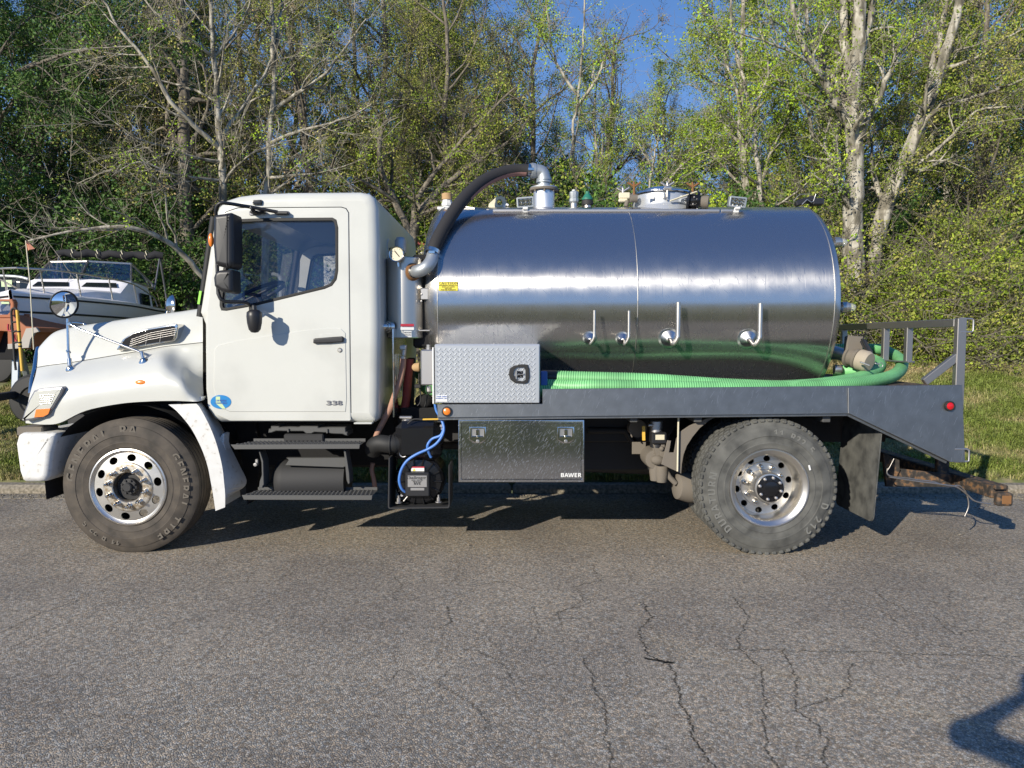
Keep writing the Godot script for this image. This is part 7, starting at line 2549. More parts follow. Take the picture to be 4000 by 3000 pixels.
	b = mb()
	b.tube(smooth([Vector3(-0.796, 2.173, -0.42), Vector3(-0.732, 2.172, -0.34), Vector3(-0.676, 2.196, -0.32), Vector3(-0.639, 2.245, -0.35), Vector3(-0.625, 2.303, -0.39)], 5), 0.05, 20)
	var elb := part("trap_elbow", b, M.dusty_steel if false else M.galvanised, tp)
	b = mb()
	b.lathe([Vector2(0.05, 0.0), Vector2(0.07, 0.004), Vector2(0.06, 0.016), Vector2(0.05, 0.02)], 24, at_y(Vector3(-0.783, 2.168, -0.375), Vector3(0.8, 0.0, 1)))
	part("rust_ring", b, M.rust, elb)
	b = mb()
	b.lathe([Vector2(0.048, 0.0), Vector2(0.048, 0.03), Vector2(0.038, 0.032), Vector2(0.038, 0.05), Vector2(0.03, 0.052), Vector2(0.03, 0.07), Vector2(0.02, 0.085), Vector2(0, 0.087)], 20, at_y(Vector3(-0.956, 1.735, -0.38), Vector3(-0.75, 0.02, 0.66)))
	part("sight_plug", b, M.chrome, tp)
	for q in [[Vector3(-0.827, 1.749, -0.352), Vector3(0.105, 0.02, 0.002), M.label_red], [Vector3(-0.827, 1.722, -0.352), Vector3(0.105, 0.022, 0.002), M.label_white], [Vector3(-0.823, 1.679, -0.352), Vector3(0.06, 0.05, 0.002), M.label_white]]:
		b = mb()
		b.xf = Transform3D(Basis(Vector3.UP, 0.22), q[0])
		b.box(Vector3.ZERO, q[1], 0.0005)
		part("trap_label", b, q[2], tp)
	b = mb()
	words(b, "IMPORTANT", Vector3(-0.823, 1.693, -0.35), 0.01, Basis(Vector3.UP, 0.22))
	words(b, "DRAIN DAILY", Vector3(-0.823, 1.679, -0.35), 0.009, Basis(Vector3.UP, 0.22))
	words(b, "KEEP VALVE CLEAN", Vector3(-0.823, 1.666, -0.35), 0.006, Basis(Vector3.UP, 0.22))
	part("trap_label_text", b, M.ink, tp)
	b = mb()
	b.box(Vector3(-0.696, 1.998, -0.42), Vector3(0.06, 0.09, 0.04), 0.004)
	b.box(Vector3(-0.705, 1.708, -0.42), Vector3(0.1, 0.012, 0.03), 0.003)
	for p in [Vector3(-0.719, 2.045, -0.4), Vector3(-0.719, 1.994, -0.4), Vector3(-0.72, 1.94, -0.4)]:
		b.sphere(p, Vector3(0.008, 0.01, 0.008), 8)
	part("trap_bracket", b, M.zinc, tp)
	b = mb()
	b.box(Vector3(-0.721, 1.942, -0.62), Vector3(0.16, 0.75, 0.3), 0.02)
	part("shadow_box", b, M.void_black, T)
	# tan drain hose and its fittings
	b = mb()
	b.tube(smooth([Vector3(-0.86, 1.496, -0.35), Vector3(-0.863, 1.419, -0.33), Vector3(-0.879, 1.32, -0.3), Vector3(-0.917, 1.204, -0.27), Vector3(-0.952, 1.105, -0.26), Vector3(-1.005, 1.004, -0.27), Vector3(-1.058, 0.902, -0.28), Vector3(-1.093, 0.807, -0.3), Vector3(-1.113, 0.718, -0.34)], 5), 0.0235, 12)
	b.tube(smooth([Vector3(-1.109, 0.653, -0.34), Vector3(-1.119, 0.597, -0.34), Vector3(-1.106, 0.531, -0.34), Vector3(-1.093, 0.438, -0.34)], 4), 0.018, 10)
	var dh := part("drain_hose", b, M.tan_hose, T)
	b = mb()
	b.tube([Vector3(-0.85, 1.592, -0.36), Vector3(-0.859, 1.51, -0.36)], 0.02, 10)
	b.box(Vector3(-0.862, 1.572, -0.35), Vector3(0.05, 0.035, 0.04), 0.006)
	b.tube([Vector3(-0.86, 1.503, -0.34), Vector3(-0.862, 1.485, -0.34)], 0.026, 12)
	part("drain_fitting", b, M.zinc, dh)
	b = mb()
	b.tube([Vector3(-0.834, 1.479, -0.5), Vector3(-0.843, 1.356, -0.5), Vector3(-0.86, 1.167, -0.5), Vector3(-0.88, 1.044, -0.5)], 0.035, 10)
	part("red_hose", b, M.dull_red, T)
	b = mb()
	b.tube([Vector3(-0.822, 1.487, -0.55), Vector3(-0.829, 1.259, -0.55), Vector3(-0.841, 1.01, -0.55)], 0.03, 10)
	b.box(Vector3(-0.753, 1.039, -0.5), Vector3(0.3, 0.09, 0.12), 0.01)
	b.sphere(Vector3(-0.714, 1.134, -0.5), Vector3(0.08, 0.06, 0.06), 12)
	part("dark_pipework", b, M.void_black, T)
	pump(T)
	# polished under-bed locker
	var p0 := Vector3(-0.4, 1.036, -0.02)
	var p1 := Vector3(0.541, 0.568, -0.02)
	b = mb()
	b.box(Vector3((p0.x + p1.x) * 0.5, (p0.y + p1.y) * 0.5, -0.24), Vector3(p1.x - p0.x, p0.y - p1.y, 0.44), 0.006)
	var ul := part("under_locker", b, M.polished_steel, T)
	b = mb()
	var fr := [Vector2(-0.402, 0.568), Vector2(0.541, 0.568), Vector2(0.538, 1.036), Vector2(-0.4, 1.036)]
	b.extrude(fr, -0.02, 0.008, 0.004, [[Vector2(-0.381, 0.588), Vector2(0.522, 0.588), Vector2(0.519, 1.016), Vector2(-0.379, 1.016)]], 2)
	part("locker_frame", b, M.polished_steel, ul)
	b = mb()
	b.extrude([Vector2(-0.379, 0.59), Vector2(0.519, 0.59), Vector2(0.516, 1.013), Vector2(-0.377, 1.013)], -0.015, 0.003, 0.003)
	var ud := part("locker_door", b, M.polished_steel, ul)
	for p in [Vector3(-0.256, 0.94, 0), Vector3(0.401, 0.94, 0)]:
		b = mb()
		var s2 := Vector2(p.x, p.y)
		b.extrude([s2 + Vector2(-0.063, 0.044), s2 + Vector2(0.063, 0.044), s2 + Vector2(0.063, -0.05), s2 + Vector2(0.03, -0.078), s2 + Vector2(-0.03, -0.078), s2 + Vector2(-0.063, -0.05)], 0.002, 0.014, 0.004, [round_rect(s2 + Vector2(0, 0.0), Vector2(0.096, 0.066), 0.008)], 2)
		var pl := part("paddle_latch", b, M.chrome, ud)
		b = mb()
		b.extrude(round_rect(s2, Vector2(0.095, 0.065), 0.008), 0.0, 0.005, 0.001)
		part("latch_dish", b, M.steel, pl)
		b = mb()
		b.box(Vector3(p.x, p.y + 0.002, 0.01), Vector3(0.024, 0.05, 0.012), 0.004)
		b.box(Vector3(p.x, p.y - 0.028, 0.01), Vector3(0.085, 0.012, 0.01), 0.003)
		part("latch_paddle", b, M.chrome, pl)
		b = mb()
		b.lathe([Vector2(0, 0.006), Vector2(0.012, 0.005), Vector2(0.014, 0.0)], 16, at_y(Vector3(p.x, p.y - 0.062, 0.014), Vector3(0, 0, 1)))
		part("latch_lock", b, M.steel, pl)
	b = mb()
	words(b, "BAWER", Vector3(0.441, 0.621, 0.005), 0.042, Basis.from_scale(Vector3(1.1, 1, 1)))
	part("locker_lettering", b, M.label_white, ud)


func pump(T: Node3D) -> void:
	var b := mb()
	var fr := [Vector2(-0.928, 0.748), Vector2(-0.917, 0.748), Vector2(-0.925, 0.378), Vector2(-0.919, 0.368), Vector2(-0.486, 0.375), Vector2(-0.479, 0.387), Vector2(-0.478, 0.691), Vector2(-0.469, 0.691), Vector2(-0.469, 0.378), Vector2(-0.478, 0.363), Vector2(-0.923, 0.356), Vector2(-0.936, 0.365), Vector2(-0.938, 0.382)]
	b.extrude(fr, -0.3, -0.02, 0.003)
	var cr := part("pump_cradle", b, M.dark_frame, T)
	b = mb()
	var c := Vector3(-0.714, 0.552, -0.1)
	b.lathe([Vector2(0, 0.0), Vector2(0.1, 0.0), Vector2(0.17, -0.01), Vector2(0.19, -0.03), Vector2(0.195, -0.06), Vector2(0.195, -0.32), Vector2(0, -0.32)], 40, at_y(c, Vector3(0, 0, 1)))
	b.box(Vector3(-0.715, 0.867, -0.2), Vector3(0.34, 0.3, 0.3), 0.05)
	b.box(Vector3(-0.799, 0.828, -0.22), Vector3(0.3, 0.22, 0.26), 0.06)
	b.lathe([Vector2(0, 0.0), Vector2(0.1, 0.0), Vector2(0.105, -0.012), Vector2(0.105, -0.1), Vector2(0.09, -0.11), Vector2(0.09, -0.2)], 32, Transform3D(Basis.IDENTITY, Vector3(-0.632, 0.942, -0.18)))
	b.tube([Vector3(-0.808, 0.9, -0.16), Vector3(-0.816, 0.971, -0.16)], 0.06, 16)
	var pm := part("vacuum_pump", b, M.gloss_black, T, "", 30.0)
	for k in 14:
		var an := TAU * k / 14.0
		b = mb()
		b.xf = Transform3D(Basis(Vector3(0, 0, 1), an), c + Vector3(0, 0, -0.004))
		b.box(Vector3(0.145, 0, 0), Vector3(0.07, 0.012, 0.02), 0.003)
		part("cooling_fin", b, M.gloss_black, pm)
	b = mb()
	b.box(Vector3(-0.717, 0.54, -0.07), Vector3(0.185, 0.185, 0.06), 0.008)
	var bx := part("plate_box", b, M.black_plastic, pm)
	b = mb()
	b.box(Vector3(-0.716, 0.566, -0.038), Vector3(0.145, 0.088, 0.004), 0.001)
	var np := part("name_plate", b, M.zinc, bx)
	b = mb()
	words(b, "Challenger", Vector3(-0.721, 0.593, -0.035), 0.026, Basis.IDENTITY, "Droid Serif")
	words(b, "MODEL   SERIAL NO.", Vector3(-0.716, 0.575, -0.035), 0.009)
	words(b, "MADE IN THE USA", Vector3(-0.716, 0.564, -0.035), 0.008)
	words(b, "NVE", Vector3(-0.716, 0.549, -0.035), 0.028)
	part("plate_text", b, M.ink, np)
	b = mb()
	b.box(Vector3(-0.715, 0.506, -0.038), Vector3(0.105, 0.02, 0.004), 0.001)
	part("small_plate", b, M.zinc, bx)
	b = mb()
	b.box(Vector3(-0.718, 0.651, -0.085), Vector3(0.1, 0.034, 0.003), 0.001)
	var wl := part("warning_label", b, M.label_white, pm)
	b = mb()
	b.box(Vector3(-0.718, 0.665, -0.083), Vector3(0.1, 0.01, 0.002), 0.0005)
	part("label_band", b, M.label_red, wl)
	b = mb()
	b.extrude([Vector2(-0.757, 0.637), Vector2(-0.734, 0.637), Vector2(-0.745, 0.656)], -0.0835, -0.082, 0.0)
	part("warning_triangle", b, M.sign_yellow, wl)
	# gauge, bolts and fittings
	b = mb()
	b.lathe([Vector2(0, 0.012), Vector2(0.024, 0.012), Vector2(0.028, 0.014), Vector2(0.029, 0.0), Vector2(0.029, -0.02)], 24, at_y(Vector3(-0.826, 0.771, -0.08), Vector3(0, 0.1, 1)))
	part("pump_gauge", b, M.zinc, pm)
	b = mb()
	for p in [Vector3(-0.775, 0.909, -0.12), Vector3(-0.743, 0.949, -0.12), Vector3(-0.702, 0.972, -0.12), Vector3(-0.7, 0.949, -0.12), Vector3(-0.824, 0.927, -0.12), Vector3(-0.86, 0.896, -0.12), Vector3(-0.541, 0.976, -0.12), Vector3(-0.541, 0.954, -0.12), Vector3(-0.634, 0.878, -0.12), Vector3(-0.661, 0.852, -0.12), Vector3(-0.772, 0.816, -0.12), Vector3(-0.84, 0.597, -0.12), Vector3(-0.837, 0.503, -0.12), Vector3(-0.846, 0.44, -0.12), Vector3(-0.819, 0.958, -0.12), Vector3(-0.744, 0.927, -0.12), Vector3(-0.868, 0.932, -0.12)]:
		b.lathe([Vector2(0, 0.012), Vector2(0.011, 0.012), Vector2(0.012, 0.0), Vector2(0.012, -0.02)], 6, at_y(p, Vector3(0.1, 0.3, 1)))
	for p in [Vector3(-0.862, 0.408, -0.06), Vector3(-0.558, 0.413, -0.06)]:
		b.lathe([Vector2(0.026, -0.012), Vector2(0.026, -0.006), Vector2(0.014, 0.0), Vector2(0.014, 0.025), Vector2(0.007, 0.027), Vector2(0.007, 0.045), Vector2(0, 0.045)], 8, Transform3D(Basis.IDENTITY, p))
	b.tube([Vector3(-0.827, 0.404, -0.08), Vector3(-0.791, 0.447, -0.08)], 0.007, 6)
	part("pump_bolts", b, M.zinc, pm)
	b = mb()
	b.tube([Vector3(-0.811, 0.966, -0.2), Vector3(-0.815, 1.021, -0.2)], 0.04, 16)
	b.box(Vector3(-0.822, 1.034, -0.2), Vector3(0.1, 0.02, 0.03), 0.006)
	part("clear_coupling", b, M.zinc, pm)
	# black elbow towards the front
	b = mb()
	b.tube(smooth([Vector3(-1.076, 0.777, -0.2), Vector3(-1.056, 0.82, -0.15), Vector3(-1.006, 0.843, -0.12), Vector3(-0.925, 0.835, -0.11), Vector3(-0.85, 0.84, -0.14), Vector3(-0.796, 0.845, -0.2)], 4), 0.066, 20)
	b.tube([Vector3(-0.934, 0.835, -0.11), Vector3(-0.923, 0.835, -0.11)], 0.075, 20)
	b.tube([Vector3(-0.912, 0.834, -0.115), Vector3(-0.896, 0.836, -0.12)], 0.071, 20)
	part("intake_elbow", b, M.black_rubber, pm)
	# blue air lines
	b = mb()
	b.tube(smooth([Vector3(-0.58, 1.15, -0.06), Vector3(-0.569, 1.097, -0.06), Vector3(-0.533, 1.037, -0.05), Vector3(-0.512, 0.97, -0.03), Vector3(-0.527, 0.91, -0.02), Vector3(-0.571, 0.853, -0.02), Vector3(-0.633, 0.812, -0.03), Vector3(-0.72, 0.772, -0.03), Vector3(-0.79, 0.724, -0.03), Vector3(-0.835, 0.654, -0.03), Vector3(-0.851, 0.574, -0.03), Vector3(-0.836, 0.511, -0.04), Vector3(-0.81, 0.48, -0.06)], 5), 0.0105, 10)
	part("blue_air_line", b, M.blue_hose, pm)
	b = mb()
	b.tube(smooth([Vector3(-0.512, 0.97, -0.03), Vector3(-0.536, 0.917, -0.03), Vector3(-0.599, 0.889, -0.04), Vector3(-0.633, 0.847, -0.03), Vector3(-0.634, 0.802, -0.04), Vector3(-0.614, 0.744, -0.07)], 5), 0.0105, 10)
	part("blue_air_line", b, M.blue_hose, pm)
	b = mb()
	b.tube(smooth([Vector3(-0.786, 1.002, -0.05), Vector3(-0.756, 1.028, -0.05), Vector3(-0.729, 1.037, -0.05), Vector3(-0.668, 1.035, -0.05)], 4), 0.006, 6)
	part("lever_rod", b, M.dark_frame, pm)
	b = mb()
	b.beam(Vector3(-0.673, 1.035, -0.05), Vector3(-0.548, 1.037, -0.05), 0.02, 0.012, 0.004)
	part("lever_grip", b, M.yellow_grip, pm)


func build_hose() -> void:
	# one long ribbed suction hose coiled round the tank on the bed
	var pts := [Vector3(0.303, 1.345, -0.26), Vector3(0.481, 1.34, -0.22), Vector3(1.039, 1.327, -0.14), Vector3(1.605, 1.291, -0.14), Vector3(2.109, 1.272, -0.16), Vector3(2.562, 1.286, -0.22), Vector3(2.894, 1.309, -0.38), Vector3(3.205, 1.348, -0.65), Vector3(3.444, 1.426, -1), Vector3(3.561, 1.504, -1.4), Vector3(3.494, 1.548, -1.75)]
	var back := [Vector3(2.6, 1.5, -2.16), Vector3(1.5, 1.36, -2.26), Vector3(0.3, 1.3, -2.26), Vector3(-0.62, 1.3, -2.1), Vector3(-0.85, 1.32, -1.3), Vector3(-0.55, 1.34, -0.52)]
	var second := [Vector3(0.336, 1.28, -0.2), Vector3(0.681, 1.283, -0.1), Vector3(1.203, 1.277, -0.08), Vector3(1.734, 1.269, -0.1), Vector3(2.267, 1.28, -0.2), Vector3(2.682, 1.308, -0.4), Vector3(3.037, 1.354, -0.7), Vector3(3.274, 1.42, -1.05), Vector3(3.348, 1.468, -1.45), Vector3(3.313, 1.493, -1.75)]
	var back2 := [Vector3(2.4, 1.42, -2.02), Vector3(1.3, 1.26, -2.14), Vector3(0.2, 1.22, -2.16)]
	var third := [Vector3(2.95, 1.24, -0.7), Vector3(2.7, 1.24, -0.85), Vector3(2.2, 1.24, -1.2)]
	var loops := []
	for k in 2:
		var z := -0.24 - 0.12 * k
		loops.append_array([Vector3(-0.6, 1.22, -1.9), Vector3(-0.8, 1.22, -1.2), Vector3(-0.4, 1.23, z), Vector3(1.0, 1.25, z + 0.02), Vector3(2.2, 1.24, z), Vector3(2.85, 1.23, -0.8), Vector3(2.95, 1.24, -1.3), Vector3(2.5, 1.24, -1.95), Vector3(1.2, 1.22, -2.0 + 0.1 * k)])
	var path := smooth(pts + back + second + back2 + loops, 60)
	# even steps along the path
	var even := [path[0]]
	var step := 0.006
	var acc := 0.0
	for i in range(1, path.size()):
		var p: Vector3 = path[i - 1]
		var q: Vector3 = path[i]
		var l := p.distance_to(q)
		var t := step - acc
		while t <= l:
			even.append(p.lerp(q, t / l))
			t += step
		acc = l - (t - step)
	var t := thing("suction_hose", "light green ribbed suction hose coiled round the tank on the truck bed", "hose", even[0])
	var b := mb(true)
	var radii := []
	var cols := []
	var dirt := noise(88, 0.02)
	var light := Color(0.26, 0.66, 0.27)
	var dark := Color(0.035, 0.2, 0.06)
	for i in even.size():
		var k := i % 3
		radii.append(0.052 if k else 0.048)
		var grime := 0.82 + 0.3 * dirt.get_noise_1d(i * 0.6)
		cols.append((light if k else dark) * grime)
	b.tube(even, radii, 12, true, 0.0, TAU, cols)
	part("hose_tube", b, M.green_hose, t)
	b = mb()
	b.tube([even[0] - Vector3(0.07, 0, 0.0), even[8]], 0.055, 20)
	b.box(even[0] + Vector3(0.0, 0.03, 0.05), Vector3(0.07, 0.02, 0.02), 0.005)
	part("hose_coupling", b, M.black_plastic, t)
	# the short hose end under the valve
	var e := thing("short_hose", "short green hose end lying under the brass outlet valve", "hose", Vector3(2.5, 1.25, -0.7))
	b = mb(true)
	radii = []
	cols = []
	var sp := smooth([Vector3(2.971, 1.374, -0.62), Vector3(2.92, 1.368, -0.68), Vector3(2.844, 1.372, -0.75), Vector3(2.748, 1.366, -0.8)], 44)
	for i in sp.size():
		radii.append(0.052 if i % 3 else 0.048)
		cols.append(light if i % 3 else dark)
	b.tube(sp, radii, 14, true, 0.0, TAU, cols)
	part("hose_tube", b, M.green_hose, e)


func build_house() -> void:
	# white shed with red metal roof between cab and tank, brick gable seen through the cab
	var z := -11.0
	var c := Vector3(-2.377, 3.467, -11)
	var t := thing("white_shed", "white board-sided shed with red metal roof behind the gap between cab and tank", "shed", Vector3(c.x, gy(c.x, z), z))
	var ra := Vector3(-2.792, 4.071, -11)
	var rb := Vector3(-2.111, 3.842, -11)
	var top := (ra.y + rb.y) * 0.5
	var base := gy(c.x, z)
	var b := mb()
	var w := 2.2
	var slope := (ra.y - rb.y) / (rb.x - ra.x)
	var apex := Vector2(-3.303, 0.0)
	apex.y = ra.y + (ra.x - apex.x) * slope
	var wl := 0.98
	var gab := [Vector2(apex.x - wl, base), Vector2(apex.x + w, base), Vector2(apex.x + w, apex.y - w * slope - 0.07), Vector2(apex.x, apex.y - 0.07), Vector2(apex.x - wl, apex.y - wl * slope - 0.07)]
	b.extrude(gab, z - 5.0, z, 0.0)
	var wall := part("wall", b, M.siding, t)
	var y := base + 0.1
	while y < apex.y - 0.2:
		var half: float = minf(w, (apex.y - 0.09 - y - 0.13) / slope)
		b = mb()
		var lf: float = minf(wl, half)
		b.xf = Transform3D(Basis(Vector3(1, 0, 0), -0.1), Vector3(apex.x + (half - lf) * 0.5, y + 0.065, z + 0.012))
		b.box(Vector3.ZERO, Vector3(half + lf - 0.02, 0.128, 0.01), 0.003)
		part("board", b, M.siding, wall)
		y += 0.13
	for s in [-1.0, 1.0]:
		b = mb()
		var ww: float = (wl if s < 0.0 else w) + 0.2
		var e := Vector2(apex.x + s * ww, apex.y - ww * slope)
		b.extrude([apex, e, e + Vector2(0, -0.06), apex + Vector2(0, -0.06)] if s < 0 else [apex, apex + Vector2(0, -0.06), e + Vector2(0, -0.06), e], z - 5.2, z + 0.2, 0.01)
		part("roof", b, M.roof_red, t)
	# brick chimney breast
	z = -13.0
	var k0 := Vector3(-5.024, 2.754, -13)
	var k1 := Vector3(-5.242, 3.869, -13)
	var gx: float = -5.087
	var g0: float = gy(gx, z)
	var bt := thing("brick_house_front", "narrow brick house front with tall dark window and steep gable, seen through the cab window", "house", Vector3(gx, g0, z))
	b = mb()
	var hw := 0.62
	var eav: float = 3.342
	var ap: float = 3.986
	b.extrude([Vector2(gx - hw, g0), Vector2(gx + hw, g0), Vector2(gx + hw, eav), Vector2(gx, ap), Vector2(gx - hw, eav)], z - 2.5, z, 0.0)
	var bw := part("wall", b, M.mortar, bt)
	var meshes := []
	for k in 2:
		var q := mb()
		q.box(Vector3.ZERO, Vector3(0.2, 0.065, 0.02), 0.004)
		meshes.append(q.done(Vector3.ZERO))
	var row := 0
	var yy := g0 + 0.6
	while yy < ap - 0.1:
		var half := hw if yy < eav else hw * (ap - yy) / (ap - eav)
		var xx := -half + (0.1 if row % 2 else 0.2) * 0.5
		while xx < half - 0.08:
			if not (absf(xx) < 0.25 and yy < eav - 0.08):
				var o := MeshInstance3D.new()
				o.name = "brick"
				o.mesh = meshes[row % 2]
				o.material_override = M.brick if (row * 7 + int(xx * 31.0)) % 3 else M.brick_dark
				o.position = Vector3(gx + xx + 0.05, yy, z + 0.006) - origin
				bw.add_child(o, true)
			xx += 0.215
		yy += 0.08
		row += 1
	b = mb()
	b.box(Vector3(gx, (eav + g0) * 0.5 + 0.2, z + 0.01), Vector3(0.44, eav - g0 - 0.6, 0.04), 0.01)
	var wn := part("window", b, M.dark_glass, bt)
	b = mb()
	b.box(Vector3(gx + 0.03, (eav + g0) * 0.5 + 0.2, z + 0.035), Vector3(0.04, eav - g0 - 0.6, 0.02), 0.005)
	b.box(Vector3(gx, eav - 0.12, z + 0.035), Vector3(0.48, 0.05, 0.03), 0.005)
	part("window_bar", b, M.siding, wn)
	for s in [-1.0, 1.0]:
		b = mb()
		b.beam(Vector3(gx + s * (hw + 0.12), eav - 0.1, z - 1.0), Vector3(gx, ap + 0.08, z - 1.0), 0.07, 3.0, 0.01, Vector3(0, 0, 1))
		part("roof", b, M.dark_frame, bt)


func build_yard() -> void:
	# the boat: built in its own axes, bow along +X
	var bz := -6.2
	var bow := Vector3(-7.01, 2.243, -4.7)
	var ang := deg_to_rad(-76.0)
	var dirb := Vector3(cos(ang), 0, -sin(ang))
	var L := 5.6
	var at := bow - dirb * L
	var dk := bow.y
	var t := thing("motor_boat", "white cuddy-cabin motor boat with black stripe, bow towards the road, on a trailer", "boat", Vector3(at.x, dk, at.z), ang, "", false)
	origin = Vector3.ZERO
	var sec := [[0.0, 1.1, 0.0, 0.5, 0.95], [1.2, 1.15, 0.0, 0.52, 0.97], [2.4, 1.15, 0.0, 0.54, 0.95], [3.4, 1.08, 0.02, 0.5, 0.9], [4.2, 0.88, 0.03, 0.4, 0.8], [4.9, 0.55, 0.04, 0.24, 0.62], [5.35, 0.25, 0.045, 0.1, 0.4], [5.6, 0.02, 0.05, 0.01, 0.14]]
	var rows := []
	var stripe := []
	for s in sec:
		var x: float = s[0]
		var w: float = s[1]
		var y: float = s[2]
		var kx := x - (x / L) * (x / L) * 0.0
		rows.append([Vector3(x, y, w), Vector3(x - 0.02, y - 0.08, w * 0.97), Vector3(x - 0.06 * x / L, y - 0.32, w * 0.86), Vector3(x - 0.2 * x / L, y - 0.62, s[3] * 1.3), Vector3(x - 0.3 * x / L, y - float(s[4]), 0.0)])
		stripe.append([Vector3(x - 0.045 * x / L, y - 0.245, w * 0.895 + 0.006), Vector3(x - 0.05 * x / L, y - 0.275, w * 0.882 + 0.006)])
	rows = cubic_rows(rows, 4)
	stripe = cubic_rows(stripe, 4)
	var b := mb()
	b.loft(rows)
	b.mirrored(0.0)
	var hull := part("hull", b, M.boat_white, t, "", 40.0)
	b = mb()
	b.loft(stripe)
	b.mirrored(0.0)
	part("hull_stripe", b, M.ink, hull)
	b = mb()
	var rub := []
	for r in rows:
		rub.append((r[1] as Vector3) + Vector3(0, 0.03, 0.01))
	b.tube(rub, 0.015, 6)
	b.mirrored(0.0)
	part("rubbing_strake", b, M.ink, hull)
	b = mb()
	var deck := []
	for r in rows:
		deck.append([r[0], (r[0] as Vector3) * Vector3(1, 1, 0.85) + Vector3(0, 0.03, 0), (r[0] as Vector3) * Vector3(1, 1, 0) + Vector3(0, 0.05, 0)])
	b.loft(deck)
	b.mirrored(0.0)
	part("deck", b, M.boat_white, hull, "", 50.0)
	# cabin trunk
	b = mb()
	var cab := [[1.6, 0.92, 0.45], [2.3, 0.92, 0.47], [2.75, 0.88, 0.46], [3.1, 0.82, 0.24], [3.95, 0.66, 0.21], [4.45, 0.42, 0.11], [4.6, 0.25, 0.05]]
	var cr := []
	for c in cab:
		cr.append([Vector3(c[0], 0.02, c[1]), Vector3(c[0], c[2] * 0.5, float(c[1]) * 0.97), Vector3(c[0], float(c[2]) - 0.03, float(c[1]) * 0.9), Vector3(c[0], c[2], float(c[1]) * 0.8), Vector3(c[0], float(c[2]) + 0.02, 0.0)])
	b.loft(cr)
	b.mirrored(0.0)
	var cn := part("cabin", b, M.boat_white, t, "", 25.0)
	for s in [-1.0, 1.0]:
		b = mb()
		b.xf = Transform3D(Basis(Vector3(0, 1, 0), PI / 2) * Basis(Vector3(1, 0, 0), -1.02), Vector3(2.935, 0.36, -s * 0.38))
		b.extrude([Vector2(-0.28, -0.075), Vector2(0.28, -0.075), Vector2(0.24, 0.075), Vector2(-0.24, 0.075)], -0.01, 0.014, 0.004)
		part("front_window", b, M.dark_glass, cn)
		b = mb()
		b.xf = Transform3D(Basis(Vector3(0, 1, 0), 0.0 if s > 0 else PI), Vector3(2.15, 0.15, s * 0.915))
		b.extrude([Vector2(-0.32, -0.1), Vector2(0.36, -0.1), Vector2(0.26, 0.11), Vector2(-0.32, 0.11)], -0.02, 0.01, 0.004)
		part("side_window", b, M.dark_glass, cn)
	# windscreen
	var y0 := 0.46
	var lo := [Vector3(1.3, y0 - 0.02, 0.86), Vector3(2.55, y0, 0.78), Vector3(2.78, y0, 0.0)]
	var hi := [Vector3(1.25, y0 + 0.06, 0.84), Vector3(2.1, y0 + 0.37, 0.68), Vector3(2.28, y0 + 0.38, 0.0)]
	for s in [1.0, -1.0]:
		var f := mb()
		var g := mb()
		for k in 2:
			var a: Vector3 = lo[k] * Vector3(1, 1, s)
			var c: Vector3 = lo[k + 1] * Vector3(1, 1, s)
			var d: Vector3 = hi[k + 1] * Vector3(1, 1, s)
			var e: Vector3 = hi[k] * Vector3(1, 1, s)
			g.quad(a, c, d, e)
			for l in [[a, c], [c, d], [d, e], [e, a]]:
				f.beam(l[0], l[1], 0.035, 0.035, 0.006)
		var ws := part("windscreen_frame", f, M.zinc, t)
		part("windscreen_pane", g, M.glass, ws)
	# bow rail
	b = mb()
	var rail := smooth([Vector3(2.0, 0.2, 1.04), Vector3(3.2, 0.36, 0.98), Vector3(4.2, 0.4, 0.76), Vector3(5.0, 0.42, 0.42), Vector3(5.35, 0.42, 0.0)], 5)
	b.tube(rail, 0.014, 8)
	for k in [0, 5, 9, 13, 17]:
		var p: Vector3 = rail[k]
		b.tube([p, Vector3(p.x - 0.12, 0.04, p.z * 1.02)], 0.012, 6)
	b.mirrored(0.0)
	part("bow_rail", b, M.steel, t)
	# folded canopy on its frame
	b = mb()
	for s in [-1.0, 1.0]:
		b.tube([Vector3(0.5, 0.2, s * 0.95), Vector3(0.9, 1.1, s * 0.92)], 0.022, 8)
		b.tube([Vector3(1.35, 0.4, s * 0.9), Vector3(0.9, 1.1, s * 0.92)], 0.018, 8)
	var cf := part("canopy_frame", b, M.badge_grey, t)
	b = mb()
	var roll := []
	var rr := []
	for k in 15:
		roll.append(Vector3(0.9 + 0.03 * sin(k * 1.3), 1.12 + 0.025 * sin(k * 2.1), lerpf(-0.98, 0.98, k / 14.0)))
		rr.append(0.075 + 0.014 * sin(k * 2.7))
	b.tube(roll, rr, 10)
	part("folded_canopy", b, M.canvas_black, cf)
	for k in 4:
		b = mb()
		var z := -0.7 + 0.45 * k
		var lp := []
		for j in 9:
			lp.append(Vector3(0.9 + 0.095 * cos(TAU * j / 8), 1.12 + 0.1 * sin(TAU * j / 8), z + 0.04 * sin(j)))
		b.tube(lp, 0.009, 5, false)
		part("canopy_tie", b, M.cream_plastic, cf)
	b = mb()
	b.box(Vector3(0.35, 0.1, 0.55), Vector3(0.6, 0.3, 0.4), 0.14)
	part("engine_cowl", b, M.badge_grey, t)
	b = mb()
	b.tube([Vector3(0.9, 0.05, 1.0), Vector3(0.9, 0.5, 1.0)], 0.022, 8)
	part("rod_holder", b, M.boat_white, t)
	b = mb()
	words(b, "ISLANDER", Vector3(2.05, 0.42, 0.9), 0.09, Basis.IDENTITY, "Droid Sans", 700, 0.01)
	b.xf = Transform3D.IDENTITY
	part("boat_lettering", b, M.badge_grey, cn)
	b = mb()
	b.box(Vector3(4.9, 0.08, 0.1), Vector3(0.25, 0.04, 0.05), 0.01)
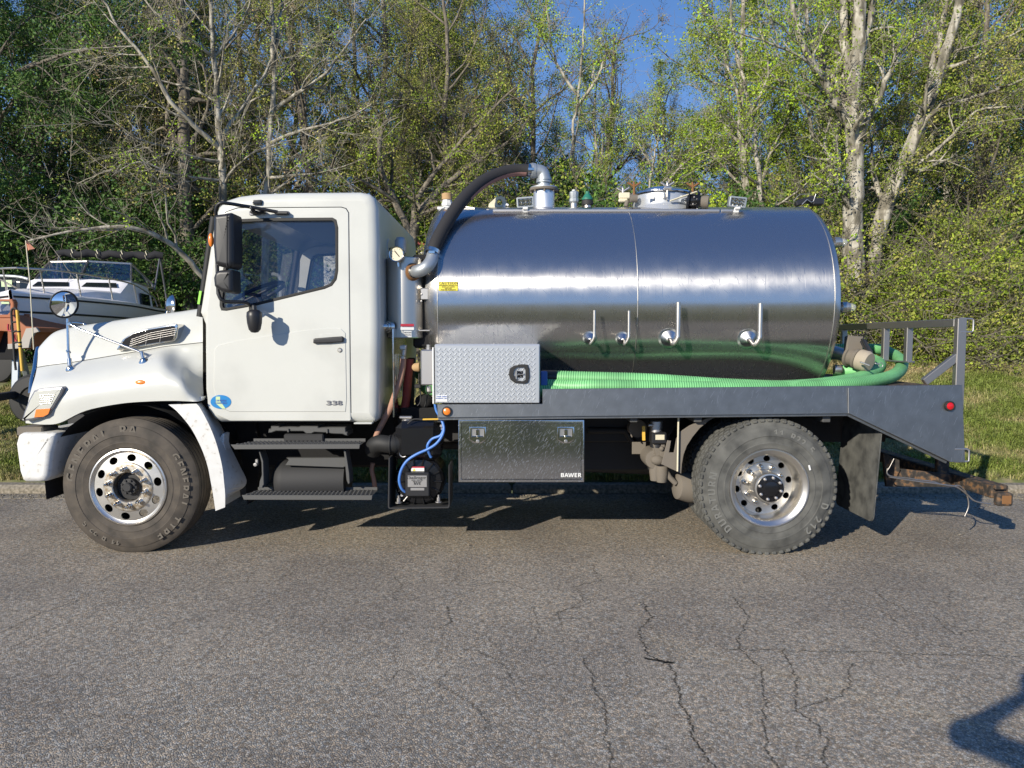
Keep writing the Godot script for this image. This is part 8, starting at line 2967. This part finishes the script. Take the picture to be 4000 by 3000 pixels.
	b.box(Vector3(3.4, 0.08, 0.8), Vector3(0.1, 0.04, 0.03), 0.01)
	part("deck_cleat", b, M.steel, t)
	# the trailer
	var gx0 := bow.x - 0.2
	var g0 := gy(gx0, bow.z)
	var tr := thing("boat_trailer", "dark boat trailer with grey winch post under the white boat", "trailer", Vector3(at.x, g0, at.z), ang, "", false)
	var dy := dk - g0
	b = mb()
	b.box(Vector3(5.2, 0.42, 0.0), Vector3(3.4, 0.1, 0.1), 0.01)
	b.beam(Vector3(3.8, 0.42, 0.0), Vector3(2.2, 0.42, 0.85), 0.08, 0.1, 0.01)
	b.beam(Vector3(3.8, 0.42, 0.0), Vector3(2.2, 0.42, -0.85), 0.08, 0.1, 0.01)
	b.box(Vector3(1.2, 0.42, 0.85), Vector3(2.2, 0.1, 0.08), 0.01)
	b.box(Vector3(1.2, 0.42, -0.85), Vector3(2.2, 0.1, 0.08), 0.01)
	b.box(Vector3(1.4, 0.3, 0.0), Vector3(0.08, 0.08, 1.9), 0.01)
	for s in [-1.0, 1.0]:
		b.box(Vector3(1.8, 0.6, s * 0.6), Vector3(2.6, 0.1, 0.06), 0.01)
		b.box(Vector3(1.8, 0.5, s * 0.6), Vector3(0.06, 0.2, 0.06), 0.01)
	part("trailer_frame", b, M.dark_frame, tr)
	for s in [-1.0, 1.0]:
		for x in [1.05, 1.75]:
			b = mb()
			b.lathe([Vector2(0, 0.09), Vector2(0.16, 0.09), Vector2(0.18, 0.1), Vector2(0.3, 0.09), Vector2(0.33, 0.05), Vector2(0.33, -0.06), Vector2(0.3, -0.1), Vector2(0, -0.1)], 28, Transform3D(Basis(Vector3(1, 0, 0), PI / 2 * s), Vector3(x, 0.33, s * 1.02)))
			part("trailer_wheel", b, M.black_rubber, tr)
	b = mb()
	b.beam(Vector3(5.5, 0.45, 0.02), Vector3(5.35, dy - 0.36, 0.02), 0.09, 0.09, 0.01)
	b.beam(Vector3(5.0, 0.45, 0.02), Vector3(5.38, dy - 0.6, 0.02), 0.07, 0.07, 0.01)
	var wp := part("winch_post", b, M.galvanised, tr)
	b = mb()
	b.box(Vector3(5.4, dy - 0.3, 0.0), Vector3(0.2, 0.12, 0.1), 0.02)
	b.beam(Vector3(5.3, dy - 0.3, 0.05), Vector3(5.05, dy - 0.22, 0.2), 0.07, 0.07, 0.03)
	part("winch", b, M.black_plastic, wp)
	b = mb()
	b.lathe([Vector2(0, 0.04), Vector2(0.07, 0.035), Vector2(0.07, -0.035), Vector2(0, -0.04)], 16, Transform3D(Basis(Vector3(1, 0, 0), PI / 2), Vector3(5.33, dy - 0.24, 0.06)))
	part("winch_strap", b, M.lime_sticker, wp)
	b = mb()
	b.tube([Vector3(6.3, 0.75, 0.1), Vector3(6.3, 0.1, 0.1)], 0.03, 10)
	b.lathe([Vector2(0, 0.03), Vector2(0.06, 0.03), Vector2(0.09, 0.02), Vector2(0.09, -0.02), Vector2(0, -0.03)], 18, Transform3D(Basis(Vector3(1, 0, 0), PI / 2), Vector3(6.3, 0.09, 0.1)))
	part("jack_wheel", b, M.galvanised, tr)
	b = mb()
	b.box(Vector3(6.75, 0.5, 0.0), Vector3(0.35, 0.16, 0.16), 0.04)
	part("coupler", b, M.tube_steel, tr)
	# flag on its whip
	var fb := Vector3(-5.972, 1.814, -3.6)
	var ft := Vector3(-6.014, 2.861, -3.6)
	var fl := thing("marker_flag", "small faded orange pennant on a thin whip before the boat's bow", "flag", fb)
	b = mb()
	b.tube([fb + Vector3(0, -0.3, 0), fb.lerp(ft, 0.5) + Vector3(0.01, 0, 0), ft], 0.007, 6)
	part("whip", b, M.cream_plastic, fl)
	b = mb()
	var fp := [Vector3(-6.009, 2.861, -3.6), Vector3(-5.99, 2.827, -3.6), Vector3(-5.952, 2.781, -3.6), Vector3(-5.911, 2.762, -3.6), Vector3(-5.96, 2.744, -3.6), Vector3(-6.003, 2.739, -3.6)]
	for k in range(1, 5):
		b.tri(fp[0] if k < 4 else fp[0], fp[k] + Vector3(0, 0, 0.03 * sin(k * 2.0)), fp[k + 1] + Vector3(0, 0, 0.03 * sin((k + 1) * 2.0)))
	part("pennant", b, M.flag_orange, fl)
	# pole with yellow wrapping and the thin steel ladder
	var ya := Vector3(-6.019, 1.997, -3.4)
	var yb := Vector3(-5.988, 1.255, -3.4)
	var yp := thing("yellow_pole", "yellow pole leaning upright against the trailer's tongue", "pole", yb)
	b = mb()
	b.tube([ya, yb], 0.018, 8)
	part("pole", b, M.yellow_grip, yp)
	for f in [0.34, 0.52, 0.58]:
		b = mb()
		b.tube([ya.lerp(yb, f), ya.lerp(yb, f + 0.025)], 0.021, 8)
		part("pole_band", b, M.black_rubber, yp)
	var la := thing("hand_cart", "grey hand-truck frame standing before the rusty off-roader", "hand cart", Vector3(-6.221, 1.236, -3.6))
	b = mb()
	b.tube(smooth([Vector3(-6.206, 1.256, -3.6), Vector3(-6.218, 1.429, -3.6), Vector3(-6.225, 1.718, -3.6), Vector3(-6.232, 1.929, -3.6), Vector3(-6.225, 2.005, -3.6), Vector3(-6.187, 2.029, -3.6), Vector3(-6.155, 1.996, -3.6)], 3), 0.014, 8)
	for p in [[Vector3(-6.231, 1.852, -3.6), Vector3(-6.146, 1.862, -3.6)], [Vector3(-6.227, 1.732, -3.6), Vector3(-6.143, 1.756, -3.6)], [Vector3(-6.223, 1.593, -3.6), Vector3(-6.142, 1.617, -3.6)]]:
		b.tube(p, 0.012, 6)
	part("cart_frame", b, M.dark_frame, la)
	jeep()


func jeep() -> void:
	var z := -4.6
	var c := Vector3(-7.036, 1.781, -4.6)
	var g := gy(c.x, z)
	var t := thing("rusty_off_roader", "rust-red open off-roader with primer-grey front wing, parked at the left edge", "car", Vector3(c.x, g, z))
	var b := mb()
	# side wall with wheel arch, in outline, pushed back to the far side
	b.extrude([Vector2(-7.692, 1.952), Vector2(-7.136, 1.941), Vector2(-6.965, 1.941), Vector2(-6.931, 1.984), Vector2(-6.745, 1.829), Vector2(-6.597, 1.803), Vector2(-6.599, 1.744), Vector2(-6.653, 1.728), Vector2(-6.7, 1.642), Vector2(-6.721, 1.519), Vector2(-7.016, 1.503), Vector2(-7.011, 1.749), Vector2(-7.145, 1.755), Vector2(-7.241, 1.514), Vector2(-7.713, 1.514)], -6.0, -4.6, 0.03, [], 2)
	var body := part("body", b, M.jeep_rust, t)
	b = mb()
	b.extrude([Vector2(-6.733, 1.792), Vector2(-6.594, 1.808), Vector2(-6.553, 1.749), Vector2(-6.618, 1.728), Vector2(-6.675, 1.642), Vector2(-6.704, 1.525), Vector2(-6.997, 1.506), Vector2(-6.997, 1.578), Vector2(-6.881, 1.589), Vector2(-6.804, 1.632)], -4.62, -4.585, 0.004)
	part("wing", b, M.primer, body)
	b = mb()
	var wf := [Vector2(-7.477, 2.202), Vector2(-6.976, 2.202), Vector2(-6.951, 2.159), Vector2(-6.971, 1.944), Vector2(-7.489, 1.944)]
	b.extrude(wf, -4.76, -4.68, 0.01, [[Vector2(-7.446, 2.175), Vector2(-7.015, 2.175), Vector2(-6.995, 2.138), Vector2(-7.011, 2.02), Vector2(-7.045, 1.987), Vector2(-7.455, 1.987)]])
	var f := part("windscreen_frame", b, M.jeep_rust, t)
	b = mb()
	b.extrude([Vector2(-7.461, 2.176), Vector2(-7.029, 2.176), Vector2(-7.009, 2.139), Vector2(-7.025, 2.02), Vector2(-7.059, 1.988), Vector2(-7.47, 1.988)], -4.725, -4.715, 0.0)
	part("windscreen", b, M.glass, f)
	b = mb()
	b.box(Vector3(-7.069, 2.15, -4.68), Vector3(0.11, 0.03, 0.004), 0.001)
	part("permit_sticker", b, M.sticker_pale, f)
	b = mb()
	b.tube([Vector3(-6.921, 2.006, -4.9), Vector3(-6.931, 1.896, -4.9), Vector3(-6.961, 1.841, -4.9)], 0.035, 8)
	part("roll_bar", b, M.jeep_rust, t)
	b = mb()
	b.tube([Vector3(-6.968, 2.149, -4.7), Vector3(-6.973, 1.944, -4.7)], 0.03, 8)
	part("pillar", b, M.jeep_rust, t)
	b = mb()
	b.box(Vector3(-7.097, 1.965, -5), Vector3(0.28, 0.3, 0.4), 0.08)
	b.box(Vector3(-7.038, 1.841, -4.9), Vector3(0.25, 0.22, 0.4), 0.04)
	part("seat", b, M.seat_cloth, t)
	var wx := Vector3(-6.708, 1.524, -4.7)
	for q in [Vector3(wx.x, g + 0.36, -4.72), Vector3(wx.x, g + 0.36, -5.85)]:
		b = mb()
		b.lathe([Vector2(0, 0.06), Vector2(0.18, 0.07), Vector2(0.2, 0.09), Vector2(0.33, 0.08), Vector2(0.37, 0.04), Vector2(0.37, -0.1), Vector2(0.33, -0.13), Vector2(0, -0.13)], 30, at_y(q, Vector3(0, 0, 1)))
		part("wheel", b, M.black_rubber, t)
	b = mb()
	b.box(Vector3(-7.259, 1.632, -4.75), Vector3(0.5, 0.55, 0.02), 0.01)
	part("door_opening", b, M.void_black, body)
	b = mb()
	b.tube(smooth([Vector3(-6.964, 1.855, -4.57), Vector3(-6.967, 1.77, -4.57), Vector3(-6.92, 1.765, -4.57)], 3), 0.012, 6)
	b.tube(smooth([Vector3(-6.881, 1.712, -4.57), Vector3(-6.882, 1.653, -4.57), Vector3(-6.852, 1.61, -4.57)], 3), 0.012, 6)
	part("red_cable", b, M.label_red, t)
	# dark car behind
	var d := Vector3(-9.104, 2.445, -7.5)
	var g2 := gy(d.x, -7.5)
	var o := thing("dark_van", "black high-roofed car with pale roof edge at the left edge, behind the boat's bow rail", "car", Vector3(d.x, g2, -7.5))
	b = mb()
	b.extrude([Vector2(-10.115, 2.678), Vector2(-9.834, 2.767), Vector2(-9.145, 2.771), Vector2(-8.801, 2.754), Vector2(-8.637, 2.713), Vector2(-8.6, 2.61), Vector2(-8.589, 2.486), Vector2(-8.613, 1.895), Vector2(-10.153, 1.895)], -9.2, -7.5, 0.1, [], 3)
	var db := part("body", b, M.dark_car, o, "", 45.0)
	b = mb()
	b.tube(smooth([Vector3(-9.85, 2.773, -7.52), Vector3(-9.159, 2.779, -7.52), Vector3(-8.815, 2.76, -7.52), Vector3(-8.657, 2.721, -7.52)], 4), 0.03, 8)
	part("roof_edge", b, M.galvanised, db)
	b = mb()
	b.extrude([Vector2(-9.624, 2.684), Vector2(-9.077, 2.691), Vector2(-8.858, 2.684), Vector2(-8.859, 2.493), Vector2(-9.035, 2.398), Vector2(-9.638, 2.398)], -7.52, -7.485, 0.02)
	part("side_window", b, M.dark_glass, db)
	b = mb()
	b.extrude([Vector2(-8.803, 2.677), Vector2(-8.613, 2.65), Vector2(-8.565, 2.48), Vector2(-8.596, 2.398), Vector2(-8.815, 2.398)], -7.52, -7.485, 0.02)
	part("side_window", b, M.dark_glass, db)
	b = mb()
	b.box(Vector3(-9.012, 2.642, -7.47), Vector3(0.19, 0.12, 0.004), 0.001)
	part("permit_sticker", b, M.sticker_pale, db)
	for q in [Vector3(d.x - 0.2, g2 + 0.34, -7.55), Vector3(d.x - 0.2, g2 + 0.34, -9.1)]:
		b = mb()
		b.lathe([Vector2(0, 0.06), Vector2(0.2, 0.07), Vector2(0.32, 0.06), Vector2(0.35, 0.03), Vector2(0.35, -0.15), Vector2(0, -0.15)], 26, at_y(q, Vector3(0, 0, 1)))
		part("wheel", b, M.black_rubber, o)


func build_person() -> void:
	# the photographer stands behind the lens; only the shadow of arms and phone reaches the picture
	var base := Vector3(0.27, 0.0, 5.64)
	var t := thing("person", "person in dark shirt and trousers on the road, holding up a phone with both hands", "person", base)
	origin = Vector3.ZERO
	# joints in the person's own axes: +Z is the back, the face looks towards -Z
	var J := {"pelvis": Vector3(0, 0.95, 0.02), "waist": Vector3(0, 1.1, 0.0), "chest": Vector3(0, 1.34, 0.02), "neck": Vector3(0, 1.5, 0.02), "head": Vector3(0, 1.63, -0.01)}
	var bones := [[J.pelvis, J.waist, 0.15, 0.14], [J.waist, J.chest, 0.14, 0.155], [J.chest + Vector3(-0.13, 0.08, 0), J.chest + Vector3(0.13, 0.08, 0), 0.08, 0.08], [J.chest, J.neck, 0.1, 0.058], [J.neck, J.neck + Vector3(0, 0.08, -0.01), 0.055, 0.052]]
	for s in [-1.0, 1.0]:
		bones.append([Vector3(s * 0.1, 0.93, 0.02), Vector3(s * 0.12, 0.5, 0.0), 0.095, 0.062])
		bones.append([Vector3(s * 0.12, 0.5, 0.0), Vector3(s * 0.13, 0.09, 0.03), 0.06, 0.04])
		bones.append([Vector3(s * 0.13, 0.05, 0.05), Vector3(s * 0.15, 0.035, -0.16), 0.042, 0.032])
	# left arm reaches out wide, right arm folded in
	var hl := Vector3(-0.385, 1.71, -0.27)
	var hr := Vector3(-0.215, 1.71, -0.27)
	bones.append([Vector3(-0.2, 1.42, 0.02), Vector3(-0.42, 1.36, -0.54), 0.062, 0.046])
	bones.append([Vector3(-0.42, 1.36, -0.54), hl + Vector3(-0.01, -0.04, 0.03), 0.045, 0.03])
	bones.append([Vector3(0.2, 1.42, 0.02), Vector3(0.1, 1.17, -0.3), 0.062, 0.046])
	bones.append([Vector3(0.1, 1.17, -0.3), hr + Vector3(0.03, -0.05, 0.03), 0.045, 0.03])
	var b := mb()
	nets(b, bones, 0.026, 0.05)
	part("body", b, M.shirt, t, "", 80.0)
	b = mb()
	nets(b, [[J.head + Vector3(0, 0.03, 0.015), J.head + Vector3(0, 0.03, 0.0), 0.088, 0.085], [J.head + Vector3(0, -0.06, -0.03), J.head + Vector3(0, -0.04, -0.05), 0.055, 0.05], [J.head + Vector3(0, 0.0, -0.09), J.head + Vector3(0, -0.03, -0.108), 0.012, 0.016], [J.head + Vector3(-0.085, 0, 0.01), J.head + Vector3(-0.09, -0.03, 0.005), 0.016, 0.012], [J.head + Vector3(0.085, 0, 0.01), J.head + Vector3(0.09, -0.03, 0.005), 0.016, 0.012]], 0.011, 0.02)
	part("head", b, M.skin, t, "", 80.0)
	b = mb()
	nets(b, [[J.head + Vector3(0, 0.06, 0.03), J.head + Vector3(0, 0.05, -0.02), 0.09, 0.08]], 0.014, 0.02)
	part("hair", b, M.hair, t, "", 80.0)
	for q in [[hl, 1.0], [hr, -1.0]]:
		b = mb()
		var h: Vector3 = q[0]
		var s: float = q[1]
		var hb := [[h + Vector3(0, -0.03, 0.02), h + Vector3(s * 0.01, 0.03, 0.0), 0.028, 0.03]]
		for k in 4:
			var f0 := h + Vector3(s * 0.012, 0.035 - 0.02 * k, -0.012)
			var ln: float = [0.9, 1.0, 0.95, 0.75][k]
			hb.append([f0, f0 + Vector3(s * 0.022, 0.004, -0.03) * ln, 0.009, 0.0085])
			hb.append([f0 + Vector3(s * 0.022, 0.004, -0.03) * ln, f0 + Vector3(s * 0.05, 0.004, -0.032) * ln, 0.0085, 0.0075])
		hb.append([h + Vector3(0, 0.0, 0.02), h + Vector3(s * 0.03, 0.035, 0.02), 0.011, 0.009])
		nets(b, hb, 0.007, 0.008)
		part("hand", b, M.skin, t, "", 80.0)
	b = mb()
	b.box(base * 0.0 + Vector3(-0.3, 1.71, -0.285), Vector3(0.155, 0.075, 0.009), 0.004)
	origin = Vector3.ZERO
	var ph := thing("phone", "dark phone held up level in both hands of the person on the road", "phone", base, 0.0, "", false)
	part("phone_case", b, M.black_plastic, ph)


func capsule(p: Vector3, q: Array) -> float:
	var a: Vector3 = q[0]
	var ab: Vector3 = q[1] - a
	var t := clampf((p - a).dot(ab) / maxf(ab.length_squared(), 1e-9), 0.0, 1.0)
	return (p - a - ab * t).length() - lerpf(q[2], q[3], t)


func nets(b: MB, bones: Array, cell: float, k: float) -> void:
	# tapered capsules joined by a smooth minimum, meshed as surface nets
	var grid := {}
	for q in bones:
		var r: float = maxf(q[2], q[3]) + k * 0.5 + cell * 2.0
		var lo: Vector3 = (q[0] as Vector3).min(q[1]) - Vector3.ONE * r
		var hi: Vector3 = (q[0] as Vector3).max(q[1]) + Vector3.ONE * r
		var a := Vector3i((lo / cell).floor())
		var c := Vector3i((hi / cell).ceil())
		for x in range(a.x, c.x + 1):
			for y in range(a.y, c.y + 1):
				for z in range(a.z, c.z + 1):
					var key := Vector3i(x, y, z)
					var d := capsule(Vector3(key) * cell, q)
					if grid.has(key):
						var e: float = grid[key]
						var h := clampf(0.5 + 0.5 * (e - d) / k, 0.0, 1.0)
						grid[key] = lerpf(e, d, h) - k * h * (1.0 - h)
					else:
						grid[key] = d
	var vert := {}
	var corners := [Vector3i(0, 0, 0), Vector3i(1, 0, 0), Vector3i(0, 1, 0), Vector3i(1, 1, 0), Vector3i(0, 0, 1), Vector3i(1, 0, 1), Vector3i(0, 1, 1), Vector3i(1, 1, 1)]
	var edges := [[0, 1], [2, 3], [4, 5], [6, 7], [0, 2], [1, 3], [4, 6], [5, 7], [0, 4], [1, 5], [2, 6], [3, 7]]
	for key in grid:
		var v := []
		var ok := true
		for c in corners:
			if not grid.has(key + c):
				ok = false
				break
			v.append(grid[key + c])
		if not ok:
			continue
		var s := Vector3.ZERO
		var n := 0
		for e in edges:
			var d0: float = v[e[0]]
			var d1: float = v[e[1]]
			if (d0 < 0.0) != (d1 < 0.0):
				s += Vector3(key + corners[e[0]]).lerp(Vector3(key + corners[e[1]]), d0 / (d0 - d1))
				n += 1
		if n:
			vert[key] = s / n * cell
	for key in vert:
		for ax in 3:
			var step := Vector3i.ZERO
			step[ax] = 1
			var u := Vector3i.ZERO
			u[(ax + 1) % 3] = 1
			var w := Vector3i.ZERO
			w[(ax + 2) % 3] = 1
			var d0: float = grid[key]
			if not grid.has(key + step):
				continue
			var d1: float = grid[key + step]
			if (d0 < 0.0) == (d1 < 0.0):
				continue
			if not (vert.has(key - u) and vert.has(key - w) and vert.has(key - u - w)):
				continue
			if d0 < 0.0:
				b.quad(vert[key], vert[key - w], vert[key - u - w], vert[key - u])
			else:
				b.quad(vert[key], vert[key - u], vert[key - u - w], vert[key - w])
